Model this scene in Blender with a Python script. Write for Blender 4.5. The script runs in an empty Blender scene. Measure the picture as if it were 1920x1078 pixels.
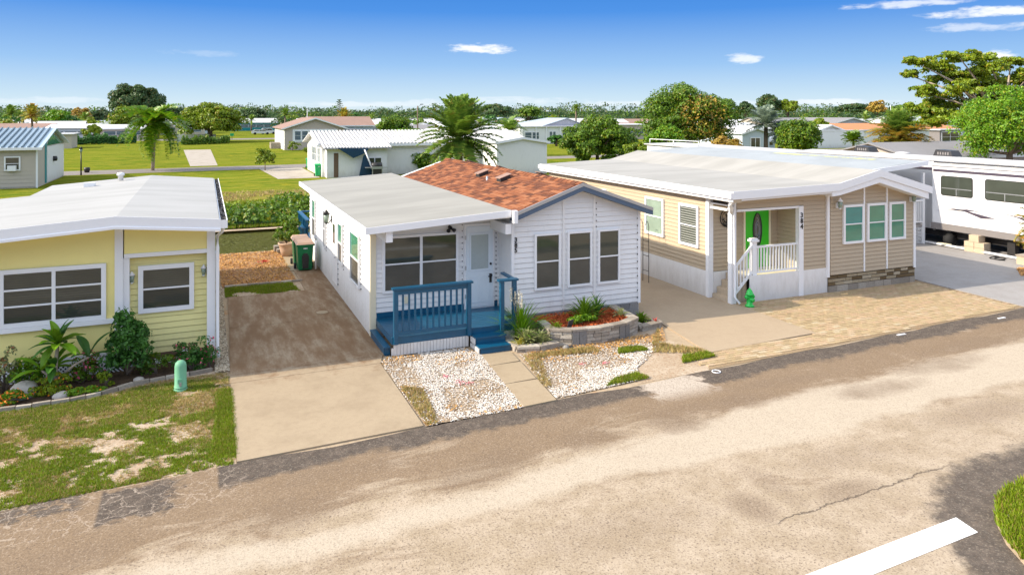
import bpy, math, random
import numpy as np
from mathutils import Vector, Matrix
random.seed(7); RNG = np.random.default_rng(7)
S = bpy.context.scene; COL = S.collection
R = math.radians
# ------------------------------------------------------------------ camera
CAM_H = 5.6; YAW = R(23); FPX = 1358.0; HOR = 216.0
cam_d = bpy.data.cameras.new('camera'); cam = bpy.data.objects.new('camera', cam_d); COL.objects.link(cam)
cam.location = (0, 0, CAM_H); cam.rotation_euler = (R(90), 0, -YAW)
cam_d.sensor_width = 36; cam_d.lens = FPX/1920*36; cam_d.shift_y = -(539-HOR)/1920
cam_d.clip_start = 0.1; cam_d.clip_end = 6000
S.camera = cam
# ------------------------------------------------------------------ sun + sky
SUNV = Vector((-1.577, 0.23, 1.0)).normalized()
sl = bpy.data.lights.new('sun', 'SUN'); sl.energy = 2.05; sl.angle = R(0.55); sl.color = (1.0, 0.88, 0.71)
sun = bpy.data.objects.new('sun', sl); COL.objects.link(sun); sun.rotation_euler = SUNV.to_track_quat('Z', 'Y').to_euler()
S.view_settings.view_transform = 'Standard'; S.view_settings.look = 'None'; S.view_settings.gamma = 1
S.view_settings.use_curve_mapping = False; S.view_settings.exposure = 1.60

class NT:
    """small helper to write node trees"""
    def __init__(s, tree): s.t = tree; s.n = tree.nodes; s.l = tree.links
    def put(s, sock, v):
        if isinstance(v, bpy.types.NodeSocket): s.l.new(v, sock)
        elif v is not None:
            if hasattr(sock.default_value, '__len__') and not hasattr(v, '__len__'): v = [v]*len(sock.default_value)
            if hasattr(v, '__len__') and len(sock.default_value) == 4 and len(v) == 3: v = (*v, 1)
            sock.default_value = v
    def m(s, op, a, b=0.5, c=0.5, clamp=False):
        x = s.n.new('ShaderNodeMath'); x.operation = op; x.use_clamp = clamp
        s.put(x.inputs[0], a); s.put(x.inputs[1], b); s.put(x.inputs[2], c); return x.outputs[0]
    def vm(s, op, a, b=(0, 0, 0)):
        x = s.n.new('ShaderNodeVectorMath'); x.operation = op; s.put(x.inputs[0], a); s.put(x.inputs[1], b); return x.outputs[0]
    def ss(s, v, a, b):
        x = s.n.new('ShaderNodeMapRange'); x.interpolation_type = 'SMOOTHSTEP'
        s.put(x.inputs[0], v); x.inputs[1].default_value = a; x.inputs[2].default_value = b; return x.outputs[0]
    def mix(s, f, a, b, mode='MIX'):
        x = s.n.new('ShaderNodeMix'); x.data_type = 'RGBA'; x.blend_type = mode
        s.put(x.inputs[0], f); s.put(x.inputs[6], a); s.put(x.inputs[7], b); return x.outputs[2]
    def noise(s, vec, scale, detail=3, rough=0.55, dist=0.0):
        x = s.n.new('ShaderNodeTexNoise'); s.put(x.inputs['Vector'], vec)
        x.inputs['Scale'].default_value = scale; x.inputs['Detail'].default_value = detail
        x.inputs['Roughness'].default_value = rough; x.inputs['Distortion'].default_value = dist; return x.outputs[0]
    def voro(s, vec, scale, feature='F1', out='Distance', rnd=1.0):
        x = s.n.new('ShaderNodeTexVoronoi'); x.feature = feature; s.put(x.inputs['Vector'], vec)
        x.inputs['Scale'].default_value = scale; x.inputs['Randomness'].default_value = rnd; return x.outputs[out]
    def ramp(s, f, stops, interp='LINEAR'):
        x = s.n.new('ShaderNodeValToRGB'); x.color_ramp.interpolation = interp; s.put(x.inputs[0], f)
        e = x.color_ramp.elements
        while len(e) < len(stops): e.new(0.5)
        for i, (p, c) in enumerate(stops): e[i].position = p; e[i].color = (*c, 1) if hasattr(c, '__len__') else (c, c, c, 1)
        return x.outputs[0]
    def sep(s, v):
        x = s.n.new('ShaderNodeSeparateXYZ'); s.put(x.inputs[0], v); return x.outputs
    def comb(s, a, b, c):
        x = s.n.new('ShaderNodeCombineXYZ'); s.put(x.inputs[0], a); s.put(x.inputs[1], b); s.put(x.inputs[2], c); return x.outputs[0]

world = bpy.data.worlds.new('World'); S.world = world; world.use_nodes = True
W = NT(world.node_tree); W.n.clear()
sky = W.n.new('ShaderNodeTexSky'); sky.sky_type = 'NISHITA'; sky.sun_disc = False
sky.sun_elevation = math.asin(SUNV.z); sky.sun_rotation = math.atan2(SUNV.x, SUNV.y)
sky.air_density = 1.0; sky.dust_density = 0.6; sky.ozone_density = 1.4
tc = W.n.new('ShaderNodeTexCoord').outputs['Generated']
sx, sy, sz = W.sep(W.vm('NORMALIZE', tc))
# clear polarised blue that deepens quickly above the pale horizon, as in the photograph
grad = W.ramp(W.m('MULTIPLY', sz, 5.0), [(0.0, (1.70, 1.95, 2.05)), (0.12, (1.35, 1.75, 2.05)), (0.34, (.76, 1.29, 2.02)), (0.70, (0.19, 0.68, 1.80)), (1.0, (0.09, 0.50, 1.55))])
hs = W.n.new('ShaderNodeHueSaturation'); W.put(hs.inputs['Color'], sky.outputs[0]); hs.inputs['Saturation'].default_value = .38; hs.inputs['Value'].default_value = 1.15
base = W.mix(W.ss(sz, 0.16, 0.55), grad, hs.outputs[0])
az = W.m('ARCTAN2', sx, sy); el = W.m('ARCSINE', sz)
cl_noise = W.noise(W.comb(W.m('MULTIPLY', az, 26), W.m('MULTIPLY', el, 90), 0), 1.0, 6, 0.62)
cloud = None
for px, py, w, h, k in ((903, 92, 66, 11, 1.0), (1393, 110, 32, 10, .75), (1876, 104, 24, 11, 1.0), (1890, 20, 120, 9, .9), (1700, 7, 100, 7, .7), (1830, 52, 70, 8, .5),
                        (385, 101, 60, 7, .16), (940, 184, 60, 3, .3), (100, 188, 120, 6, .3), (1540, 192, 130, 6, .55), (700, 196, 150, 6, .4), (940, 190, 180, 7, .4), (1150, 194, 90, 6, .45)):
    caz = YAW + math.atan((px-960)/FPX); cel = math.atan((HOR-py)/FPX*math.cos(caz-YAW)); 
    du = W.m('DIVIDE', W.m('SUBTRACT', az, caz), w/FPX); dv = W.m('DIVIDE', W.m('SUBTRACT', el, cel), h/FPX)
    q = W.m('ADD', W.m('MULTIPLY', du, du), W.m('MULTIPLY', dv, dv))
    mk = W.m('MULTIPLY', W.ss(W.m('ADD', q, W.m('MULTIPLY', W.m('SUBTRACT', cl_noise, 0.5), 4.5)), 1.15, -0.1), k)
    cloud = mk if cloud is None else W.m('MAXIMUM', cloud, mk)
base = W.mix(cloud, base, (2.35, 2.4, 2.45))
bg = W.n.new('ShaderNodeBackground'); W.put(bg.inputs[0], base); bg.inputs[1].default_value = 0.15
wo = W.n.new('ShaderNodeOutputWorld'); W.l.new(bg.outputs[0], wo.inputs[0])

# ------------------------------------------------------------------ materials
def new_mat(name):
    m = bpy.data.materials.new(name); m.use_nodes = True; t = NT(m.node_tree); t.n.clear()
    g = t.n.new('ShaderNodeNewGeometry'); t.pos = g.outputs['Position']; t.isl = g.outputs['Random Per Island']; t.mat = m
    return t
def finish(t, col, rough=0.7, bump=None, dist=0.01, strength=0.5, metal=0.0, spec=0.35, trans=0.0, coat=0.0, ior=None):
    p = t.n.new('ShaderNodeBsdfPrincipled'); o = t.n.new('ShaderNodeOutputMaterial')
    t.put(p.inputs['Base Color'], col); t.put(p.inputs['Roughness'], rough); t.put(p.inputs['Metallic'], metal)
    p.inputs['Specular IOR Level'].default_value = spec; p.inputs['Coat Weight'].default_value = coat
    if ior: p.inputs['IOR'].default_value = ior
    if bump is not None:
        b = t.n.new('ShaderNodeBump'); t.put(b.inputs['Height'], bump); b.inputs['Distance'].default_value = dist
        b.inputs['Strength'].default_value = strength; t.l.new(b.outputs[0], p.inputs['Normal'])
    if trans > 0:
        tr = t.n.new('ShaderNodeBsdfTranslucent'); t.put(tr.inputs[0], col)
        mx = t.n.new('ShaderNodeMixShader'); mx.inputs[0].default_value = trans
        t.l.new(p.outputs[0], mx.inputs[1]); t.l.new(tr.outputs[0], mx.inputs[2]); t.l.new(mx.outputs[0], o.inputs[0])
    else: t.l.new(p.outputs[0], o.inputs[0])
    return t.mat
def plain(name, c, rough=0.6, var=0.12, scale=3.0, fine=40, metal=0, spec=0.35, bump=0.15, isl=0.0, coat=0.0):
    t = new_mat(name); n = t.noise(t.pos, scale, 4, .6); f = t.noise(t.pos, fine, 2)
    k = t.m('ADD', t.m('MULTIPLY', t.m('SUBTRACT', n, .5), var*2), t.m('MULTIPLY', t.m('SUBTRACT', f, .5), var*.8))
    if isl: k = t.m('ADD', k, t.m('MULTIPLY', t.m('SUBTRACT', t.isl, .5), isl*2))
    col = t.mix(1.0, c, t.comb(*[t.m('ADD', k, 1.0)]*3), 'MULTIPLY')
    return finish(t, col, rough, f if bump else None, .004, bump, metal, spec, coat=coat)
def weathered(name, c, rough=.5, h=.9, amt=.35):
    t = new_mat(name); x, y, z = t.sep(t.pos); n = t.noise(t.vm('MULTIPLY', t.pos, (3, 3, .8)), 1.6, 5, .7); f = t.noise(t.pos, 22, 3, .7); w = t.noise(t.pos, .8, 3)
    d = t.m('MULTIPLY', t.ss(t.m('ADD', z, t.m('MULTIPLY', t.m('SUBTRACT', n, .5), 1.6)), h, -.1), amt); g = t.mix(d, c, (.30, .24, .17))
    g = t.mix(t.m('MULTIPLY', t.ss(n, .52, .75), .16), g, (.45, .42, .36)); g = t.mix(t.m('MULTIPLY', w, .10), g, (.6, .58, .54)); g = t.mix(t.m('MULTIPLY', t.ss(f, .62, .75), .10), g, (.35, .3, .25))
    return finish(t, g, rough, f, .003, .2, spec=.35)
def leafmat(name, dark, light, other=None, amt=0.12, trans=0.28, nscale=0.6):
    t = new_mat(name); dark = tuple(v*1.35 for v in dark); light = tuple(min(.6, v*1.45) for v in light)
    n = t.noise(t.pos, nscale, 3, .6)
    k = t.m('ADD', t.m('MULTIPLY', t.isl, .6), t.m('MULTIPLY', t.m('SUBTRACT', n, .3), 1.1), clamp=True)
    col = t.mix(k, dark, light)
    if other:
        o = t.m('GREATER_THAN', t.m('FRACT', t.m('MULTIPLY', t.isl, 17.3)), 1-amt); col = t.mix(o, col, other)
    return finish(t, col, .45, spec=.4, trans=trans)

M = {}
M['white'] = plain('white_vinyl', (.80, .79, .77), .5, .03)
M['white_trim'] = plain('white_trim_paint', (.82, .82, .82), .45, .03)
M['cream_trim'] = plain('cream_trim', (.78, .70, .50), .5, .04)
M['yellow'] = plain('yellow_paint', (.90, .78, .30), .6, .05, 1.2)
M['yellow_siding'] = plain('yellow_vinyl_siding', (.86, .77, .32), .55, .05)
M['tan'] = plain('tan_vinyl_siding', (.52, .415, .315), .55, .05)
M['tan_panel'] = plain('tan_trim', (.62, .54, .40), .55, .05)
M['blue'] = plain('blue_deck_paint', (.003, .078, .155), .32, .25, 4, 30, spec=.5, bump=.3)
M['blue_edge'] = plain('slate_blue_trim', (.09, .13, .19), .5, .08)
M['black'] = plain('black_metal', (.02, .02, .02), .4, .1)
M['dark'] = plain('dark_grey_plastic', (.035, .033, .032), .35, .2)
M['green_bin'] = plain('green_bin_plastic', (.012, .18, .065), .4, .15)
M['far_green'] = plain('bright_green_plastic', (.02, .36, .12), .4, .15)
M['peach'] = plain('faded_peach_lid', (.62, .40, .27), .6, .12)
M['lime'] = plain('lime_green_door_paint', (.045, .52, .02), .35, .04)
M['hydrant'] = plain('glossy_green_paint', (.01, .50, .06), .25, .06, spec=.6)
M['pedestal'] = plain('pale_green_plastic', (.17, .42, .25), .55, .08)
M['door'] = plain('pale_door_paint', (.68, .74, .78), .4, .03)
M['doorgrey'] = plain('frosted_door_glass', (.36, .42, .42), .18, .12, 5, spec=.6)
M['brown'] = plain('brown_board', (.16, .10, .065), .7, .2)
M['terracotta'] = plain('pale_terracotta', (.52, .36, .25), .8, .12)
M['bark'] = plain('grey_brown_bark', (.19, .14, .10), .9, .35, 8, bump=.6)
M['palebark'] = plain('pale_bark', (.42, .34, .26), .9, .3, 6, bump=.6)
M['steel'] = plain('galvanised_metal', (.45, .46, .47), .35, .1, metal=.6)
M['rvwhite'] = plain('white_gelcoat', (.80, .79, .78), .25, .03, spec=.5, coat=.3)
M['rvroof'] = plain('off_white_roof_membrane', (0.528, 0.512, 0.496), .6, .1, .8)
M['rvgrey'] = plain('grey_lower_skirt', (.22, .20, .19), .4, .1)
M['rvdark'] = plain('dark_plum_graphic', (.075, .06, .08), .35, .1)
M['block'] = plain('tan_concrete_block', (.50, .40, .28), .9, .15, 6)
M['rock'] = plain('pale_field_rock', (.48, .44, .38), .9, .2, 6, bump=.6)
M['tarp'] = plain('dark_blue_tarp', (.01, .045, .09), .5, .25, 4)
M['blind'] = plain('white_blind', (.40, .41, .37), .6, .05)
M['teal'] = plain('teal_paint', (.02, .25, .26), .5, .08)
M['bluegrey'] = plain('blue_grey_siding', (.50, .56, .60), .6, .05)
M['lav'] = plain('grey_gable_siding', (.40, .40, .44), .6, .05)
M['greige'] = plain('greige_siding', (.50, .42, .36), .6, .05)
M['shed'] = plain('shed_beige_siding', (.50, .44, .36), .6, .05)
M['roofw'] = plain('white_roof_far', (0.612, 0.603, 0.595), .6, .06, .3)
M['roofg'] = plain('grey_shingle_roof', (.24, .23, .23), .85, .15, .5, 6)
M['roofb'] = plain('brown_shingle_roof', (.30, .19, .145), .85, .15, .5, 6)
M['roofo'] = plain('orange_roof', (.52, .22, .09), .8, .12, .5, 6)
M['roofblue'] = plain('pale_blue_roof', (.38, .44, .50), .6, .1, .5, 6)
M['roofgreen'] = plain('pale_green_grey_roof', (.40, .44, .42), .7, .12, .5, 6)
M['screenroof'] = plain('weathered_aluminium_roof', (.34, .36, .36), .55, .22, .7, 6)
M['metalroof'] = plain('pale_blue_metal_roof', (.44, .56, .62), .35, .06, metal=.2)
M['metalrib'] = plain('grey_blue_rib', (.10, .15, .19), .5, .06)
M['car_white'] = plain('white_car_paint', (.70, .70, .70), .25, .04, coat=.5)
M['tyre'] = plain('tyre_rubber', (.02, .02, .02), .8, .1)
M['orange'] = plain('orange_flower', (.75, .22, .02), .6, .2); M['pink'] = plain('pink_flower', (.70, .12, .20), .6, .2)
M['redleaf'] = plain('red_leaf_litter', (.55, .06, .03), .7, .2); M['dryleaf'] = plain('dry_leaf_litter', (.50, .27, .08), .8, .2, isl=.4)
M['white'] = weathered('weathered_white_vinyl', (.80, .79, .77)); M['yellow_siding'] = weathered('weathered_yellow_vinyl', (.86, .77, .32), .55, .7, .3); M['tan'] = weathered('weathered_tan_vinyl', (.47, .37, .245), .55, .9, .25)
# glass: dark interior, clear reflections
def glass(name, c, rough=.04, ior=1.9, streak=0.0):
    t = new_mat(name); n = t.noise(t.vm('MULTIPLY', t.pos, (1, 1, 14 if streak else 1.5)), 1.6, 3)
    return finish(t, t.mix(n, c, tuple(v*1.9 for v in c)), rough, t.noise(t.pos, .9, 1), .02, .12, 0, .5, ior=ior)
M['glass'] = glass('dark_window_glass', (.038, .044, .034), .05, 1.65); M['glass_low'] = glass('insect_screen_glass', (.058, .056, .047), .25, 1.5)
M['glass_green'] = glass('green_reflection_tinted_glass', (.04, .17, .11), .06, 1.8)  # green and teal reflections are put into the base colour
M['glass_teal'] = glass('teal_reflection_tinted_glass', (.01, .16, .15), .06, 1.8)
M['glass_pale'] = glass('pale_green_glass', (.17, .22, .17), .1, 1.6)  # pale grey green base colour for panes and lamp glass
M['glass_far'] = glass('far_window_glass', (.06, .09, .11), .1, 1.6)
# foliage
M['leaf_dark'] = leafmat('dark_green_leaves', (.012, .045, .010), (.06, .17, .02), nscale=.9)
M['leaf_mid'] = leafmat('mid_green_leaves', (.022, .065, .008), (.13, .22, .008), (.22, .24, .015), .1)
M['leaf_yel'] = leafmat('yellow_green_leaves', (.05, .10, .008), (.22, .28, .008), (.32, .26, .02), .08)
M['leaf_bright'] = leafmat('bright_green_leaves', (.04, .13, .008), (.16, .29, .006), (.26, .30, .012), .15)
M['leaf_orange'] = leafmat('orange_autumn_leaves', (.16, .10, .02), (.55, .26, .04), (.40, .30, .04), .3)
M['leaf_far'] = leafmat('far_green_leaves', (.018, .05, .018), (.075, .125, .035), (.16, .14, .04), .1, nscale=.05)
M['palm'] = leafmat('palm_fronds', (.045, .10, .015), (.22, .32, .045), (.28, .26, .05), .08)
M['palm_yel'] = leafmat('yellowing_palm_fronds', (.10, .13, .02), (.45, .36, .05), (.55, .30, .04), .25)
M['palm_silver'] = leafmat('silver_green_palm_fronds', (.10, .14, .10), (.34, .40, .30))
M['grass'] = leafmat('lawn_grass_blades', (.075, .125, .004), (.19, .25, .010), (.32, .24, .06), .16, nscale=1.8)
M['grass_dry'] = leafmat('dry_straw_grass', (.20, .12, .05), (.50, .33, .13), (.20, .24, .04), .12, nscale=2)
M['varieg'] = leafmat('variegated_ground_leaves', (.06, .10, .03), (.38, .38, .16), (.30, .14, .05), .15)

# ------------------------------------------------------------------ mesh helpers
def link(o, parent=None):
    COL.objects.link(o)
    if parent is not None: o.parent = parent
    return o
def origin_of(p):
    v = Vector((0, 0, 0))
    while p is not None: v += Vector(p.location); p = p.parent
    return v
def tag(o, label=None, cat=None, group=None, kind=None):
    if label: o['label'] = label
    if cat: o['category'] = cat
    if group: o['group'] = group
    if kind: o['kind'] = kind
    return o
def thing(name, loc, label, cat, group=None):
    o = bpy.data.objects.new(name, None); o.location = loc; o.empty_display_size = .2; link(o)
    return tag(o, label, cat, group)
class Pl:
    """a wall plane: F faces -y, L faces -x, R faces +x, B faces +y; (u along, n outward, z up)"""
    def __init__(s, face, c): s.face = face; s.c = c
    def __call__(s, u, n, z):
        return {'F': (u, s.c-n, z), 'B': (u, s.c+n, z), 'L': (s.c-n, u, z), 'R': (s.c+n, u, z)}[s.face]
class MB:
    def __init__(s): s.v = []; s.f = []; s.sm = []
    def add(s, vs, fs, smooth=False):
        b = len(s.v); s.v += [tuple(v) for v in vs]; s.f += [tuple(b+i for i in f) for f in fs]; s.sm += [smooth]*len(fs); return s
    def box(s, x0, x1, y0, y1, z0, z1):
        return s.add([(x, y, z) for z in (z0, z1) for y in (y0, y1) for x in (x0, x1)],
                     [(0, 2, 3, 1), (4, 5, 7, 6), (0, 1, 5, 4), (2, 6, 7, 3), (0, 4, 6, 2), (1, 3, 7, 5)])
    def pbox(s, pl, u0, u1, n0, n1, z0, z1):
        a = pl(u0, n0, z0); b = pl(u1, n1, z1)
        return s.box(min(a[0], b[0]), max(a[0], b[0]), min(a[1], b[1]), max(a[1], b[1]), z0, z1)
    def ring(s, pl, u0, u1, z0, z1, w, n0, n1, wb=None):
        wb = w if wb is None else wb
        s.pbox(pl, u0, u1, n0, n1, z1-w, z1); s.pbox(pl, u0, u1, n0, n1, z0, z0+wb)
        s.pbox(pl, u0, u0+w, n0, n1, z0+wb, z1-w); s.pbox(pl, u1-w, u1, n0, n1, z0+wb, z1-w); return s
    def prism(s, pl, pts, n0, n1):
        k = len(pts); vs = [pl(u, n0, z) for u, z in pts]+[pl(u, n1, z) for u, z in pts]
        return s.add(vs, [tuple(range(k)), tuple(range(2*k-1, k-1, -1))]+[(i, i+k, (i+1) % k+k, (i+1) % k) for i in range(k)])
    def slab(s, pts, th):
        k = len(pts); vs = list(pts)+[(x, y, z-th) for x, y, z in pts]
        return s.add(vs, [tuple(range(k)), tuple(range(2*k-1, k-1, -1))]+[(i, i+k, (i+1) % k+k, (i+1) % k) for i in range(k)])
    def tube(s, pts, rad, n=8, cap=True):
        pts = [Vector(p) for p in pts]; rad = rad if hasattr(rad, '__len__') else [rad]*len(pts); b = []
        for i, p in enumerate(pts):
            d = (pts[min(i+1, len(pts)-1)]-pts[max(i-1, 0)]).normalized()
            a = d.orthogonal().normalized() if abs(d.z) > .9 else d.cross(Vector((0, 0, 1))).normalized(); c = d.cross(a)
            b += [p+(a*math.cos(t)+c*math.sin(t))*rad[i] for t in [2*math.pi*j/n for j in range(n)]]
        f = [(i*n+j, i*n+(j+1) % n, (i+1)*n+(j+1) % n, (i+1)*n+j) for i in range(len(pts)-1) for j in range(n)]
        if cap: f += [tuple(range(n-1, -1, -1)), tuple((len(pts)-1)*n+j for j in range(n))]
        return s.add(b, f, True)
    def lathe(s, cx, cy, prof, n=20):
        b = [(cx+r*math.cos(2*math.pi*j/n), cy+r*math.sin(2*math.pi*j/n), z) for r, z in prof for j in range(n)]
        f = [(i*n+j, i*n+(j+1) % n, (i+1)*n+(j+1) % n, (i+1)*n+j) for i in range(len(prof)-1) for j in range(n)]
        return s.add(b, f+[tuple(range(n-1, -1, -1)), tuple((len(prof)-1)*n+j for j in range(n))], True)
    def build(s, name, mat, parent=None, kind=None, label=None):
        o0 = origin_of(parent); me = bpy.data.meshes.new(name)
        me.from_pydata([(x-o0.x, y-o0.y, z-o0.z) for x, y, z in s.v], [], s.f)
        me.polygons.foreach_set('use_smooth', s.sm); me.materials.append(mat if isinstance(mat, bpy.types.Material) else M[mat])
        o = bpy.data.objects.new(name, me); link(o, parent)
        if kind: o['kind'] = kind
        if label: o['label'] = label
        return o
def fixn(o):
    import bmesh
    b = bmesh.new(); b.from_mesh(o.data); bmesh.ops.recalc_face_normals(b, faces=b.faces); b.to_mesh(o.data); b.free(); return o
def npmesh(name, V, F, mat, parent=None, smooth=False, kind=None):
    o0 = origin_of(parent); V = np.asarray(V, float)-np.array(o0); F = np.asarray(F, np.int32)
    me = bpy.data.meshes.new(name); k = F.shape[1]
    me.vertices.add(len(V)); me.vertices.foreach_set('co', V.ravel().astype(np.float32))
    me.loops.add(F.size); me.loops.foreach_set('vertex_index', F.ravel())
    me.polygons.add(len(F)); me.polygons.foreach_set('loop_start', np.arange(0, F.size, k, dtype=np.int32))
    me.polygons.foreach_set('loop_total', np.full(len(F), k, np.int32))
    me.polygons.foreach_set('use_smooth', np.full(len(F), smooth)); me.update(calc_edges=True); me.validate()
    me.materials.append(M[mat] if isinstance(mat, str) else mat)
    o = bpy.data.objects.new(name, me); link(o, parent)
    if kind: o['kind'] = kind
    return o
def scatter(tv, tf, P, T):
    tv = np.asarray(tv, float); tf = np.asarray(tf, int); N = len(P)
    V = np.einsum('nij,mj->nmi', T, tv)+np.asarray(P)[:, None, :]
    F = tf[None]+(np.arange(N)*len(tv))[:, None, None]
    return V.reshape(-1, 3), F.reshape(-1, tf.shape[1])
def rotz(a):
    c, s = np.cos(a), np.sin(a); z = np.zeros_like(a); o = np.ones_like(a)
    return np.stack([np.stack([c, -s, z], -1), np.stack([s, c, z], -1), np.stack([z, z, o], -1)], -2)
def frames(nrm, spin):
    n = nrm/np.linalg.norm(nrm, axis=1, keepdims=True); a = np.cross(n, RNG.normal(size=n.shape)); a /= np.linalg.norm(a, axis=1, keepdims=True)
    return np.stack([a, np.cross(n, a), n], -1)
LEAF_V = [(-.5, 0, 0), (0, -.28, .06), (.5, 0, 0), (0, .28, .06)]; LEAF_F = [(0, 1, 2, 3)]
BLADE_V = [(-.14, 0, 0), (.14, 0, 0), (.03, .25, 1.0), (0, .02, 0), (.3, 0, .0), (.55, -.3, .8), (-.25, .1, 0), (-.02, .1, 0), (-.5, .1, .85)]
BLADE_F = [(0, 1, 2), (3, 4, 5), (6, 7, 8)]
STONE_V = [(1, 0, 0), (-1, 0, 0), (0, 1, 0), (0, -1, 0), (0, 0, 1), (0, 0, -1), (.62, .62, .5), (-.62, -.6, .5), (.6, -.62, .45), (-.6, .62, .45)]
STONE_F = [(4, 6, 9), (4, 9, 7), (4, 7, 8), (4, 8, 6), (0, 6, 8), (1, 7, 9), (2, 9, 6), (3, 8, 7), (0, 2, 6), (2, 1, 9), (1, 3, 7), (3, 0, 8), (5, 2, 0), (5, 1, 2), (5, 3, 1), (5, 0, 3)]
def leafcloud(name, P, Nrm, size, mat, parent=None, kind=None, jit=.5):
    P = np.asarray(P); Nn = np.asarray(Nrm)+RNG.normal(size=P.shape)*jit
    T = frames(Nn, 0)*(size*RNG.uniform(.6, 1.4, len(P)))[:, None, None]
    V, F = scatter(LEAF_V, LEAF_F, P, T); return npmesh(name, V, F, mat, parent, kind=kind)
def inpoly(x, y, poly):
    c = np.zeros(len(x), bool); n = len(poly)
    for i in range(n):
        x0, y0 = poly[i]; x1, y1 = poly[(i+1) % n]
        m = ((y0 > y) != (y1 > y)) & (x < (x1-x0)*(y-y0)/(y1-y0+1e-12)+x0); c ^= m
    return c
def vnoise(x, y, s, seed=0):
    """cheap smooth value noise for placing tufts"""
    g = np.random.default_rng(seed).random((64, 64)); X = x*s; Y = y*s; i = np.floor(X).astype(int); j = np.floor(Y).astype(int)
    fx = X-i; fy = Y-j; fx = fx*fx*(3-2*fx); fy = fy*fy*(3-2*fy); a = lambda p, q: g[p % 64, q % 64]
    return (a(i, j)*(1-fx)+a(i+1, j)*fx)*(1-fy)+(a(i, j+1)*(1-fx)+a(i+1, j+1)*fx)*fy
def tufts(name, poly, n, h, mat, z=0.0, thresh=None, seed=1, scale=1.0, w=1.0, parent=None):
    xs = [p[0] for p in poly]; ys = [p[1] for p in poly]
    x = RNG.uniform(min(xs), max(xs), n); y = RNG.uniform(min(ys), max(ys), n); k = inpoly(x, y, poly)
    if thresh is not None:
        q = vnoise(x, y, scale, seed)*.6+vnoise(x, y, scale*3.1, seed+1)*.4; k &= (q+RNG.normal(size=n)*.075) > thresh
    x = x[k]; y = y[k]; m = len(x); T = rotz(RNG.uniform(0, 6.28, m))
    sc = h*RNG.uniform(.5, 1.3, m); T = T*np.stack([sc*w, sc*w, sc], -1)[:, None, :]
    V, F = scatter(BLADE_V, BLADE_F, np.stack([x, y, np.full(m, z)], -1), T); o = npmesh(name, V, F, mat, parent, kind='stuff'); return o
def at(px, py, z=0.0):
    """the point at height z seen in that direction (survey of the photograph)"""
    t = (CAM_H-z)*FPX/(py-HOR); a = (px-960)/FPX
    return t*(a*math.cos(YAW)+math.sin(YAW)), t*(-a*math.sin(YAW)+math.cos(YAW))
def far(px, d):
    a = (px-960)/FPX; return d*(a*math.cos(YAW)+math.sin(YAW)), d*(-a*math.sin(YAW)+math.cos(YAW))
def zat(py, d): return CAM_H-d*(py-HOR)/FPX
def flat(name, poly, z, mat, kind='structure', th=None, label=None):
    m = MB()
    if th: m.slab([(x, y, z) for x, y in poly], th)
    else: m.add([(x, y, z) for x, y in poly], [tuple(range(len(poly)))])
    o = m.build(name, mat); o['kind'] = kind; fixn(o)
    if not th and o.data.polygons[0].normal.z < 0: o.data.flip_normals()
    return o
def text(s, loc, size, mat, parent, pl='F', ext=.008, name='number'):
    c = bpy.data.curves.new(name, 'FONT'); c.body = s; c.size = size; c.extrude = ext; c.align_x = 'CENTER'; c.resolution_u = 3; c.offset = size*.018
    t = bpy.data.objects.new('tmp', c); COL.objects.link(t); dg = bpy.context.evaluated_depsgraph_get()
    me = bpy.data.meshes.new_from_object(t.evaluated_get(dg)); bpy.data.objects.remove(t); me.materials.clear(); me.materials.append(M[mat])
    o = bpy.data.objects.new(name, me); link(o, parent); o.location = Vector(loc)-origin_of(parent); o.rotation_euler = (R(90), 0, 0 if pl == 'F' else -R(90)); return o

# ------------------------------------------------------------------ ground materials
def gnoise(t, s, d=4, r=.6, off=0): return t.noise(t.vm('ADD', t.pos, (off, off*1.7, 0)), s, d, r)
def m_ground():
    t = new_mat('ground_grass_and_sand'); x, y, z = t.sep(t.pos)
    a = gnoise(t, .11, 4, .65); b = gnoise(t, .7, 4, .7, 9); c = gnoise(t, 5, 3, .7, 3); st = t.noise(t.vm('MULTIPLY', t.pos, (1, 3.4, 1)), .35, 4, .65)
    g = t.mix(t.ss(a, .35, .65), (.075, .125, .012), (.15, .19, .018)); g = t.mix(t.ss(st, .42, .60), g, (.24, .225, .03)); g = t.mix(t.ss(b, .56, .70), g, (.28, .24, .02)); dd_ = t.noise(t.vm('MULTIPLY', t.pos, (.35, 1.2, 1)), .5, 5, .7); g = t.mix(t.m('MULTIPLY', t.ss(dd_, .5, .66), .6), g, (.045, .10, .002))
    g = t.mix(t.m('MULTIPLY', t.ss(c, .45, .7), .5), g, (.07, .11, .01)); w2 = t.noise(t.vm('MULTIPLY', t.pos, (.8, 2.2, 1)), 1.5, 5, .8); g = t.mix(t.m('MULTIPLY', t.ss(w2, .52, .68), .55), g, (.27, .225, .06)); g = t.mix(t.m('MULTIPLY', t.ss(w2, .46, .34), .5), g, (.08, .15, .006))
    # rough dry strip on the far bank of the canal
    dry = t.m('MULTIPLY', t.ss(y, 60, 43), t.ss(b, .2, .55)); g = t.mix(t.m('MULTIPLY', dry, .8), g, (.36, .25, .09))
    sand = t.mix(c, (.30, .22, .14), (.50, .40, .28)); sand = t.mix(t.ss(b, .55, .7), sand, (.42, .22, .09))
    near = t.ss(y, 33.5, 31.5); g = t.mix(near, g, sand)
    far_ = t.ss(y, 180, 420); g = t.mix(far_, g, (.05, .085, .02))
    return finish(t, g, .95, c, .05, .6, spec=0.0)
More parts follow.
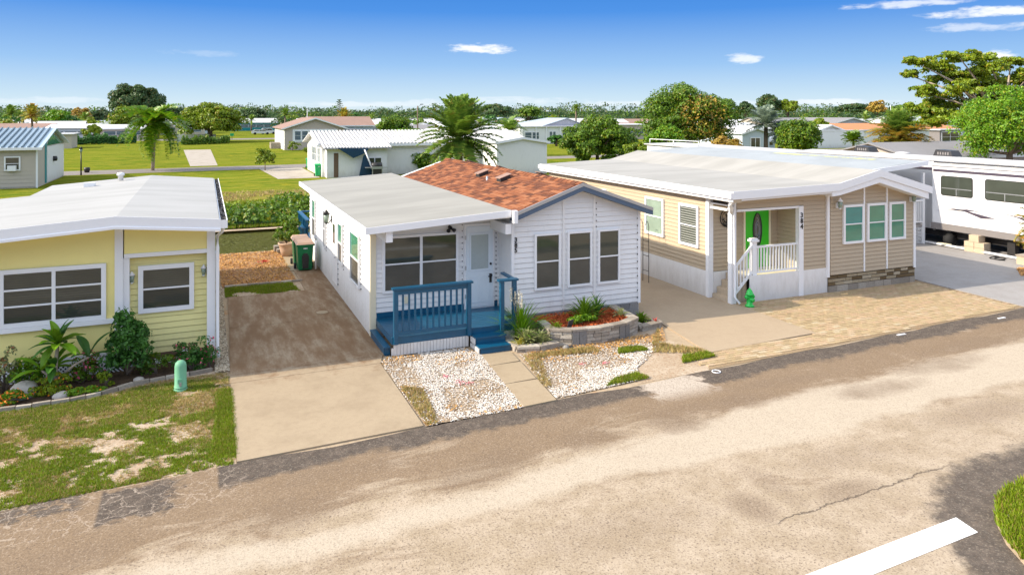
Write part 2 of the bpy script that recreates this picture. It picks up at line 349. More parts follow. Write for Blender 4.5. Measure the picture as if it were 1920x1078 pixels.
def m_sandy(name, a, b, c, s=1.0):
    # mottled loose soil
    t = new_mat(name); n = gnoise(t, .9*s, 4, .7); f = gnoise(t, 14*s, 3, .7); v = gnoise(t, 70*s, 2, .7)
    g = t.mix(t.ss(n, .4, .62), a, b); g = t.mix(t.m('MULTIPLY', t.ss(f, .5, .68), .8), g, c); g = t.mix(t.m('MULTIPLY', t.ss(v, .35, .7), .3), g, (.1, .07, .05))
    return finish(t, g, .95, f, .03, .6, spec=.1)
def m_concrete(name, base, stain, amt=.5, off=0.0, shade_grime=None):
    t = new_mat(name); n = gnoise(t, .8, 5, .7, off); f = gnoise(t, 9, 4, .7, off); v = gnoise(t, 90, 2, .6)
    g = t.mix(t.m('MULTIPLY', t.ss(n, .42, .7), amt), base, stain); g = t.mix(t.m('MULTIPLY', t.ss(f, .45, .7), .28), g, stain)
    if shade_grime:  # brown streaky stains; their tint also carries the yellow home's shade
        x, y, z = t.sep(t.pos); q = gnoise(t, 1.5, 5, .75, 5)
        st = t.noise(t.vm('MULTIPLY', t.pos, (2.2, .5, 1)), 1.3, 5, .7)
        g = t.mix(t.m('MULTIPLY', t.ss(t.m('ADD', y, t.m('MULTIPLY', t.m('SUBTRACT', q, .5), 3.5)), shade_grime[0], shade_grime[0]+1.0), t.m('MULTIPLY', t.ss(st, .25, .62), shade_grime[2])), g, shade_grime[1])
    g = t.mix(t.m('MULTIPLY', t.ss(v, .35, .75), .22), g, (.12, .10, .08))
    return finish(t, g, .85, t.m('ADD', f, t.m('MULTIPLY', v, .5)), .006, .5, spec=.2)
M['ground'] = m_ground()
M['sand'] = m_sandy('pale_sand_soil', (0.440, 0.334, 0.229), (0.528, 0.431, 0.317), (0.317, 0.185, 0.097))
M['bedsoil'] = m_sandy('gravel_bed_soil', (.34, .25, .16), (.46, .36, .25), (.22, .14, .08), 2)
M['mulch'] = m_sandy('dark_bark_mulch', (.05, .033, .022), (.12, .08, .05), (.20, .13, .09), 3)
M['redmulch'] = m_sandy('red_mulch', (.34, .07, .018), (.50, .12, .03), (.14, .03, .015), 3)
M['leaflitter'] = m_sandy('leaf_litter_soil', (.40, .20, .10), (.52, .34, .20), (.22, .13, .05), 2)
M['drive'] = m_concrete('stained_driveway_concrete', (0.395, 0.308, 0.204), (0.277, 0.208, 0.133), .55, shade_grime=(15.9, (.19, .10, .042), .85))
M['drive2'] = m_concrete('tan_driveway_concrete', (0.420, 0.324, 0.218), (0.336, 0.248, 0.163), .4, 11)
M['walk'] = m_concrete('walkway_concrete', (0.395, 0.308, 0.201), (0.302, 0.224, 0.137), .5, 4)
M['rvpad'] = m_concrete('grey_pad_concrete', (0.340, 0.324, 0.312), (0.255, 0.232, 0.213), .5, 7)
M['farpad'] = m_concrete('pale_pad_concrete', (0.442, 0.391, 0.323), (0.289, 0.238, 0.170), .6, 2)
M['asphalt2'] = m_concrete('back_street_asphalt', (.26, .23, .20), (.20, .17, .15), .6, 6)
def m_road():
    t = new_mat('worn_sandy_asphalt'); x, y, z = t.sep(t.pos)
    v = t.m('SUBTRACT', y, t.m('MULTIPLY_ADD', x, .0535, 12.38))           # 0 at the edge, negative on the road
    n1 = gnoise(t, .55, 4, .65); n2 = gnoise(t, 1.6, 5, .72, 20); n3 = gnoise(t, 5, 5, .75, 3); f = gnoise(t, 32, 2, .8); f2 = t.voro(t.pos, 46, 'F1'); edge = gnoise(t, 2.6, 5, .7, 40)
    sm = t.noise(t.vm('MULTIPLY', t.pos, (.55, 1.5, 1)), .85, 5, .68, .6)
    g = t.mix(t.ss(n2, .35, .65), (.43, .345, .25), (.335, .26, .175))
    # large soft brown stains, stronger towards the houses
    zone = t.m('ADD', t.m('MULTIPLY', t.ss(v, -3.0, -.8), .34), -.04)
    g = t.mix(t.m('MULTIPLY', t.ss(t.m('ADD', sm, zone), .50, .72), .85), g, (.20, .135, .08))
    sm_ = None
    for bx_, by_, sx_, sy_, k_ in ((1.15, 10.6, .55, .4, .8), (2.0, 11.5, .9, .25, .6), (3.9, 10.6, .6, .3, .8), (4.4, 10.9, .5, .35, .7), (6.1, 11.0, .5, .35, .7), (7.9, 11.0, .45, .4, .9), (8.5, 11.4, .9, .2, .6), (7.2, 8.2, .28, .35, .85), (7.9, 8.5, .2, .6, .5), (8.8, 8.0, .5, .22, .8), (9.6, 8.8, .9, .3, .4), (13.6, 9.1, 1.3, .35, .6), (12.7, 10.7, 1.0, .3, .8), (9.6, 11.3, .9, .3, .7), (15.2, 11.2, 1.2, .35, .7), (-1.6, 10.6, .8, .25, .5), (11.0, 11.8, 1.0, .2, .6), (17.5, 11.9, 1.8, .3, .6), (5.2, 8.4, 1.2, .4, .35)):
        ex = t.m('DIVIDE', t.m('SUBTRACT', x, bx_), sx_*1.25); ey = t.m('DIVIDE', t.m('SUBTRACT', y, by_), sy_*1.25)
        q_ = t.m('MULTIPLY', t.ss(t.m('ADD', t.m('ADD', t.m('MULTIPLY', ex, ex), t.m('MULTIPLY', ey, ey)), t.m('MULTIPLY', t.m('SUBTRACT', n2, .5), 3.2)), 1.5, -.3), k_); sm_ = q_ if sm_ is None else t.m('MAXIMUM', sm_, q_)
    # pale worn wheel band
    wb = t.m('ADD', v, t.m('MULTIPLY', t.m('SUBTRACT', n1, .5), 1.1)); wide = t.m('MULTIPLY', t.ss(x, 3, 11), .9)
    d = t.m('ABSOLUTE', t.m('ADD', wb, t.m('ADD', 2.72, t.m('MULTIPLY', wide, -.15)))); band = t.ss(t.m('SUBTRACT', d, t.m('MULTIPLY', wide, .55)), .42, .10)
    g = t.mix(t.m('MULTIPLY', band, .85), g, (.47, .395, .30))
    g = t.mix(t.m('MULTIPLY', sm_, .8), g, (.19, .135, .088))
    # dark sealed strip along the edge
    ve = t.m('ADD', v, t.m('MULTIPLY', t.m('SUBTRACT', edge, .5), .62)); wl = t.m('MULTIPLY', t.m('SUBTRACT', n1, .5), .7)
    strip = t.ss(t.m('ADD', ve, wl), -.72, -.50)
    strip = t.m('MULTIPLY', strip, t.ss(x, .16, .22)); 
    crk = t.voro(t.vm('ADD', t.pos, t.comb(t.m('MULTIPLY', n3, .35), t.m('MULTIPLY', n2, .35), 0)), 4.2, 'DISTANCE_TO_EDGE')
    pl_ = t.m('MULTIPLY', t.m('MULTIPLY', t.ss(x, -1.42, -1.36), t.ss(t.m('ADD', x, t.m('MULTIPLY', t.m('SUBTRACT', n3, .5), 1.1)), -.28, -.55)), t.m('MULTIPLY', t.ss(ve, -1.08, -.98), t.ss(ve, .02, -.12)))
    pl2 = t.m('MULTIPLY', t.ss(x, -1.5, -1.75), t.ss(ve, -.5, -.38)); pl2 = t.m('MULTIPLY', pl2, t.ss(n3, .40, .52))
    dark = t.m('MAXIMUM', t.m('MAXIMUM', strip, pl_), pl2)
    sblob = t.m('MULTIPLY', t.ss(t.m('ABSOLUTE', t.m('SUBTRACT', t.m('ADD', x, t.m('MULTIPLY', t.m('SUBTRACT', edge, .5), 1.6)), 8.95)), .85, .55), t.ss(v, -1.2, -.5))
    dark = t.m('MULTIPLY', dark, t.m('SUBTRACT', 1.0, sblob))
    cdx = t.m('SUBTRACT', x, 11.6); cdy = t.m('SUBTRACT', y, 4.6); cdx = t.m('MINIMUM', cdx, 0.0)
    rr = t.m('SQRT', t.m('ADD', t.m('MULTIPLY', cdx, cdx), t.m('MULTIPLY', cdy, cdy)))
    isl = t.ss(t.m('ADD', rr, t.m('MULTIPLY', t.m('SUBTRACT', edge, .5), .8)), 3.42, 3.12); dark = t.m('MAXIMUM', dark, isl)
    dk = t.mix(t.ss(n3, .4, .7), (.062, .052, .045), (.13, .105, .085))
    g = t.mix(t.m('MULTIPLY', dark, .93), g, dk)
    g = t.mix(t.m('MULTIPLY', sblob, .8), g, (.52, .45, .37))
    lc = t.m('MULTIPLY', t.m('MULTIPLY', t.ss(crk, .030, .006), t.ss(x, .9, .3)), t.m('MAXIMUM', t.ss(v, -1.2, -1.0), 0.0)); g = t.mix(t.m('MULTIPLY', lc, .5), g, (.50, .41, .32))
    # one long open crack and an overlay seam
    cy = t.m('ADD', t.m('ADD', 7.72, t.m('MULTIPLY', t.m('SUBTRACT', x, 7.0), .055)), t.m('MULTIPLY', t.m('SUBTRACT', n2, .5), .35))
    c1 = t.m('MULTIPLY', t.ss(t.m('ABSOLUTE', t.m('SUBTRACT', y, cy)), .022, .004), t.m('MULTIPLY', t.ss(x, 6.9, 7.6), t.ss(x, 11.1, 10.6)))
    g = t.mix(t.m('MULTIPLY', c1, .75), g, (.10, .075, .055))
    f3 = gnoise(t, 13, 4, .8, 17); g = t.mix(t.m('MULTIPLY', t.ss(f3, .50, .70), .32), g, (.24, .18, .13)); g = t.mix(t.m('MULTIPLY', t.ss(f3, .44, .30), .25), g, (.55, .47, .37))
    # aggregate speckle
    g = t.mix(t.m('MULTIPLY', t.ss(f, .52, .70), t.m('SUBTRACT', .75, t.m('MULTIPLY', band, .35))), g, (.13, .095, .07))
    g = t.mix(t.m('MULTIPLY', t.ss(f, .46, .30), .22), g, (.58, .48, .36))
    return finish(t, g, .92, t.m('ADD', f, t.m('MULTIPLY', c1, -3)), .012, .6, spec=.15)
M['road'] = m_road()
def m_water():
    t = new_mat('green_canal_water'); n = t.noise(t.vm('MULTIPLY', t.pos, (1.4, 2.4, 1)), 2.6, 3, .6, .9)
    return finish(t, (.17, .175, .03), .1, n, .8, 1.0, spec=.6, ior=1.33)
M['water'] = m_water()
def m_flatroof(name, c, c2):
    t = new_mat(name); a = t.noise(t.vm('MULTIPLY', t.pos, (.25, 1, 1)), 1.1, 4, .6); x, y, z = t.sep(t.pos)
    seam = t.ss(t.m('ABSOLUTE', t.m('SUBTRACT', t.m('FRACT', t.m('DIVIDE', y, 1.22)), .5)), .485, .497); b = gnoise(t, .35, 3, .6)
    g = t.mix(t.ss(a, .35, .7), c, c2); g = t.mix(t.m('MULTIPLY', t.ss(b, .5, .7), .5), g, c2); g = t.mix(t.m('MULTIPLY', seam, .45), g, tuple(v*.6 for v in c))
    return finish(t, g, .6, t.m('ADD', a, t.m('MULTIPLY', seam, -.3)), .01, .3, spec=.3)
M['flatroof'] = m_flatroof('pale_grey_roof_coating', (0.333, 0.315, 0.268), (0.281, 0.266, 0.224))
M['roof_white'] = m_flatroof('white_roof_coating', (0.413, 0.403, 0.376), (0.356, 0.347, 0.318))
M['roof_nb'] = m_flatroof('off_white_roof_coating', (0.394, 0.374, 0.330), (0.325, 0.308, 0.268))
def m_shingle():
    t = new_mat('mixed_brown_asphalt_shingle'); n = t.noise(t.vm('MULTIPLY', t.pos, (2.5, 1, 2.5)), 1.1, 3)
    k = t.m('FRACT', t.m('MULTIPLY', t.isl, 7.7)); c = t.ramp(t.m('ADD', t.m('MULTIPLY', k, .75), t.m('MULTIPLY', n, .3)), [(0.05, (.075, .032, .02)), (.35, (.17, .065, .035)), (.65, (.29, .105, .045)), (1, (.38, .165, .08))])
    f = gnoise(t, 60, 2); return finish(t, t.mix(t.m('MULTIPLY', t.ss(f, .4, .7), .3), c, (.12, .06, .04)), .9, f, .004, .5, spec=.15)
M['shingle'] = m_shingle()
def m_isl(name, stops, rough=.85, sc=25, dirt=(.1, .08, .06)):
    t = new_mat(name); f = gnoise(t, sc, 3, .7); n = gnoise(t, 1.3, 3, .6); orr = t.n.new('ShaderNodeObjectInfo').outputs['Random']; k = t.m('ADD', t.m('MULTIPLY', t.m('FRACT', t.m('ADD', t.isl, orr)), .8), t.m('MULTIPLY', n, .25))
    return finish(t, t.mix(t.m('MULTIPLY', t.ss(f, .45, .7), .4), t.ramp(k, stops), dirt), rough, f, .006, .5, spec=.2)
M['gravel'] = m_isl('white_marble_chip', [(0, (.20, .14, .09)), (.22, (.42, .34, .25)), (.42, (.60, .55, .48)), (1, (.76, .73, .68))], .7, 60, (.45, .35, .25))
M['paver'] = m_isl('tan_brick_paver', [(0, (0.352, 0.256, 0.144)), (.4, (0.440, 0.336, 0.190)), (.75, (0.464, 0.320, 0.198)), (1, (0.496, 0.416, 0.274))], .9, 30, (0.240, 0.176, 0.099))
M['paver_bed'] = m_sandy('paver_joint_sand', (.36, .26, .15), (.34, .25, .15), (.2, .14, .09), 2)
M['stone_lt'] = m_isl('pale_grey_stone_block', [(0, (.22, .185, .145)), (.5, (.37, .32, .26)), (1, (.52, .47, .39))])
M['stone_gr'] = m_isl('grey_stone_block', [(0, (.17, .16, .15)), (.5, (.23, .22, .205)), (1, (.29, .275, .255))])
M['stone_tan'] = m_isl('tan_stone_block', [(0, (.10, .065, .03)), (.35, (.16, .11, .055)), (.5, (.34, .27, .17)), (1, (.46, .39, .28))], .85, 12, (.14, .09, .05))
M['mortar'] = plain('dark_mortar', (.07, .06, .05), .95, .2)
M['aggregate'] = m_isl('exposed_aggregate', [(0, (.10, .08, .06)), (.4, (.34, .27, .18)), (1, (.66, .58, .44))], .8, 40)

# ------------------------------------------------------------------ the setting
G = MB()
xs0, xs1 = -2500, 3000
G.add([(xs0, -400, 0), (xs1, -400, 0), (xs1, 31.45, 0), (xs0, 31.45, 0)], [(0, 1, 2, 3)])
G.add([(xs0, 31.45, 0), (xs1, 31.45, 0), (xs1, 31.7, -.9), (xs0, 31.7, -.9)], [(0, 1, 2, 3)])
G.add([(xs0, 31.7, -.9), (xs1, 31.7, -.9), (xs1, 37.3, -.9), (xs0, 37.3, -.9)], [(0, 1, 2, 3)])
G.add([(xs0, 37.3, -.9), (xs1, 37.3, -.9), (xs1, 38.0, 0), (xs0, 38.0, 0)], [(0, 1, 2, 3)])
G.add([(xs0, 38.0, 0), (xs1, 38.0, 0), (xs1, 4500, 0), (xs0, 4500, 0)], [(0, 1, 2, 3)])
tag(G.build('ground', 'ground'), kind='structure')
flat('canal_shore', [(-60, 37.5), (60, 37.5), (60, 38.6), (-60, 38.6)], .0, 'sand')
flat('canal_water', [(-300, 31.4), (300, 31.4), (300, 40), (-300, 40)], -.14, 'water')
E1 = lambda x: 12.38+.0535*x
xs = [-60+i*1.0 for i in range(131)]
road = MB(); b = len(xs)
# far kerbless edge wobbles a little
edge_y = [E1(x)+.05*math.sin(x*2.1)+.03*math.sin(x*5.3+1) for x in xs]
road.add([(x, 1.0, .008) for x in xs]+[(x, y, .008) for x, y in zip(xs, edge_y)], [(i, i+1, b+i+1, b+i) for i in range(b-1)])
tag(road.build('road', 'road'), kind='structure')
def road_paint():
    t = new_mat('worn_white_road_paint'); n = gnoise(t, 9, 5, .8); f = gnoise(t, 45, 3, .8)
    return finish(t, t.mix(t.m('MULTIPLY', t.ss(t.m('ADD', t.m('MULTIPLY', n, .6), t.m('MULTIPLY', f, .4)), .56, .66), .75), (.80, .79, .77), (.42, .34, .26)), .7, f, .004, .5)
isl = [(11.6+2.53*math.cos(t), 4.6+2.53*math.sin(t)) for t in [math.pi/2+math.pi*i/14 for i in range(15)]]+[(60, 2.07), (60, 7.13)]
flat('grass_median', isl, .06, 'ground', th=.055)
tufts('median_grass', isl[:8]+[(14, 5.5), (14, 7.13)], 26000, .085, 'grass', z=.055)
flat('road_marking', [(9.62, 6.86), (9.55, 6.50), (4.6, 6.26), (4.1, 6.44), (6.0, 6.68)], .013, road_paint())

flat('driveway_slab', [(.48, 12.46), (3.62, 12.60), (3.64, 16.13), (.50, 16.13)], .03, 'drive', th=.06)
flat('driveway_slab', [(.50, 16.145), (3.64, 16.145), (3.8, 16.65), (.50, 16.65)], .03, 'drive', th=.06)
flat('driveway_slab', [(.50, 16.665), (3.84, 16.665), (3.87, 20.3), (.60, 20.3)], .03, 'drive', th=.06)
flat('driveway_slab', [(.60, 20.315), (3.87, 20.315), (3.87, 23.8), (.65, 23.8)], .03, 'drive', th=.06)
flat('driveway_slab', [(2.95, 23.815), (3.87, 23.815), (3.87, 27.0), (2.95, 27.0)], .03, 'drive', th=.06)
flat('driveway_slab', [(2.75, 27.015), (3.87, 27.015), (3.87, 31.2), (2.9, 31.2)], .03, 'walk', th=.06)
flat('side_yard_litter', [(.5, 25.2), (2.85, 25.2), (2.85, 31.3), (.5, 31.3)], .006, 'leaflitter')
flat('side_yard_soil', [(.5, 23.8), (2.95, 23.8), (2.95, 25.2), (.5, 25.2)], .010, 'sand')
sb = MB()
for x in np.arange(.6, 2.9, .35): sb.box(x, x+.33, 25.18, 25.3, 0, .07)
tag(sb.build('edging_kerb', 'stone_lt'), kind='structure')
tufts('side_yard_grass', [(.6, 23.85), (2.8, 23.85), (2.7, 25.1), (.6, 25.1)], 9000, .07, 'grass', thresh=.42, seed=9)
for i, (y0, y1) in enumerate(((12.66, 13.86), (13.875, 15.0), (15.015, 15.72))):
    w0 = 5.62+(y0-12.66)*.10; w1 = 5.62+(y1-12.66)*.10
    flat('walkway_slab', [(w0, y0), (w0+.72, y0+.05), (w1+.72, y1+.0), (w1, y1)], .035, 'walk', th=.06)
g1 = [(3.66, 12.56), (5.62, 12.66), (5.93, 15.74), (5.75, 16.45), (3.86, 16.5), (3.66, 16.2)]
g2 = [(6.38, 12.80), (8.4, 13.0), (8.8, 13.65), (10.4, 14.9), (10.3, 15.3), (6.75, 15.5)]
flat('gravel_bed_soil', g1, .008, 'bedsoil'); flat('gravel_bed_soil', g2, .008, 'bedsoil')
flat('sand_verge', [(8.3, 12.86), (10.3, 12.95), (10.9, 13.75), (10.6, 15.2), (11.3, 16.3), (6.7, 16.3), (6.8, 15.4), (10.2, 15.1), (8.7, 13.7)], .005, 'sand')
def gravel(name, poly, n, r, thin):
    xs = [p[0] for p in poly]; ys = [p[1] for p in poly]; x = RNG.uniform(min(xs), max(xs), n); y = RNG.uniform(min(ys), max(ys), n)
    k = inpoly(x, y, poly) & ~(thin(x, y) & (RNG.random(n) < .78)); x = x[k]; y = y[k]; m = len(x)
    T = rotz(RNG.uniform(0, 6.28, m)); s = r*RNG.uniform(.55, 1.35, m); T = T*np.stack([s*RNG.uniform(.8, 1.3, m), s*.8, s*.62], -1)[:, None, :]
    V, F = scatter(STONE_V, STONE_F, np.stack([x, y, RNG.uniform(.012, .03, m)], -1), T); return npmesh(name, V, F, 'gravel', kind='stuff')
gr_a = gravel('white_gravel', g1, 17000, .0175, lambda x, y: (vnoise(x, y, 1.3, 4) > .68) | (x < 4.0+.25*vnoise(x, y, 2, 3)) | ((y > 16.0) & (x < 4.6)))
gr_b = gravel('white_gravel', g2, 23000, .0175, lambda x, y: (vnoise(x, y, 1.2, 8) > .72) | (y > 14.75) | (y > 13.2+(x-8.0)*.55+.5*vnoise(x, y, 2, 6)+.6))
def litter(name, poly, n, size, mat, z=.035, thresh=None, seed=3):
    xs = [p[0] for p in poly]; ys = [p[1] for p in poly]; x = RNG.uniform(min(xs), max(xs), n); y = RNG.uniform(min(ys), max(ys), n); k = inpoly(x, y, poly)
    if thresh is not None: k &= vnoise(x, y, 1.6, seed) > thresh
    P = np.stack([x[k], y[k], np.full(k.sum(), z)], -1); return leafcloud(name, P, np.tile([0, 0, 1.0], (len(P), 1)), size, mat, kind='stuff', jit=.35)
litter('fallen_leaves', g1, 2600, .05, 'dryleaf', thresh=.62); litter('fallen_leaves', g2, 2600, .05, 'dryleaf', thresh=.66, seed=5)
litter('fallen_leaves', [(6.8, 15.1), (10.5, 15.0), (11.1, 16.0), (10.5, 15.6), (7.0, 15.6)], 3500, .05, 'dryleaf')
litter('fallen_leaves', [(.5, 25.3), (2.85, 25.3), (2.85, 31.3), (.5, 31.3)], 5000, .07, 'dryleaf')
for cx_, cy_ in ((4.75, 14.75), (4.9, 14.35), (5.05, 14.2), (7.75, 14.3), (8.3, 14.15)):
    P = np.stack([RNG.normal(cx_, .05, 26), RNG.normal(cy_, .04, 26), np.full(26, .045)], -1)
    o = leafcloud('fallen_petals', P, np.tile([0, 0, 1.0], (26, 1)), .032, 'pink', kind='stuff', jit=.3)
for p, n, mt in (([(6.4, 13.4), (6.6, 13.4), (7.2, 15.4), (6.8, 15.4)], 900, 'grass_dry'), ([(7.6, 12.95), (8.7, 13.02), (8.6, 13.35), (8.0, 13.25)], 1500, 'grass'), ([(8.9, 14.6), (9.7, 14.55), (9.6, 14.85), (9.1, 14.9)], 1600, 'grass'),
                 ([(9.7, 14.4), (10.9, 13.8), (10.9, 14.1), (10.3, 14.9), (10.9, 15.9), (10.4, 15.4)], 2400, 'grass_dry'), ([(9.9, 13.5), (10.9, 13.6), (10.9, 13.9), (10.2, 13.9)], 1200, 'grass'),
                 ([(3.68, 12.6), (3.9, 12.6), (4.1, 14.3), (3.7, 14.6)], 700, 'grass_dry'), ([(7.0, 15.1), (8.6, 14.9), (8.6, 15.3), (7.0, 15.35)], 1200, 'grass_dry')):
    tufts('ground_tuft', p, n, .07, mt, z=.02)
# front lawn of the yellow home
flat('front_lawn_soil', [(-30, 10.8), (.47, 12.40), (.47, 17.2), (-3, 16.6), (-30, 16.6)], .006, 'sand')
lawn = [(-9, 11.93), (-3, 12.25), (.42, 12.44), (.46, 14.8), (.46, 16.6), (-1, 16.75), (-2, 16.4), (-4, 16.25), (-9, 16.2)]
tufts('lawn_grass', lawn, 120000, .05, 'grass', thresh=.46, seed=21, scale=2.6, w=1.5)
tufts('lawn_grass', [(-9, 14.6), (.46, 14.9), (.46, 16.9), (-1, 16.9), (-2.2, 16.3), (-4, 16.2), (-9, 16.1)], 42000, .045, 'grass_dry', thresh=.36, seed=5, scale=1.0, w=1.3)
tufts('lawn_grass', [(-9, 11.93), (.42, 12.44), (.46, 15), (-9, 15)], 50000, .04, 'grass_dry', thresh=.44, seed=31, scale=1.4, w=1.3)
tufts('lawn_grass', [(.1, 12.6), (.50, 12.6), (.52, 15.9), (.25, 15.9)], 5500, .06, 'grass', thresh=.46, seed=3, w=1.2)
flat('mulch_bed', [(-8, 16.4), (-3.57, 16.43), (-2.42, 16.40), (-1.9, 16.55), (-1.36, 16.9), (-.3, 17.06), (.25, 17.16), (.3, 18.4), (-8, 18.4)], .02, 'mulch')
# aggregate strip beside the yellow home and its drip edge
flat('aggregate_strip', [(.22, 16.95), (.47, 16.95), (.52, 25.5), (.22, 25.5)], .02, 'bedsoil')
xr = RNG.uniform(.22, .5, 4200); yr = RNG.uniform(16.95, 25.5, 4200); Tm = rotz(RNG.uniform(0, 6.28, 4200))*.022*RNG.uniform(.6, 1.4, 4200)[:, None, None]
V, F = scatter(STONE_V, STONE_F, np.stack([xr, yr, np.full(4200, .03)], -1), Tm); npmesh('pebble_strip', V, F, 'aggregate', kind='stuff')
# neighbour's drive, pavers
flat('neighbour_driveway', [(10.9, 13.86), (14.42, 14.05), (14.42, 17.0), (14.3, 31), (11.4, 31), (11.25, 16.2)], .03, 'drive2', th=.06)
flat('paver_bed', [(10.2, E1(10.2)+.04), (22.0, E1(22)+.04), (22.2, 17.6), (14.44, 17.6), (14.44, 14.03), (10.88, 13.84)], .010, 'paver_bed')
flat('rv_apron', [(22.0, E1(22)+.04), (60, E1(60)+.04), (60, 32), (22.4, 32), (22.2, 17.2)], .03, 'rvpad', th=.06)
BW, BH = .24, .12; bricks = []
for j in range(70):
    yy = 13.0+j*BH
    for i in range(100):
        x = 10.2+i*BW+(BW/2 if j % 2 else 0); cx_, cy_ = x+BW/2, yy+BH/2
        if cx_ > 21.9 or cy_ > 17.15 or cy_ < E1(cx_)+.13: continue
        if cx_ < 14.38 and cy_ > 13.92: continue
        if cx_ < 10.9 and cy_ > 13.5: continue
        bricks.append((cx_, cy_))
bricks.sort(key=lambda p: math.hypot(*p))
pv = MB().box(-BW/2+.008, BW/2-.008, -BH/2+.008, BH/2-.008, -.03, 0); pvo = pv.build('paver', 'paver'); pm = pvo.data
t = new_mat('tan_brick_paver_single'); oi = t.n.new('ShaderNodeObjectInfo').outputs['Random']; f = gnoise(t, 30, 3, .7)
M['paver1'] = finish(t, t.mix(t.m('MULTIPLY', t.ss(f, .45, .7), .4), t.ramp(oi, [(0, (0.352, 0.256, 0.144)), (.4, (0.440, 0.336, 0.190)), (.75, (0.464, 0.320, 0.198)), (1, (0.496, 0.416, 0.274))]), (0.240, 0.176, 0.099)), .9, f, .006, .5, spec=.2)
pm.materials.clear(); pm.materials.append(M['paver1'])
bpy.data.objects.remove(pvo)
pav_root = tag(flat('paver_pavement', [(10.3, 13.3), (10.4, 13.3), (10.4, 13.35), (10.3, 13.35)], .0105, 'paver_bed'), kind='structure')
for k, (x, y) in enumerate(bricks[:300]):
    o = bpy.data.objects.new('paver', pm); o.location = (x, y, .023+random.uniform(-.003, .003)); o.rotation_euler = (random.gauss(0, .006), random.gauss(0, .006), random.gauss(0, .01)); link(o, pav_root)
rest = np.array(bricks[300:]); T = rotz(RNG.normal(0, .01, len(rest)))
V, F = scatter(pm.vertices and [tuple(v.co) for v in pm.vertices], [tuple(p.vertices) for p in pm.polygons], np.stack([rest[:, 0], rest[:, 1], .023+RNG.uniform(-.003, .003, len(rest))], -1), T)
npmesh('brick_pavers', V, F, 'paver', pav_root, kind='stuff')
# back street and pads beyond the canal
flat('back_street', [(-400, 60.0), (-60, 74.6), (-13, 77.6), (9, 79.5), (20, 80.6), (36, 83), (60, 84), (400, 84), (400, 90), (60, 89), (38, 88), (20, 86.4), (9, 85.0), (-13, 83.4), (-60, 80), (-400, 66)], .012, 'asphalt2')
flat('concrete_pad', [(-1.43, 86.2), (1.34, 86.6), (.9, 127), (-3.1, 127)], .02, 'farpad')
flat('parking_pad', [(5.2, 79.0), (9.5, 79.5), (9.5, 66.2), (5.9, 66.2)], .02, 'farpad')
flat('far_street', [(-400, 175), (400, 175), (400, 185), (-400, 185)], .012, 'asphalt2')

# ------------------------------------------------------------------ building helpers
def siding(parent, pl, z0, z1, ext, course, mat, name='siding_board', n0=0.0):
    """lap boards, every course a part; ext(z) -> (left, right) ends"""
    z = z0
    while z < z1-.01:
        zt = min(z+course, z1); a = ext(z); b = ext(zt)
        if b[0] > b[1]: mid = (b[0]+b[1])/2; b = (mid-.004, mid+.004)
        if a[1]-a[0] > .05:
            m = MB(); zu = zt-.011 if b[1]-b[0] > .05 else zt; q = [(a[0], n0+.034, z), (a[1], n0+.034, z), (b[1], n0+.010, zu), (b[0], n0+.010, zu), (a[0], n0, z), (a[1], n0, z), (b[1], n0, zu), (b[0], n0, zu)]
            m.add([pl(*p) for p in q], [(0, 1, 2, 3), (4, 5, 1, 0), (0, 3, 7, 4), (1, 5, 6, 2), (3, 2, 6, 7)]); m.build(name, mat, parent)
        z = zt
def window(parent, pl, u0, u1, z0, z1, cols=1, rows=2, cas=.06, gl=('glass', 'glass'), name='window', blinds=0, n=.042, trim='white_trim', split=None, label=None):
    w = MB().ring(pl, u0, u1, z0, z1, cas, n-.02, n+.045).build(name, trim, parent, label=label)
    i0, i1, j0, j1 = u0+cas, u1-cas, z0+cas, z1-cas
    cw = (i1-i0)/cols
    for c in range(cols):
        a, b = i0+c*cw, i0+(c+1)*cw
        if c: MB().pbox(pl, a-.035, a+.035, n-.02, n+.04, j0, j1).build('mullion', trim, w); a += .035
        if c < cols-1: b -= .035
        zs = [j0+(j1-j0)*k/rows for k in range(rows+1)]
        if split and rows == 2: zs[1] = j0+(j1-j0)*split
        for r_ in range(rows):
            za, zb = zs[r_], zs[r_+1]
            if r_: za += .018
            if r_ < rows-1: zb -= .018
            nn = n+.006 if r_ == 0 else n+.016
            MB().pbox(pl, a, b, n-.018, nn, za, zb).build('pane', gl[min(rows-1-r_, len(gl)-1)], w)
            if r_: MB().pbox(pl, a, b, n-.018, n+.034, za-.036, za).build('sash_rail', trim, w)
            if blinds:
                k = za+blinds*.6
                bm = MB()
                while k < zb-.01: bm.pbox(pl, a+.01, b-.01, nn+.001, nn+.006, k, k+blinds*.26); k += blinds
                bm.build('blind_slats', 'blind', w, kind='stuff')
    return w
def beads(parent, pl, u, z0, z1, step=.12, w=.02):
    """dark boxes standing in for the shaded trim gaps beside windows and corners"""
    m = MB(); z = z0
    while z < z1: m.pbox(pl, u, u+w, .03, .05, z, z+.03); z += step
    return m.build('dark_trim_gap_marks', 'dark', parent, kind='stuff')  # raised boxes whose dark colour gives the gaps their shade
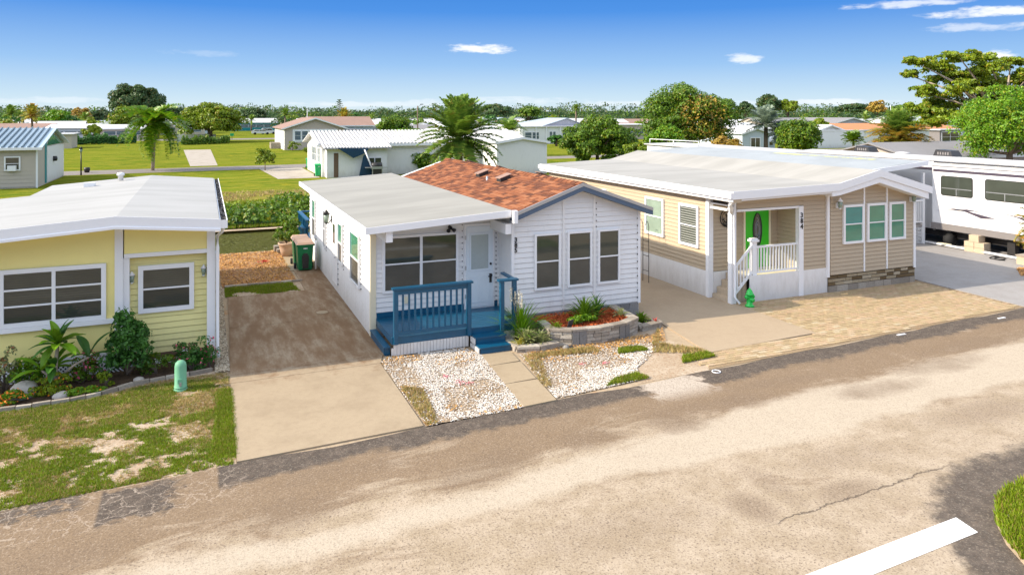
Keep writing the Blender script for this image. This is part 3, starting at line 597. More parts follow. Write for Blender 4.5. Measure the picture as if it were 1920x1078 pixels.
def carriage_lamp(parent, pl, u, z, mat='black', s=1.0, part='wall_lamp'):
    c = pl(u, .16*s, z); b = MB().pbox(pl, u-.05*s, u+.05*s, .02, .05, z-.12*s, z+.05*s); b.tube([pl(u, .05, z-.03*s), pl(u, .1*s, z-.12*s), pl(u, .16*s, z-.10*s)], .012*s, 6)
    lamp = b.build(part, mat, parent)
    MB().lathe(c[0], c[1], [(.05*s, z-.10*s), (.075*s, z+.10*s)], 6).build('lamp_glass', 'glass_pale', lamp)
    MB().lathe(c[0], c[1], [(.095*s, z+.10*s), (.03*s, z+.18*s), (.008*s, z+.22*s)], 6).build('lamp_cap', mat, lamp)
    MB().lathe(c[0], c[1], [(.012*s, z-.15*s), (.055*s, z-.10*s)], 6).build('lamp_base', mat, lamp); return lamp
def roof_slab(parent, pts, th, mat, name='roof'): return fixn(MB().slab(pts, th).build(name, mat, parent))
def lerp(a, b, t): return a+(b-a)*t

# ------------------------------------------------------------------ white home 385
H = thing('mobile_home', (3.7, 17.2, 0), 'white vinyl mobile home numbered 385 with half pale flat roof and half brown shingle gable', 'mobile home')
YB = 29.7; X0, XG, X1 = 3.88, 7.34, 11.2; YR = 18.2; YF = 17.3
w = MB(); w.box(X0, XG, YR, YB, 0.0, 2.86); 
w.build('wall', 'white', H)
gw = MB(); gw.prism(Pl('F', YF), [(XG, .05), (X1, .05), (X1, 2.98), (9.26, 3.62), (XG, 2.98)], -(YB-YF), 0); gw.build('gable_wall', 'white', H); 
fl, ff, fr, fg = Pl('L', X0), Pl('F', YR), Pl('R', X1), Pl('F', YF)
siding(H, fl, .04, 2.84, lambda z: (YR+.01, YB), .15, 'white')
siding(H, ff, .36, 2.84, lambda z: (X0+.10, XG-.0), .125, 'white')
gext = lambda z: (XG+.05, X1-.04) if z < 2.98 else (XG+.05+(z-2.98)*3.0, X1-.04-(z-2.98)*3.03)
siding(H, fg, .40, 3.60, gext, .135, 'white')
siding(H, Pl('L', XG), .40, 2.84, lambda z: (YF, YR), .135, 'white')
# corner posts and battens
MB().box(X0-.045, X0+.10, YR-.05, YR+.05, .04, 2.80).build('corner_trim', 'cream_trim', H)
MB().pbox(fg, XG-.03, XG+.05, -.0, .05, .36, 3.0).build('corner_trim', 'white_trim', H); MB().pbox(fg, X1-.05, X1+.03, 0, .05, .36, 2.98).build('corner_trim', 'white_trim', H)
for u in (8.825, 9.765): MB().pbox(fg, u-.035, u+.035, 0, .045, .40, 3.42).build('batten', 'white', H)
beads(H, fg, X1-.075, .5, 2.9, .2); beads(H, fg, 9.81, 2.55, 3.35, .16)
# stone skirting
sk = MB().pbox(fg, XG, X1, -.05, -.012, 0, .38).build('skirting', 'mortar', H)
for i in range(13):
    a = XG+.02+i*.295
    for j in range(2): MB().pbox(fg, a, a+.28, -.02, .012+random.uniform(0, .012), .02+j*.18, .185+j*.18).build('stone_panel', 'stone_gr', sk)
for i in range(4): MB().box(X1-.01, X1+.015, YF+.02+i*.3, YF+.3+i*.3, .02, .36).build('stone_panel', 'stone_gr', sk)
# windows
for u0, u1 in ((7.96, 8.72), (8.93, 9.67), (9.86, 10.55)): window(H, fg, u0, u1, 1.0, 2.48, 1, 2, .055, ('glass', 'glass_low'))
window(H, ff, 4.14, 6.16, 1.08, 2.53, 2, 2, .065, ('glass', 'glass_low'))
window(H, fl, 19.5, 20.8, .92, 2.35, 1, 2, .05, ('glass_green', 'glass_low'))
window(H, fl, 22.1, 22.85, 1.05, 2.30, 1, 2, .05, ('glass_green', 'glass_low'))
window(H, fl, 25.4, 25.8, 1.0, 2.32, 1, 2, .04, ('glass', 'glass_low'))
window(H, fl, 27.9, 28.7, .95, 2.40, 1, 2, .05, ('glass_green', 'glass_low'))
for u in (19.35, 21.98, 25.3, 27.8): beads(H, fl, u, .95, 2.3, .13)
# front door
d = MB().pbox(ff, 6.33, 7.18, 0, .06, .45, 2.70).build('door_frame', 'white_trim', H)
dr = MB().pbox(ff, 6.38, 7.13, .06, .085, .50, 2.64).build('door', 'door', H)
MB().pbox(ff, 6.50, 7.00, .085, .10, 1.50, 2.42).build('door_window', 'doorgrey', dr); MB().ring(ff, 6.46, 7.04, 1.46, 2.46, .045, .085, .105).build('door_window_frame', 'door', dr)
for u0, u1 in ((6.46, 6.72), (6.79, 7.04)): MB().ring(ff, u0, u1, .62, 1.32, .025, .085, .095).build('raised_panel', 'door', dr)
MB().tube([ff(7.06, .09, 1.62), ff(7.06, .12, 1.62)], .032, 10).build('deadbolt', 'black', dr)
hm = MB().tube([ff(7.06, .09, 1.32), ff(7.06, .15, 1.32)], .035, 10).tube([ff(7.06, .13, 1.30), ff(6.98, .14, 1.29)], .016, 6); hm.pbox(ff, 7.025, 7.09, .085, .11, 1.12, 1.36); hm.build('door_handle', 'black', dr)
beads(H, ff, 7.23, .6, 2.7, .12); beads(H, ff, 6.27, .6, 2.7, .16, .015)
for z in (.75, 1.5, 2.3): MB().pbox(ff, 6.345, 6.375, .06, .09, z, z+.1).build('hinge', 'steel', dr)
# side door and lamps
sd = MB().pbox(fl, 23.0, 23.95, .02, .06, .25, 2.30).build('side_door', 'white_trim', H)
MB().pbox(fl, 23.45, 23.8, .06, .07, 1.5, 2.1).build('side_door_window', 'glass', sd); MB().tube([fl(23.1, .05, 1.15), fl(23.1, .14, 1.15)], .03, 8).build('door_handle', 'steel', sd)
beads(H, fl, 22.95, .3, 2.3, .16)
carriage_lamp(H, fl, 24.2, 2.22, 'black', 1.3)
sp = MB().tube([ff(5.93, .03, 2.66), ff(5.93, .12, 2.64)], .05, 8); sp.tube([ff(5.9, .12, 2.62), ff(5.84, .2, 2.58)], [.03, .055], 8); sp.tube([ff(5.96, .12, 2.62), ff(6.02, .2, 2.58)], [.03, .055], 8); sp.build('security_light', 'black', H)
MB().pbox(ff, 4.72, 4.82, .02, .07, .78, .95).build('outlet_box', 'cream_trim', H)
MB().pbox(ff, 6.2, 6.28, .03, .1, 1.2, 1.3).build('door_bell', 'white_trim', H) if False else None
for i, ch in enumerate('385'): text(ch, (XG+.09, YF-.055, 2.31-i*.135), .17, 'black', H)
# corbels under the roof ends
for u in (4.06, 7.14): MB().box(u-.08, u+.08, 17.05, YR-.06, 2.56, 2.82).build('corbel', 'white_trim', H)
# flat roof half
zf = lambda x: 2.94+(x-3.5)*.062
RF = 16.98
roof_slab(H, [(3.5, RF, zf(3.5)), (7.22, RF, zf(7.22)), (7.22, 29.9, zf(7.22)), (3.5, 29.9, zf(3.5))], .05, 'flatroof', 'flat_roof')
MB().slab([(3.47, RF-.03, zf(3.47)+.012), (7.18, RF-.03, zf(7.18)+.012), (7.18, RF-.002, zf(7.18)+.012), (3.47, RF-.002, zf(3.47)+.012)], .16).build('fascia', 'white_trim', H)
MB().box(3.467, 3.497, RF-.0, 29.93, 2.79, 2.95).build('fascia', 'white_trim', H); MB().slab([(3.5, 29.902, 2.94), (7.22, 29.902, 3.17), (7.22, 29.93, 3.17), (3.5, 29.93, 2.94)], .17).build('fascia', 'white_trim', H)
MB().slab([(3.5, RF, 2.87), (7.22, RF, 3.02), (7.22, 29.8, 3.02), (3.5, 29.8, 2.87)], .03).build('soffit', 'white', H)
# gable half with individual shingles
GX0, GX1, GR, GY0, GY1, ZE, ZR_ = 7.22, 11.45, 9.26, 16.98, 28.6, 3.07, 3.78
zl = lambda x: ZE+(x-GX0)/(GR-GX0)*(ZR_-ZE) if x < GR else ZR_-(x-GR)/(GX1-GR)*(ZR_-3.02)
roof_slab(H, [(GX0, GY0, ZE), (GR, GY0, ZR_), (GR, GY1, ZR_), (GX0, GY1, ZE)], .05, 'shingle', 'roof_deck'); roof_slab(H, [(GR, GY0, ZR_), (GX1, GY0, 3.02), (GX1, GY1, 3.02), (GR, GY1, ZR_)], .05, 'shingle', 'roof_deck')
def shingles(xa, za, xb, zb, side):
    L = math.hypot(xb-xa, zb-za); sl_ = math.atan2(zb-za, xb-xa); P = []; Sx = []
    for i in range(int(L/.14)):
        s_ = i*.14; y = GY0+random.uniform(0, .2)
        while y < GY1-.1:
            wd = random.uniform(.14, .42); wd = min(wd, GY1-y); P.append((xa+s_*math.cos(sl_), y, za+s_*math.sin(sl_))); Sx.append((wd, random.uniform(.009, .024))); y += wd
    P = np.array(P); Sx = np.array(Sx); c, s_ = math.cos(sl_), math.sin(sl_)
    tv = [(0, 0, 0), (0, 1, 0), (.16, 1, 0), (.16, 0, 0), (0, 0, 1), (0, 1, 1), (.16, 1, .25), (.16, 0, .25)]; tf = [(4, 7, 6, 5), (0, 4, 5, 1), (0, 3, 7, 4), (1, 5, 6, 2)]
    T = np.zeros((len(P), 3, 3)); T[:, 0, 0] = c; T[:, 2, 0] = s_; T[:, 1, 1] = Sx[:, 0]*.985; T[:, 0, 2] = -s_*Sx[:, 1]; T[:, 2, 2] = c*Sx[:, 1]
    if side: 
        T[:, 0, 2] = s_*0-math.sin(sl_)*Sx[:, 1]; 
    V, F = scatter(tv, tf, P, T); return npmesh('shingle_courses', V, F, 'shingle', H, kind='stuff')
shingles(GX0, ZE+.002, GR, ZR_+.002, 0)
# mirrored slope: courses laid up from the right eave
def sh_r():
    o = shingles(0, 0, math.hypot(1, 0)*(GX1-GR), ZR_-3.02, 0); me = o.data; co = np.empty(len(me.vertices)*3); me.vertices.foreach_get('co', co); co = co.reshape(-1, 3)
    wx = co[:, 0]+H.location.x; co[:, 0] = GX1-wx-H.location.x; co[:, 2] += 3.022; me.vertices.foreach_set('co', co.ravel()); me.flip_normals(); me.update()
sh_r()
rc = MB(); y = GY0
while y < GY1-.1: rc.slab([(GR-.13, y, ZR_-.01), (GR, y, ZR_+.045), (GR, y+.24, ZR_+.035), (GR-.13, y+.24, ZR_-.02)], .015); rc.slab([(GR, y, ZR_+.045), (GR+.13, y, ZR_-.01), (GR+.13, y+.24, ZR_-.02), (GR, y+.24, ZR_+.035)], .015); y += .25
rc.build('ridge_caps', 'shingle', H, kind='stuff')
fx = MB()
for (xa, za, xb, zb) in ((GX0+.03, ZE, GR, ZR_), (GR, ZR_, GX1, 3.02)):
    fx.add([(xa, GY0-.035, za+.02), (xb, GY0-.035, zb+.02), (xb, GY0-.035, zb-.07), (xa, GY0-.035, za-.07), (xa, GY0+.0, za+.02), (xb, GY0+.0, zb+.02), (xb, GY0+.0, zb-.07), (xa, GY0+.0, za-.07)], [(0, 3, 2, 1), (0, 1, 5, 4), (3, 7, 6, 2), (0, 4, 7, 3), (1, 2, 6, 5)])
fx.build('drip_edge', 'steel', H)
fx = MB()
for (xa, za, xb, zb) in ((GX0+.06, ZE-.06, GR, ZR_-.06), (GR, ZR_-.06, GX1, 2.96)):
    fx.add([(xa, GY0-.02, za), (xb, GY0-.02, zb), (xb, GY0-.02, zb-.13), (xa, GY0-.02, za-.13), (xa, YF, za), (xb, YF, zb), (xb, YF, zb-.13), (xa, YF, za-.13)], [(0, 3, 2, 1), (0, 1, 5, 4), (3, 7, 6, 2), (0, 4, 7, 3), (1, 2, 6, 5)])
fx.build('gable_fascia', 'blue_edge', H)
MB().box(7.19, 7.30, 16.80, 16.94, 2.86, 3.18).build('roof_end_trim', 'white_trim', H)
for x, y in ((8.62, 22.9), (8.62, 21.0), (9.75, 27.0), (9.72, 20.4), (9.8, 24.0)):
    z = zl(x); s_ = (ZR_-ZE)/(GR-GX0)*(1 if x < GR else -1)
    v = MB().slab([(x-.16, y-.17, z-.16*s_+.13), (x+.16, y-.17, z+.16*s_+.13), (x+.16, y+.17, z+.16*s_+.13), (x-.16, y+.17, z-.16*s_+.13)], .11).build('roof_vent', 'dark', H)
    MB().slab([(x-.2, y-.2, z-.2*s_+.15), (x+.2, y-.2, z+.2*s_+.15), (x+.2, y+.2, z+.2*s_+.15), (x-.2, y+.2, z-.2*s_+.15)], .02).build('vent_cap', 'roofb', v)
MB().lathe(8.42, 21.9, [(.035, 3.3), (.035, 3.62)], 10).build('vent_pipe', 'steel', H)
# back deck of the home
BDK = thing('back_deck', (3.6, 30.5, 0), 'blue railed wooden back deck by the canal behind the white home', 'deck')
MB().box(3.78, 7.4, 29.95, 32.9, .35, .43).build('deck_floor', 'blue', BDK)
for x, y in ((3.83, 31.3), (3.83, 32.85), (5.2, 32.85), (6.6, 32.85)): MB().box(x-.05, x+.05, y-.05, y+.05, -.8, 1.34).build('post', 'blue', BDK)
MB().box(3.75, 3.91, 30.0, 32.95, 1.34, 1.39).build('rail', 'blue', BDK); MB().box(3.91, 7.2, 32.79, 32.95, 1.34, 1.39).build('rail', 'blue', BDK)
MB().box(3.60, 3.74, 29.95, 31.2, 1.02, 1.07).build('rail', 'blue', BDK)
for i in range(19): MB().box(3.81, 3.85, 30.05+i*.148, 30.09+i*.148, .43, 1.34).build('baluster', 'blue', BDK)
for i in range(8): MB().box(3.65, 3.69, 30.0+i*.15, 30.04+i*.15, .1, 1.02).build('baluster', 'blue', BDK)
# front deck
D = thing('porch_deck', (5, 16.5, 0), 'blue painted porch deck with railing and steps in front of the white home', 'deck')
DZ = .46; DY0, DY1 = 16.48, 18.16
nb = 12
for i in range(nb):
    y0 = DY0+i*(DY1-DY0)/nb; MB().box(3.98, 7.1 if y0 < YF-.14 else 7.3, y0, y0+(DY1-DY0)/nb-.008, DZ-.03, DZ).build('deck_board', 'blue', D)
MB().box(3.99, 7.09, DY0+.01, DY0+.05, DZ-.17, DZ-.032).build('rim_joist', 'blue', D); MB().box(3.99, 4.03, DY0+.06, DY1, DZ-.17, DZ-.032).build('rim_joist', 'blue', D)
MB().box(4.0, 7.28, DY1+.005, DY1+.02, DZ, DZ+.14).build('skirting_board', 'blue', D)
# white vertical skirting in separate slats
x = 4.03
while x < 5.86: MB().box(x, x+.072, DY0+.015, DY0+.04, .03, DZ-.175).build('skirt_slat', 'white', D); x += .080
x = 6.76
while x < 7.08: MB().box(x, x+.072, DY0+.015, DY0+.04, .03, DZ-.175).build('skirt_slat', 'white', D); x += .080
MB().box(3.978, 4.03, 16.50, 16.53, .03, .20).build('skirt_slat', 'white', D)
def post(x, y, h=1.10): return MB().box(x-.05, x+.05, y-.05, y+.05, DZ-.16, DZ+h).build('post', 'blue', D)
post(4.07, 16.47); post(5.86, 16.47); post(6.72, 16.47, 1.06); post(7.05, 16.47, 1.06)
MB().box(3.98, 5.95, 16.39, 16.55, DZ+1.10, DZ+1.145).build('top_rail', 'blue', D); MB().box(4.12, 5.81, 16.44, 16.50, DZ+.98, DZ+1.09).build('rail', 'blue', D); MB().box(4.12, 5.81, 16.44, 16.50, DZ+.05, DZ+.13).build('rail', 'blue', D)
for i in range(11): x = 4.24+i*.146; MB().box(x-.021, x+.021, 16.45, 16.49, DZ+.131, DZ+.979).build('baluster', 'blue', D)
MB().box(6.62, 7.14, 16.39, 16.55, DZ+1.06, DZ+1.105).build('top_rail', 'blue', D); MB().box(6.77, 7.0, 16.44, 16.50, DZ+.03, DZ+.10).build('rail', 'blue', D); MB().box(6.86, 6.90, 16.45, 16.49, DZ+.10, DZ+1.06).build('baluster', 'blue', D) if False else None
MB().box(7.0, 7.1, 16.53, 17.25, DZ+1.06, DZ+1.105).build('top_rail', 'blue', D)
for k in range(2):
    z = DZ-(k+1)*.155; y0 = DY0-(k+1)*.29
    MB().box(5.93, 6.72+.02*k, y0-.02, y0+.30, z-.03, z).build('tread', 'blue', D); MB().box(5.95, 6.70+.02*k, y0, y0+.03, z-.155, z-.031).build('riser', 'blue', D); MB().box(5.90, 5.928, y0, DY0, .02 if k == 1 else z-.155, z-.03).build('stringer', 'white', D)
MB().box(3.82, 3.975, 16.6, 18.14, .18, .215).build('tread', 'blue', D); MB().box(3.85, 3.975, 16.63, 16.66, .02, .179).build('riser', 'blue', D); MB().box(3.84, 3.87, 16.67, 18.14, .02, .179).build('riser', 'blue', D)


# ------------------------------------------------------------------ yellow home
Yh = thing('mobile_home', (-3, 17.9, 0), 'yellow mobile home with white roof and lattice skirt at the left', 'mobile home')
YY = 17.9; YS = 18.15; yf = Pl('F', YY); ys = Pl('F', YS)
MB().box(-9.0, -4.75, YY+.02, 24.9, .42, 3.02).build('wall', 'yellow', Yh); MB().box(-4.74, -1.70, YY+.02, 28.0, .42, 3.02).build('wall', 'yellow', Yh); MB().box(-1.70, .2, YS+.02, 28.2, .2, 2.95).build('wall', 'yellow_siding', Yh)
MB().prism(yf, [(-9.0, .46), (-1.80, .46), (-1.80, 3.26), (-4.6, 3.1), (-9, 3.0)], -.02, 0).build('front_panel', 'yellow', Yh)
MB().prism(Pl('F', YY), [(-1.62, 2.56), (.05, 2.54), (.05, 3.08), (-1.62, 3.18)], -.04, -.01).build('front_panel', 'yellow', Yh)
siding(Yh, ys, .26, 2.52, lambda z: (-1.62, .06), .135, 'yellow_siding')
MB().box(-1.62, .2, YY+.03, YS+.01, 2.50, 2.56).build('soffit', 'yellow', Yh)
MB().pbox(yf, -1.80, -1.64, -.06, .035, .40, 3.24).build('corner_trim', 'white_trim', Yh); MB().pbox(yf, -1.64, -1.52, -.22, -.02, .40, 2.47).build('corner_trim', 'white_trim', Yh)
MB().pbox(yf, .05, .22, -.25, .03, .12, 3.1).build('corner_trim', 'white_trim', Yh); MB().pbox(yf, -1.62, .05, -.06, .02, 2.47, 2.56).build('beam', 'white_trim', Yh)
MB().box(.2, .23, YS+.2, 28.2, .1, 3.0).build('side_wall', 'white', Yh)
MB().pbox(ys, -1.62, .05, 0, .03, .13, .25).build('base_board', 'brown', Yh); MB().pbox(yf, -9, -1.64, -.02, .02, .30, .455).build('base_board', 'white_trim', Yh); MB().pbox(ys, -1.62, -.6, 0, .05, .02, .125).build('base_board', 'white_trim', Yh)
# windows
wa = window(Yh, yf, -3.90, -1.96, 1.20, 2.40, 2, 3, .09, ('glass', 'glass', 'glass'), name='window')
wb = window(Yh, yf, -6.1, -3.95, 1.20, 2.40, 2, 3, .09, ('glass', 'glass', 'glass'), name='window')
MB().pbox(yf, -6.2, -1.80, .0, .10, 1.10, 1.195).build('window_sill', 'white_trim', Yh)
wc = window(Yh, ys, -1.36, -.22, 1.18, 2.24, 1, 2, .10, ('glass', 'glass'))
for pl, u0, u1, z0, z1 in ((yf, -3.8, -2.06, 1.3, 2.3), (yf, -6.0, -4.05, 1.3, 2.3), (ys, -1.25, -.32, 1.29, 2.14)):
    m = MB(); z = z0
    while z < z1: m.pbox(pl, u0, u1, .0595, .061, z, z+.010); z += .05
    m.build('blind_slats', plain('dimmed_blind_on_pane', (.03, .028, .025), .6, .3, 3), Yh, kind='stuff')  # slats lie on the pane; the room's dimness is put into their colour
carriage_lamp(Yh, ys, -1.48, 1.98, 'white_trim', .75); carriage_lamp(Yh, ys, -.02, 2.02, 'white_trim', .75)
# lattice skirt: crossing slats
lt = MB(); x = -6.2
while x < -.5:
    pl = yf if x < -1.9 else ys
    for sg in (1, -1):
        h = .33 if pl is yf else .12
        a = x if sg > 0 else x+h; b_ = x+h if sg > 0 else x
        lt.prism(pl, [(a-.018, 0), (a+.018, 0), (b_+.018, h), (b_-.018, h)], .0 if sg > 0 else .012, .012 if sg > 0 else .022)
    x += .085
lt.build('lattice_slats', 'white_trim', Yh, kind='stuff')
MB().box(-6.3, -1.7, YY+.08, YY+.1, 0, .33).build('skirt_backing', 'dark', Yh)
# roof
AX = -1.72; RY = 17.25
def rz(x): return 3.46-(AX-x)*.075 if x < AX else 3.46-(x-AX)*.083
def ys_(pts, mat, nm, th): return roof_slab(Yh, pts, th, mat, nm)
ys_([(AX, RY, rz(AX)), (.30, RY, rz(.3)), (.30, 28.7, rz(.3)), (AX, 28.7, rz(AX))], 'roof_white', 'roof', .06)
ys_([(-4.7, RY, rz(-4.7)), (AX, RY, rz(AX)), (AX, 28.7, rz(AX)), (-4.7, 28.4, rz(-4.7))], 'roof_white', 'roof', .06)
ys_([(-10, RY, rz(-10)), (-4.7, RY, rz(-4.7)), (-4.7, 25.6, rz(-4.7)-.05), (-10, 25.0, rz(-10))], 'roof_white', 'roof', .06)
fz = MB()
for a, b_ in ((-10, AX), (AX, .33)):
    fz.add([(a, RY-.03, rz(a)+.015), (b_, RY-.03, rz(b_)+.015), (b_, RY-.03, rz(b_)-.23), (a, RY-.03, rz(a)-.23), (a, RY-.004, rz(a)+.015), (b_, RY-.004, rz(b_)+.015), (b_, RY-.004, rz(b_)-.23), (a, RY-.004, rz(a)-.23)], [(0, 3, 2, 1), (0, 1, 5, 4), (3, 7, 6, 2), (1, 2, 6, 5)])
fz.build('fascia', 'white_trim', Yh)
lip = MB()
for a, b_ in ((-10, AX), (AX, .33)):
    lip.add([(a, RY-.055, rz(a)-.20), (b_, RY-.055, rz(b_)-.20), (b_, RY-.055, rz(b_)-.25), (a, RY-.055, rz(a)-.25), (a, RY-.031, rz(a)-.18), (b_, RY-.031, rz(b_)-.18), (b_, RY-.031, rz(b_)-.25), (a, RY-.031, rz(a)-.25)], [(0, 3, 2, 1), (0, 1, 5, 4), (3, 7, 6, 2), (1, 2, 6, 5)])
lip.build('fascia_lip', 'white_trim', Yh)
sf = MB()
for a, b_ in ((-10, AX), (AX, .3)): sf.slab([(a, RY, rz(a)-.2), (b_, RY, rz(b_)-.2), (b_, YY+.3, rz(b_)-.2), (a, YY+.3, rz(a)-.2)], .02)
sf.build('soffit', 'white', Yh)
gt = MB().box(.31, .33, RY, 28.7, 3.10, 3.27); gt.box(.45, .47, RY, 28.7, 3.12, 3.28); gt.box(.33, .45, RY, 28.7, 3.10, 3.12); gt.box(.31, .47, RY-.02, RY-.0, 3.10, 3.28); gtr = gt.build('gutter', 'white_trim', Yh)
n = 3000; lp = np.stack([RNG.uniform(.34, .44, n), RNG.uniform(RY+.05, 28.6, n), RNG.uniform(3.2, 3.27, n)], -1)
leafcloud('gutter_leaf_guard', lp, np.tile([0, 0, 1.], (n, 1)), .06, 'dark', Yh, kind='stuff')
MB().tube([(.39, RY+.1, 3.1), (.36, RY+.3, 2.98), (.27, YY-.12, 2.86), (.27, YY-.1, 2.6), (.27, YY-.1, .3), (.30, YY-.2, .12)], .038, 8).build('downspout', 'white_trim', Yh)
v = MB().box(-3.5, -3.2, 26.2, 26.5, 3.30, 3.46); v.build('roof_vent', 'white_trim', Yh); MB().lathe(-2.6, 27.6, [(.08, 3.3), (.08, 3.56), (.12, 3.57), (.11, 3.65), (.03, 3.67)], 14).build('vent_pipe', 'white_trim', Yh)
MB().box(.24, .42, 25.0, 25.4, .3, 1.2).build('meter_box', 'steel', Yh)

# ------------------------------------------------------------------ tan home 384
Nh = thing('mobile_home', (14.3, 17.15, 0), 'tan sided mobile home numbered 384 with recessed porch and lime green door', 'mobile home')
NX0, NXP, NXG, NX1, NY, NYP, NB_ = 14.22, 16.9, 18.1, 21.92, 17.15, 18.05, 29.2
nl, nf, np_, ng = Pl('L', NX0), Pl('F', NY), Pl('F', NYP), Pl('F', NY-.04)
m = MB().box(NX0, NXG, NYP, NB_, 0, 3.1); m.build('wall', 'tan', Nh)
MB().box(NXP, NXG, NY, NYP, 0, 3.1).build('wall', 'tan', Nh)
MB().prism(ng, [(NXG, .5), (NX1, .5), (NX1, 3.12), (19.8, 3.62), (NXG, 3.12)], -(NB_-NY), 0).build('gable_wall', 'tan', Nh)
siding(Nh, nl, .82, 3.05, lambda z: (NYP+.02, NB_), .125, 'tan')
siding(Nh, np_, .82, 2.98, lambda z: (NX0+.1, NXP), .125, 'tan')
siding(Nh, Pl('L', NXP), .82, 2.98, lambda z: (NY+.1, NYP), .125, 'tan')
siding(Nh, nf, .80, 3.05, lambda z: (NXP+.16, NXG-.08), .125, 'tan')
siding(Nh, nf, 2.82, 3.10, lambda z: (14.5, NXP+.16), .14, 'tan')
siding(Nh, ng, .56, 3.60, lambda z: (NXG+.06, NX1-.05) if z < 3.1 else (NXG+.06+(z-3.1)*3.0, NX1-.05-(z-3.1)*3.2), .125, 'tan')
MB().box(14.5, NXP+.16, NY, NY+.06, 2.80, 3.10).build('porch_header', 'tan', Nh); MB().pbox(nf, 14.5, NXP+.02, -.06, .03, 2.73, 2.80).build('porch_beam', 'white_trim', Nh)
MB().box(NX0+.02, NXP-.03, NY+.08, NYP-.04, 2.90, 2.94).build('porch_ceiling', 'white', Nh)
MB().box(14.30, 14.48, NY-.02, NY+.14, .0, 3.1).build('porch_column', 'white_trim', Nh); MB().pbox(nf, NXP-.02, NXP+.16, -.1, .05, .0, 2.79).build('porch_post', 'white_trim', Nh)
MB().tube([(14.20, 16.98, 3.1), (14.34, 17.05, 2.9), (14.36, 17.07, .25), (14.42, 16.9, .08)], .036, 8).build('downspout', 'white_trim', Nh)
MB().box(NX0-.055, NX0+.12, NYP-.04, NYP+.10, .0, 3.05).build('corner_trim', 'white_trim', Nh); MB().box(NX0, 14.35, NY+.1, NYP-.05, 2.76, 2.82).build('porch_beam', 'white_trim', Nh)
for u in (NXG-.05, NX1-.02): MB().pbox(ng, u-.05, u+.05, -.1, .05, .5, 3.1).build('corner_trim', 'white_trim', Nh)
for u in (19.60, 20.62): MB().pbox(ng, u-.028, u+.028, 0, .045, .56, 3.55).build('batten', 'white_trim', Nh)
# white skirt
MB().box(NX0-.03, NX0-.001, NYP+.0, NB_, 0, .82).build('skirting', 'white', Nh)
MB().box(14.98, NXG-.02, NY-.03, NY-.002, 0, .80).build('skirting', 'white', Nh); MB().box(14.98, NXP+.3, NY, NYP, .70, .78).build('porch_floor', 'cream_trim', Nh)
MB().box(14.35, 15.0, NYP-.04, NYP-.002, 0, .80).build('skirting', 'white', Nh)
for k in range(4): z = .775-(k)*.195; x = 14.98-k*.17; MB().box(x-.17, x+.02, NY+.14, NYP-.05, 0, z-.03-.0).build('step', 'block', Nh)
# stone plinth
st = MB().pbox(ng, NXG-.04, NX1+.03, -.05, 0.0, 0, .54).build('stone_plinth', 'mortar', Nh)
zc = 0.02
for r_, hh in enumerate((.20, .10, .10, .09)):
    u = NXG-.03
    while u < NX1:
        wd = random.uniform(.28, .46) if r_ else random.uniform(.30, .5); wd = min(wd, NX1+.02-u)
        if wd > .05: MB().pbox(ng, u, u+wd-.014, 0, .018+random.uniform(0, .018), zc, zc+hh-.012).build('stone_block', 'stone_tan' if r_ else 'stone_lt', st)
        u += wd
    zc += hh+.008
for i in range(5):
    for r_ in range(3): MB().box(NX1+.03, NX1+.05, NY+i*.4, NY+i*.4+.38, .02+r_*.17, .17+r_*.17).build('stone_block', 'stone_tan', st)
# windows and door
for u0, u1, g_ in ((18.66, 19.55, 'glass_teal'), (19.70, 20.56, 'glass_green'), (20.70, 21.44, 'glass_green')): window(Nh, ng, u0, u1, 1.50, 2.74, 1, 2, .075, (g_, 'glass_green'))
window(Nh, nl, 20.35, 21.45, 1.50, 2.78, 1, 2, .08, ('glass_pale', 'glass_pale')); window(Nh, nl, 18.50, 19.50, 1.45, 2.76, 1, 2, .08, ('glass', 'glass'), blinds=.075)
window(Nh, nl, 24.0, 24.8, 1.9, 2.7, 1, 1, .06, ('glass_pale',))
dd = MB().ring(np_, 15.50, 16.58, .78, 2.80, .07, 0, .06, .02).build('door_frame', 'cream_trim', Nh); gd = MB().pbox(np_, 15.57, 16.51, .02, .045, .80, 2.72).build('front_door', 'lime', Nh)
ov = [(16.04+.15*math.cos(t), 1.98+.50*math.sin(t)) for t in [2*math.pi*i/24 for i in range(24)]]; MB().prism(np_, ov, .045, .065).build('oval_door_glass', 'glass', gd)
ov2 = MB()
for i in range(24): t0, t1 = 2*math.pi*i/24, 2*math.pi*(i+1)/24; ov2.prism(np_, [(16.04+a*math.cos(t), 1.98+b_*math.sin(t)) for a, b_, t in ((.15, .5, t0), (.18, .54, t0), (.18, .54, t1), (.15, .5, t1))], .045, .075)
ov2.build('oval_frame', 'dark', gd)
om = MB()
for s_ in (-1, 1):
    for k in range(3): om.tube([np_(16.04+s_*.10*math.sin(math.pi*q/8)*(1-.25*k), .07, 1.58+k*.1+(.8-k*.2)*q/8) for q in range(9)], .006, 4, False)
om.build('leaded_pattern', 'steel', gd)
for u0, u1 in ((15.66, 15.98), (16.1, 16.42)): MB().ring(np_, u0, u1, .90, 1.36, .02, .045, .058).build('raised_panel', 'lime', gd)
hd = MB().tube([np_(15.66, .05, 1.72), np_(15.66, .09, 1.72)], .03, 8).tube([np_(15.66, .06, 1.55), np_(15.66, .10, 1.50), np_(15.66, .06, 1.36)], .012, 6); hd.build('door_handle', 'steel', gd)
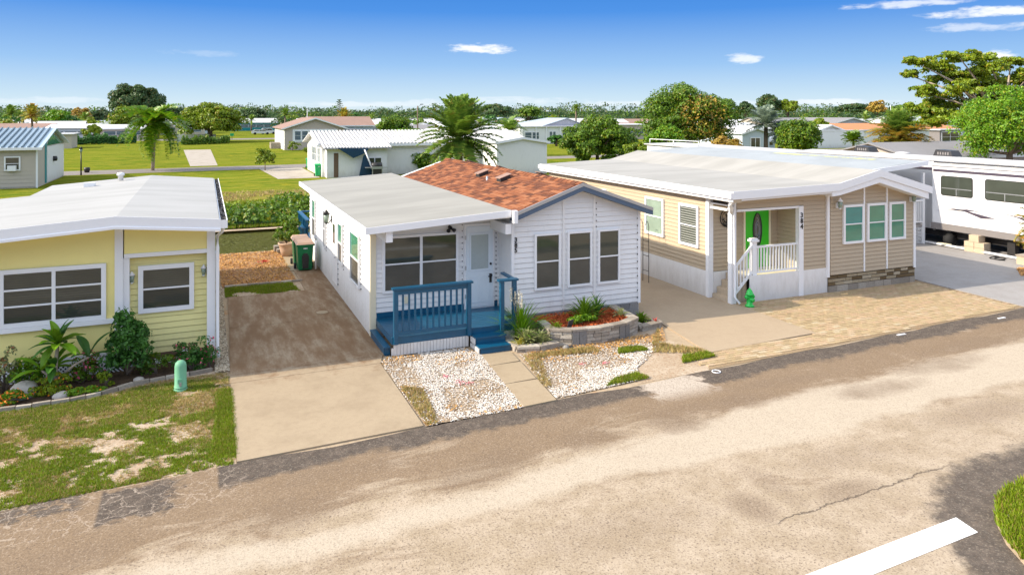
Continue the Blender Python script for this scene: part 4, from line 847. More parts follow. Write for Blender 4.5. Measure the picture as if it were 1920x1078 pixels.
# anchor medallion
an = thing('anchor_sign', (14.87, NYP-.03, 2.42), 'round black metal anchor plaque hung on the tan porch wall', 'wall plaque')
def arc(cx_, cz, r_, a0, a1, rad, n=24, yy=NYP-.05): return MB().tube([(cx_+r_*math.cos(lerp(a0, a1, i/n)), yy, cz+r_*math.sin(lerp(a0, a1, i/n))) for i in range(n+1)], rad, 5, False)
AXC, AZC = 14.87, 2.42
arc(AXC, AZC, .27, 0, 2*math.pi, .014, 36).build('outer_ring', 'black', an); arc(AXC, AZC, .20, 0, 2*math.pi, .008, 36).build('inner_ring', 'black', an)
am = MB().tube([(AXC, NYP-.05, AZC-.15), (AXC, NYP-.05, AZC+.11)], .017, 6); am.tube([(AXC-.07, NYP-.05, AZC+.08), (AXC+.07, NYP-.05, AZC+.08)], .013, 6)
for i in range(16):
    t0 = math.pi*(1.12+.76*i/16); t1 = math.pi*(1.12+.76*(i+1)/16); am.tube([(AXC+.125*math.cos(t0), NYP-.05, AZC-.03+.125*math.sin(t0)), (AXC+.125*math.cos(t1), NYP-.05, AZC-.03+.125*math.sin(t1))], .017, 6)
for s_ in (-1, 1): am.tube([(AXC+s_*.155, NYP-.05, AZC-.06), (AXC+s_*.115, NYP-.05, AZC+.0)], [.03, .004], 6)
am.build('anchor', 'black', an); arc(AXC, AZC+.135, .028, 0, 2*math.pi, .009, 14).build('anchor_eye', 'black', an)
rp = MB().tube([(AXC+.035*math.sin(i*.8), NYP-.062+.02*math.cos(i*.8), AZC-.14+.26*i/20) for i in range(21)], .009, 5); rp.build('rope', 'black', an)
for a in range(-5, 6):
    t = -math.pi/2+a*.16; MB().box(AXC+.235*math.cos(t)-.012, AXC+.235*math.cos(t)+.012, NYP-.058, NYP-.042, AZC+.235*math.sin(t)-.02, AZC+.235*math.sin(t)+.02).build('letter_mark', 'black', an)
for i, ch in enumerate('384'): text(ch, (NXP+.08, NY-.06, 2.44-i*.175), .21, 'black', Nh)
# railing
RAIL = thing('porch_railing', (15.6, 17.1, .76), 'white picket railing with newel post on the tan home porch', 'railing')
MB().box(15.12, 15.27, NY-.0, NY+.13, .45, 1.80).build('newel_post', 'white_trim', RAIL); MB().box(15.07, 15.32, NY-.05, NY+.18, 1.80, 1.86).build('post_cap', 'white_trim', RAIL); MB().slab([(15.10, NY-.02, 1.90), (15.29, NY-.02, 1.90), (15.29, NY+.15, 1.90), (15.10, NY+.15, 1.90)], .04).build('post_cap', 'white_trim', RAIL)
MB().box(15.28, NXP-.01, NY+.02, NY+.10, 1.60, 1.66).build('rail', 'white_trim', RAIL); MB().box(15.28, NXP-.01, NY+.03, NY+.09, .84, .89).build('rail', 'white_trim', RAIL)
for i in range(13): x = 15.36+i*.118; MB().box(x-.019, x+.019, NY+.04, NY+.08, .891, 1.599).build('baluster', 'white_trim', RAIL)
for z0 in (1.10, .32):
    m = MB(); m.add([(14.50, NY+.02, z0-.05), (15.12, NY+.02, z0+.53), (15.12, NY+.02, z0+.60), (14.50, NY+.02, z0+.02), (14.50, NY+.09, z0-.05), (15.12, NY+.09, z0+.53), (15.12, NY+.09, z0+.60), (14.50, NY+.09, z0+.02)], [(0, 1, 2, 3), (7, 6, 5, 4), (3, 2, 6, 7), (0, 4, 5, 1)]); m.build('rail', 'white_trim', RAIL)
for i in range(5): x = 14.58+i*.118; z = .32+(x-14.5)*.93; MB().box(x-.019, x+.019, NY+.035, NY+.075, z+.02, z+.75).build('baluster', 'white_trim', RAIL)
# roof of 384
NRY = 16.62; GXR = 19.76
zn = lambda x: 3.39+(x-13.95)*.022
zb0 = zn(18.0)
roof_slab(Nh, [(13.95, NRY, zn(13.95)), (18.0, NRY, zb0), (18.0, 30.3, zb0), (13.95, 29.6, zn(13.95))], .07, 'roof_nb', 'roof')
roof_slab(Nh, [(18.0, NRY, zb0), (GXR, NRY-.0, 3.85), (GXR, 30.6, 3.85), (18.0, 30.3, zb0)], .06, 'roof_nb', 'roof'); roof_slab(Nh, [(GXR, NRY, 3.85), (22.1, NRY, 3.22), (22.1, 30.6, 3.22), (GXR, 30.6, 3.85)], .06, 'roof_nb', 'roof')
def fasc(pts, h, y0, y1, nm='fascia', mat='white_trim'):
    f = MB()
    for (xa, za), (xb, zb) in zip(pts, pts[1:]):
        f.add([(xa, y0, za), (xb, y0, zb), (xb, y0, zb-h), (xa, y0, za-h), (xa, y1, za), (xb, y1, zb), (xb, y1, zb-h), (xa, y1, za-h)], [(0, 3, 2, 1), (0, 1, 5, 4), (3, 7, 6, 2), (0, 4, 7, 3), (1, 2, 6, 5)])
    return f.build(nm, mat, Nh)
fasc([(13.92, zn(13.95)+.015), (18.0, zb0+.015), (GXR, 3.865), (22.13, 3.235)], .23, NRY-.03, NRY-.003)
fasc([(17.75, zb0-.14), (18.05, zb0-.12), (GXR, 3.69), (22.0, 3.07)], .24, NRY+.006, NY-.0, 'gable_soffit_trim')
lv = MB().box(13.92, 13.947, NRY-.002, 29.6, 3.10, 3.39); lv.build('fascia', 'white_trim', Nh); MB().box(13.84, 13.919, NRY-.02, 29.6, 3.20, 3.37).build('gutter', 'white_trim', Nh)
MB().box(13.95, NX0+.02, NRY, 29.5, 3.08, 3.19).build('soffit', 'tan', Nh); MB().slab([(14.0, NRY+.02, zn(14.0)-.19), (NXG-.12, NRY+.02, zb0-.19), (NXG-.12, NY+.1, zb0-.19), (14.0, NY+.1, zn(14.0)-.19)], .09).build('soffit', 'white', Nh)
cb = MB().tube([(14.02, 16.75, 3.12), (14.06, 16.9, 2.98), (14.2, 17.02, 2.9), (14.28, 17.1, 2.7)], [.06, .05, .07, .04], 8); cb.build('corner_bracket', 'white_trim', Nh)
carriage_lamp(Nh, ng, 18.42, 2.78, 'white_trim', 1.0); carriage_lamp(Nh, ng, 21.72, 2.82, 'white_trim', 1.0)
MB().pbox(nl, 24.1, 24.4, 0, .1, 2.3, 2.75).build('wall_vent', 'white_trim', Nh)

# ------------------------------------------------------------------ vegetation builders
def blob_points(c, r, n, clumps, cr=.33, low=-.55, hollow=.55):
    """leaf positions on many small clumps spread over an uneven crown"""
    P = []; Nn = []; C = []
    while len(C) < clumps:
        d = RNG.normal(size=3); d /= np.linalg.norm(d)
        if d[2] < low: continue
        C.append((d*RNG.uniform(hollow, 1.0), cr*RNG.uniform(.6, 1.25)))
    per = max(4, n//clumps)
    for d, k in C:
        u = RNG.normal(size=(per, 3)); u /= np.linalg.norm(u, axis=1, keepdims=True); u[:, 2] = np.where(u[:, 2] < -.35, -u[:, 2], u[:, 2])
        P.append((d+u*k*RNG.uniform(.7, 1.08, (per, 1)))*np.array(r)+np.array(c)); Nn.append(u)
    return np.concatenate(P), np.concatenate(Nn), [np.array(c)+d*np.array(r) for d, k in C]
def tree(name, base, c, r, n, clumps, size, mat, label, cat='tree', trunk=.25, bark='bark', group=None, extra=None, cr=.33, low=-.55, limbs=6, lean=(0, 0)):
    x, y = base; t = thing(name, (x, y, 0), label, cat, group)
    P, Nn, C = blob_points(c, r, n, clumps, cr, low)
    leafcloud('crown', P, Nn, size, mat, t)
    if extra:
        mt, cen, rad, fr = extra; k = (np.linalg.norm((P-np.array(cen))/np.array(rad), axis=1) < 1) & (RNG.random(len(P)) < fr)
        leafcloud('turning_foliage', P[k]+Nn[k]*size*.35, Nn[k], size*1.1, mt, t)
    m = MB(); cc = Vector(c); top = Vector((c[0], c[1], c[2]-r[2]*.25)); mid = Vector((lerp(x, c[0], .35)+lean[0], lerp(y, c[1], .35)+lean[1], top.z*.45))
    m.tube([(x, y, -.1), mid, top], [trunk, trunk*.78, trunk*.5], 8)
    for q in random.sample(C, min(limbs, len(C))): q = Vector(q); m.tube([mid.lerp(top, .5), mid.lerp(q, .6)+Vector((0, 0, .15*r[2])), q], [trunk*.42, trunk*.28, trunk*.08], 6)
    m.build('trunk', bark, t); return t
def frond_mesh(L, droop, width, n=22, mat='palm', stiff=.55, vee=.35, rad=.02, lw=0.0):
    V = []; F = []; pts = []
    for i in range(13):
        s_ = i/12; pts.append((L*s_*(1-.18*droop*s_), 0, L*(stiff*s_-droop*s_*s_)))
    for i in range(n):
        s_ = .12+.88*i/n; f = s_*12; j = min(int(f), 11); q = f-j; p = np.array(pts[j])*(1-q)+np.array(pts[j+1])*q; l = width*math.sin(math.pi*min(1, .12+s_*.86))**.6*random.uniform(.85, 1.1)
        for sd in (-1, 1):
            b = len(V); w_ = max(L*.018+.012, lw); dx = l*.45; tip = p+np.array([dx, sd*l*.88, vee*l-random.uniform(.15, .6)*l])
            V += [p+np.array([-w_, 0, 0]), p+np.array([w_, 0, 0]), (p+tip)/2+np.array([w_, 0, .06*l]), tip, (p+tip)/2+np.array([-w_, 0, .06*l])]; F += [(b, b+1, b+2), (b, b+2, b+4), (b+4, b+2, b+3)]
    m = MB(); m.tube(pts, [rad*(1-.8*i/12) for i in range(13)], 4, False)
    b = len(V); V = [tuple(v) for v in V]+m.v; tri = []
    for f in m.f: tri += [(b+f[0], b+f[1], b+f[2]), (b+f[0], b+f[2], b+f[3])] if len(f) == 4 else []
    me = bpy.data.meshes.new('frond'); me.from_pydata(V, [], F+tri); me.materials.append(M[mat]); return me
def palm(base, top, L, n, label, mat='palm', droop=.75, up=1.1, trunk=.16, width=None, group=None, bark='bark', dead=0, kinds=3, down=-.5, cat='palm tree', leaves=22, stiff=.55):
    x, y, z = base; lw = math.hypot(x, y)/724*.55; t = thing('palm_tree', (x, y, z), label, cat, group); T_ = Vector(top)
    if (T_-Vector(base)).length > .15: MB().tube([(x, y, z-.1), (lerp(x, top[0], .6), lerp(y, top[1], .6), lerp(z, top[2], .5)), top], [trunk*1.25, trunk, trunk*.9], 10).build('trunk', bark, t)
    ms = [frond_mesh(L*random.uniform(.85, 1.1), droop*random.uniform(.7, 1.3), width or L*.22, leaves, mat, stiff, lw=lw) for _ in range(kinds)]
    for i in range(n):
        a = i*2.399+random.uniform(-.2, .2); e = lerp(up, down, ((i+.5)/n)**1.1)
        o = bpy.data.objects.new('frond', ms[i % kinds]); o.location = T_-Vector(base); o.rotation_euler = (Matrix.Rotation(a, 3, 'Z') @ Matrix.Rotation(-e, 3, 'Y')).to_euler(); link(o, t)
    if dead:
        dm = frond_mesh(L*.7, 1.2, L*.14, 14, 'grass_dry')
        for i in range(dead): o = bpy.data.objects.new('dead_frond', dm); o.location = T_-Vector(base); a = i*2.4; o.rotation_euler = (Matrix.Rotation(a, 3, 'Z') @ Matrix.Rotation(1.0, 3, 'Y')).to_euler(); link(o, t)
    return t
def bush(base, r, n, size, mat, label, name='shrub', cat='shrub', clumps=30, stem=.03, group=None, flowers=None, z0=0.0, cr=.35):
    x, y = base; t = thing(name, (x, y, z0), label, cat, group); P, Nn, C = blob_points((x, y, z0+r[2]*.95), r, n, clumps, cr, -.9, .35); P[:, 2] = np.maximum(P[:, 2], z0+.02)
    leafcloud('foliage', P, Nn, size, mat, t); m = MB()
    for q in C[:5]: m.tube([(x, y, z0-.02), (lerp(x, q[0], .4), lerp(y, q[1], .4), z0+(q[2]-z0)*.6), tuple(q)], [stem, stem*.7, stem*.3], 5)
    m.build('stems', 'bark', t)
    if flowers:
        k = RNG.random(len(P)) < flowers[1]; leafcloud('flowers', P[k]+Nn[k]*size*.5, Nn[k], flowers[2], flowers[0], t, kind='stuff')
    return t
def straps(base, n, L, w, mat, label, z0=0.0, up=1.2, spread=1.0, name='strap_plant', cat='plant', flop=.9, group=None, fat=1.0):
    """rosette of separate strap leaves"""
    x, y = base; t = thing(name, (x, y, z0), label, cat, group); ms = []
    for k in range(3):
        V = []; F = []
        for i in range(7):
            s_ = i/6; ww = w*.5*(math.sin(math.pi*(.12+.86*s_))**.8)*fat; V += [(L*s_*.75, -ww, L*(s_*.9-flop*.6*s_*s_)), (L*s_*.75, 0, L*(s_*.9-flop*.6*s_*s_)-ww*.4), (L*s_*.75, ww, L*(s_*.9-flop*.6*s_*s_))]
            if i: b = (i-1)*3; F += [(b, b+1, b+4, b+3), (b+1, b+2, b+5, b+4)]
        me = bpy.data.meshes.new('leaf'); me.from_pydata(V, [], F); me.materials.append(M[mat]); ms.append(me)
    for i in range(n):
        o = bpy.data.objects.new('leaf', ms[i % 3]); o.scale = (random.uniform(.6, 1.1),)*3; a = i*2.399; e = lerp(up, 0.0, (i+.5)/n)*spread
        o.rotation_euler = (Matrix.Rotation(a, 3, 'Z') @ Matrix.Rotation(-e+.25, 3, 'Y')).to_euler(); link(o, t)
    return t

# ------------------------------------------------------------------ garden of the yellow home
ed = thing('garden_edging', (-1.5, 16.8, 0), 'curved row of grey concrete edging blocks in front of the lattice skirt', 'garden edging')
path = [(-5.2, 16.42), (-3.57, 16.36), (-3.04, 16.34), (-2.42, 16.38), (-1.9, 16.52), (-1.36, 16.84), (-.76, 16.98), (-.3, 17.03), (.16, 17.14)]
for (ax, ay), (bx_, by_) in zip(path, path[1:]):
    L = math.hypot(bx_-ax, by_-ay); k = max(1, round(L/.33))
    for i in range(k):
        m = MB(); ux, uy = (bx_-ax)/L, (by_-ay)/L; s0, s1 = L*i/k+.008, L*(i+1)/k-.008; h = .085+random.uniform(-.008, .008)
        m.slab([(ax+ux*s0+uy*.04, ay+uy*s0-ux*.04, h), (ax+ux*s1+uy*.04, ay+uy*s1-ux*.04, h), (ax+ux*s1-uy*.04, ay+uy*s1+ux*.04, h), (ax+ux*s0-uy*.04, ay+uy*s0+ux*.04, h)], h); m.build('edging_block', 'stone_lt', ed)
pd = thing('utility_pedestal', (-.45, 16.22, 0), 'pale green round topped utility pedestal on the lawn by the driveway', 'utility pedestal')
MB().lathe(-.45, 16.22, [(.135, 0), (.135, .03), (.115, .05), (.112, .50), (.10, .56), (.06, .60), (.01, .61)], 24).build('housing', 'pedestal', pd)
MB().lathe(-.45, 16.22, [(.122, .06), (.122, .09)], 24).build('collar', 'pedestal', pd); MB().box(-.50, -.42, 16.095, 16.11, .17, .26).build('label_plate', 'pedestal', pd); MB().box(-.47, -.43, 16.08, 16.1, .12, .20).build('hasp', 'steel', pd)
for x, y, r_, h, lb in ((-3.3, 17.05, .26, .30, 'large pale rounded boulder in the flower bed left'), (-2.62, 16.72, .15, .12, 'small flat grey rock by the edging under the big leaved plant'), (-1.28, 17.10, .11, .09, 'small tan rock in the mulch below the green bush')):
    o = thing('garden_rock', (x, y, 0), lb, 'rock'); m = MB(); nn = 14
    m.lathe(x, y, [(r_*.9, -.02), (r_, h*.4), (r_*.8, h*.8), (r_*.35, h), (.02, h*1.02)], nn); m.v = [(vx+random.uniform(-.1, .1)*r_, vy+random.uniform(-.1, .1)*r_, vz) for vx, vy, vz in m.v]; m.build('rock', 'rock', o)
bush((-1.50, 17.35), (.50, .42, .62), 3400, .085, 'leaf_dark', 'round dark green bush on a short stem before the yellow corner post', clumps=46, stem=.035, z0=.12)
# big leaved plumeria like plant: every leaf its own piece
bp = thing('broad_leaf_plant', (-2.75, 17.1, 0), 'tall plant with long paddle shaped leaves under the wide yellow home window', 'plant')
m = MB(); m.tube([(-2.75, 17.1, 0), (-2.78, 17.12, .5), (-2.74, 17.1, .95)], [.05, .04, .03], 8); m.tube([(-2.75, 17.1, .25), (-2.45, 17.12, .5), (-2.2, 17.15, .62)], [.03, .025, .02], 6); m.tube([(-2.75, 17.1, .2), (-3.0, 17.0, .5)], [.03, .02], 6); m.build('stem', 'palebark', bp)
def bigleaf(L, w, mat):
    V = []; F = []
    for i in range(9):
        s_ = i/8; ww = w*.5*(math.sin(math.pi*min(1, max(.04, s_*.97)))**.75); zz = .10*L*math.sin(s_*2.6)-.12*L*s_*s_; V += [(L*s_, -ww, zz+ww*.35), (L*s_, 0, zz), (L*s_, ww, zz+ww*.35)]
        if i: b = (i-1)*3; F += [(b, b+1, b+4, b+3), (b+1, b+2, b+5, b+4)]
    me = bpy.data.meshes.new('leaf'); me.from_pydata(V, [], F); me.materials.append(M[mat]); return me
lm = [bigleaf(.60, .17, 'leaf_dark'), bigleaf(.55, .19, 'leaf_bright'), bigleaf(.48, .16, 'leaf_mid')]
spots = [(-2.74, 17.1, .95, i*2.3, lerp(1.25, -.45, i/20), i % 3) for i in range(20)]+[(-2.8, 17.1, .5, i*2.1+.5, lerp(.9, -.5, i/10), (i+1) % 3) for i in range(10)]+[(-2.2, 17.15, .62, i*2.1, lerp(.9, -.2, i/4), 0) for i in range(4)]+[(-3.0, 17.0, .5, i*2.2+1, lerp(.9, -.4, i/5), 1) for i in range(5)]
for x, y, z, a, e, k in spots:
    o = bpy.data.objects.new('leaf', lm[k]); o.location = (x+2.75, y-17.1, z); s_ = random.uniform(.8, 1.15); o.scale = (s_,)*3; o.rotation_euler = (Matrix.Rotation(a, 3, 'Z') @ Matrix.Rotation(-e, 3, 'Y')).to_euler(); link(o, bp)
bush((-3.25, 17.45), (.38, .3, .40), 1500, .06, 'leaf_bright', 'light green bush behind the boulder at the left bed', clumps=22)
bush((-2.35, 17.45), (.36, .25, .34), 1000, .06, 'leaf_mid', 'reddish flowering bush right of the broad leaved plant', clumps=18, flowers=('pink', .09, .07))
bush((-2.85, 16.95), (.40, .22, .20), 1200, .06, 'leaf_yel', 'yellowish low foliage around the foot of the broad leaved plant', clumps=18, flowers=('orange', .05, .05))
bush((-1.86, 17.02), (.17, .14, .17), 700, .05, 'leaf_yel', 'small rounded yellow green bush at the lattice', clumps=10)
bush((-2.15, 16.62), (.36, .14, .10), 1100, .05, 'leaf_bright', 'low spreading ground plant along the edging blocks', clumps=18, flowers=('orange', .01, .05))
bush((-3.42, 16.66), (.34, .16, .13), 1300, .05, 'leaf_bright', 'orange flowering marigold patch at the left photo edge', clumps=18, flowers=('orange', .10, .06))
bush((-3.7, 17.4), (.3, .3, .42), 900, .07, 'varieg', 'reddish cordyline plant at the far left of the bed', clumps=14)
bush((-.25, 17.42), (.44, .28, .33), 2200, .055, 'leaf_dark', 'rose bush with pink flowers behind the utility pedestal', clumps=30, flowers=('pink', .035, .07))
bush((.10, 17.35), (.18, .22, .30), 800, .05, 'leaf_dark', 'narrow flowering bush at the base of the yellow home downspout', clumps=14, flowers=('pink', .05, .05))
bush((-.95, 17.45), (.40, .22, .22), 1300, .05, 'leaf_mid', 'low loose shrub in the bed below the brown base board', clumps=20)
pq = thing('round_plaque', (-.42, 18.1, .22), 'small round white plaque leaning on the brown base board', 'plaque'); MB().tube([(-.42, 18.07, .24), (-.42, 18.05, .24)], [.075, .075], 16).build('disc', 'white_trim', pq); MB().tube([(-.42, 18.045, .24), (-.42, 18.04, .24)], [.035, .035], 12).build('centre', 'steel', pq)

# ------------------------------------------------------------------ planters by the white home
PL = thing('stone_planter', (8.9, 16.2, 0), 'curved raised planter of grey stone blocks filled with red mulch', 'planter')
pth = [(7.78, 16.6), (7.74, 15.85), (8.2, 15.60), (8.95, 15.50), (9.7, 15.60), (10.22, 15.86), (10.32, 17.15)]; PH = .41
def blocks_along(parent, pth, H_, pattern, th=.12, cap=True):
    for si, (a, b_) in enumerate(zip(pth, pth[1:])):
        L = math.hypot(b_[0]-a[0], b_[1]-a[1]); ux, uy = (b_[0]-a[0])/L, (b_[1]-a[1])/L; nx, ny = uy, -ux
        def blk(s0, s1, z0, z1, o_, nm='stone_block', tt=th, mt='stone_lt'):
            m = MB(); q = lambda s_, n_: (a[0]+ux*s_+nx*n_, a[1]+uy*s_+ny*n_, z1); m.slab([q(s0, o_), q(s1, o_), q(s1, -tt), q(s0, -tt)], z1-z0); m.build(nm, mt, parent)
        cap_h = .055 if cap else 0; hh = H_-cap_h; s_ = 0.0; pi = si
        while s_ < L-.02:
            if pattern and pi % 2 == 0:
                for _ in range(random.choice((1, 2)) if pattern > 1 else 1):
                    e = min(L, s_+.19)
                    if e-s_ > .04: blk(s_+.005, e-.006, .0, hh-.006, .02+random.uniform(0, .015), 'stone_slab', th, 'stone_gr')
                    s_ = e
            else:
                e = min(L, s_+.56)
                for r_ in range(4 if pattern else 1):
                    c0 = hh*r_/(4 if pattern else 1); c1 = hh*(r_+1)/(4 if pattern else 1); cut = s_+(e-s_)*((.35, .62, .45, .55)[r_])
                    for p0, p1 in ((s_, cut), (cut, e)):
                        if p1-p0 > .04: blk(p0+.005, p1-.006, c0+.004, c1-.006, .01+random.uniform(0, .02), 'stone_block', th, 'stone_lt')
                s_ = e
            pi += 1
        if cap:
            k = max(1, round(L/.36))
            for i in range(k): blk(L*i/k+.004, L*(i+1)/k-.004, hh, H_+random.uniform(-.005, .006), .05, 'cap_stone', th+.05, 'stone_lt')
blocks_along(PL, pth, PH, 2)
MB().add([(x, y, .30) for x, y in [(7.82, 17.2), (7.80, 15.9), (8.25, 15.66), (8.95, 15.57), (9.66, 15.66), (10.14, 15.92), (10.26, 17.2)]], [tuple(range(6, -1, -1))]).build('soil', 'redmulch', PL)
xm = RNG.uniform(7.7, 10.2, 5200); ym = RNG.uniform(15.65, 17.15, 5200); km = inpoly(xm, ym, [(7.88, 17.2), (7.88, 15.98), (8.28, 15.72), (8.95, 15.63), (9.62, 15.72), (10.08, 15.98), (10.2, 17.2)])
Pm = np.stack([xm[km], ym[km], .355+.03*vnoise(xm[km], ym[km], 3, 2)], -1); M['chip'] = m_isl('red_bark_chips', [(0, (.26, .05, .015)), (.5, (.50, .10, .025)), (1, (.62, .16, .05))]); leafcloud('mulch_chips', Pm, np.tile([0, 0, 1.], (len(Pm), 1)), .05, 'chip', PL, kind='stuff')
for lb, pp in (('low grey stone border left of the big planter by the blue steps', [(6.74, 16.3), (6.78, 15.66), (7.3, 15.52), (7.85, 15.60)]), ('short grey stone border at the right foot of the planter', [(10.36, 16.5), (10.40, 15.92), (11.08, 16.05), (11.15, 16.4)])):
    s_ = thing('stone_border', (pp[1][0], pp[1][1], 0), lb, 'stone border'); blocks_along(s_, pp, .15, 0, .12, True)
flat('planting_soil', [(6.78, 16.35), (6.85, 15.7), (7.6, 15.6), (7.6, 17.2), (7.0, 17.2)], .06, 'mulch'); flat('planting_soil', [(10.4, 15.97), (11.1, 16.1), (11.1, 17.2), (10.36, 17.2)], .06, 'mulch')
straps((7.15, 16.0), 110, .50, .065, 'varieg', 'spiky variegated bromeliad clump by the blue steps', .05, 1.2, .9); straps((7.5, 15.85), 70, .44, .06, 'varieg', 'yellow green strap leaf plant at the corner of the low border', .05)
straps((6.92, 15.85), 30, .30, .06, 'palm_yel', 'small reddish yellow strap plant at the foot of the steps', .05)
straps((7.2, 16.4), 240, 1.10, .024, 'leaf_bright', 'tall fountain grass with pale plumes before the gable wall', .05, 1.45, .75, name='ornamental_grass', cat='ornamental grass', flop=.75)
pg = thing('grass_plume', (7.15, 16.4, .05), 'pale feathery plumes rising from the fountain grass', 'grass plume'); m = MB(); P = []
for i in range(8):
    a = random.uniform(0, 6.28); r_ = random.uniform(.05, .22); top = (7.15+r_*math.cos(a), 16.4+r_*math.sin(a), random.uniform(1.1, 1.45)); m.tube([(7.13, 16.38, .1), (7.14+r_*.4*math.cos(a), 16.4+r_*.4*math.sin(a), .7), top], [.006, .005, .003], 4); P += [(top[0]+random.gauss(0, .012), top[1]+random.gauss(0, .012), top[2]-random.uniform(-.03, .32)) for _ in range(70)]
m.build('stalk', 'grass_dry', pg); leafcloud('plume', np.array(P), RNG.normal(size=(len(P), 3)), .045, plain('pale_seed_head', (.66, .62, .50), .8), pg, kind='stuff')
straps((8.95, 16.35), 110, .80, .045, 'leaf_mid', 'arching green strap plant in the middle of the red mulch', .33, 1.2, .9); bush((8.75, 16.1), (.42, .2, .14), 1500, .06, 'leaf_bright', 'light green ground cover at the front of the red mulch', z0=.33, clumps=18)
straps((9.4, 16.5), 44, .78, .04, 'leaf_dark', 'dark arching strap plant at the right of the planter middle', .33); straps((10.0, 16.3), 26, .36, .07, 'varieg', 'small spiky agave at the right end of the planter', .33)
straps((7.95, 15.95), 30, .28, .05, 'leaf_yel', 'small yellowish plant at the left end of the planter', .33); straps((10.72, 16.45), 40, .40, .07, 'leaf_mid', 'green bromeliad clump right of the planter beside the driveway', .05); straps((11.02, 16.2), 16, .22, .05, 'redleaf', 'small dark red bromeliad at the driveway edge', .05)
sg = thing('garden_slate', (8.28, 15.9, .33), 'small dark slate leaning in the planter mulch', 'slate'); MB().prism(Pl('F', 15.9), [(8.20, .33), (8.32, .33), (8.40, .56), (8.27, .53)], 0, .03).build('slate', 'dark', sg)
lw = thing('river_rock', (7.95, 15.45, 0), 'pair of dark round rocks at the planter foot', 'rock'); MB().lathe(7.95, 15.42, [(.07, 0), (.09, .05), (.05, .1), (.01, .11)], 10).build('rock', 'stone_gr', lw); MB().lathe(8.1, 15.44, [(.05, 0), (.07, .04), (.03, .08), (.01, .085)], 10).build('rock', 'dark', lw)

# ------------------------------------------------------------------ side yard
def wheelie(x, y, lab, body, lid, w=.56, h=1.02, grp=None):
    b = thing('wheelie_bin', (x, y, 0), lab, 'trash bin', grp); m = MB(); t0, t1 = .40, .5
    m.slab([(x-w/2, y-.33, h), (x+w/2, y-.33, h), (x+w/2, y+.33, h), (x-w/2, y+.33, h)], .01); m = MB()
    a = [(-w/2*.82, -.26), (w/2*.82, -.26), (w/2*.82, .24), (-w/2*.82, .24)]; c = [(-w/2, -.34), (w/2, -.34), (w/2, .32), (-w/2, .32)]
    m.add([(x+p, y+q, .06) for p, q in a]+[(x+p, y+q, h-.04) for p, q in c], [(3, 2, 1, 0), (0, 1, 5, 4), (1, 2, 6, 5), (2, 3, 7, 6), (3, 0, 4, 7), (4, 5, 6, 7)]); m.build('body', body, b)
    MB().box(x-w/2-.03, x+w/2+.03, y-.38, y-.34, h-.10, h-.045).build('rim', body, b)
    l = MB(); l.add([(x-w/2-.04, y-.40, h-.04), (x+w/2+.04, y-.40, h-.04), (x+w/2+.04, y+.36, h-.03), (x-w/2-.04, y+.36, h-.03), (x-w/2+.02, y-.34, h+.03), (x+w/2-.02, y-.34, h+.03), (x+w/2-.02, y+.3, h+.07), (x-w/2+.02, y+.3, h+.07)], [(3, 2, 1, 0), (4, 5, 6, 7), (0, 1, 5, 4), (1, 2, 6, 5), (2, 3, 7, 6), (3, 0, 4, 7)]); l.build('lid', lid, b)
    MB().tube([(x-w/2, y+.42, h), (x+w/2, y+.42, h)], .018, 6).build('handle', body, b)
    for s_ in (-1, 1): MB().tube([(x+s_*(w/2-.02), y+.26, .12), (x+s_*(w/2+.05), y+.26, .12)], [.12, .12], 12).build('wheel', 'tyre', b)
    MB().prism(Pl('F', y-.31), [(x-.10, .12), (x+.10, .12), (x+.12, .55), (x+.06, .66), (x-.06, .66), (x-.12, .55)], -.02, .035).build('front_recess', 'dark' if body == 'green_bin' else body, b); MB().box(x-.07, x+.07, y-.352, y-.342, h-.20, h-.17).build('label_plate', 'white_trim', b); return b
wheelie(3.32, 27.05, 'green wheelie bin with faded peach lid, nearer of the pair beside the white home', 'green_bin', 'peach', grp='wheelie bins beside the white home'); wheelie(3.30, 28.0, 'green wheelie bin with faded peach lid, farther one behind its twin', 'green_bin', 'peach', grp='wheelie bins beside the white home')
pt = thing('plant_pot', (3.0, 29.9, .03), 'pale terracotta pot behind the bins by the canal', 'plant pot'); MB().lathe(3.0, 29.9, [(.20, .03), (.27, .30), (.31, .48), (.34, .50), (.34, .56), (.30, .56), (.28, .50)], 20).build('pot', 'terracotta', pt); bush((3.0, 29.9), (.52, .5, .50), 1600, .12, 'leaf_mid', 'leafy shrub growing in the terracotta pot', z0=.56, clumps=24)
stp = thing('concrete_step', (2.85, 31.0, 0), 'pair of grey concrete steps at the canal edge', 'steps'); MB().box(2.7, 3.1, 30.7, 31.1, .03, .16).build('step', 'stone_lt', stp); MB().box(2.62, 3.0, 30.95, 31.35, .03, .24).build('step', 'stone_lt', stp)
MB_ = thing('downspout_pipe', (3.66, 27.4, 0), 'white plastic pipe standing between the bins and the wall', 'pipe'); MB().tube([(3.66, 26.6, .1), (3.66, 26.62, 1.0), (3.68, 26.65, 1.1)], .03, 8).build('pipe', 'white_trim', MB_)
tp = thing('soil_patch_cover', (2.9, 21.6, .03), 'round concrete sewer cap set in the driveway', 'sewer cap'); MB().lathe(3.05, 20.9, [(.17, .031), (.17, .045), (.15, .05), (.01, .05)], 20).build('cap', 'walk', tp)
for x, y, z, r_ in ((2.05, 29.0, .04, .10),):
    P = np.stack([RNG.normal(x, .08, 40), RNG.normal(y, .1, 40), np.full(40, .06)], -1); leafcloud('red_leaf_pile', P, np.tile([0, 0, 1.], (40, 1)), .10, 'redleaf', kind='stuff')
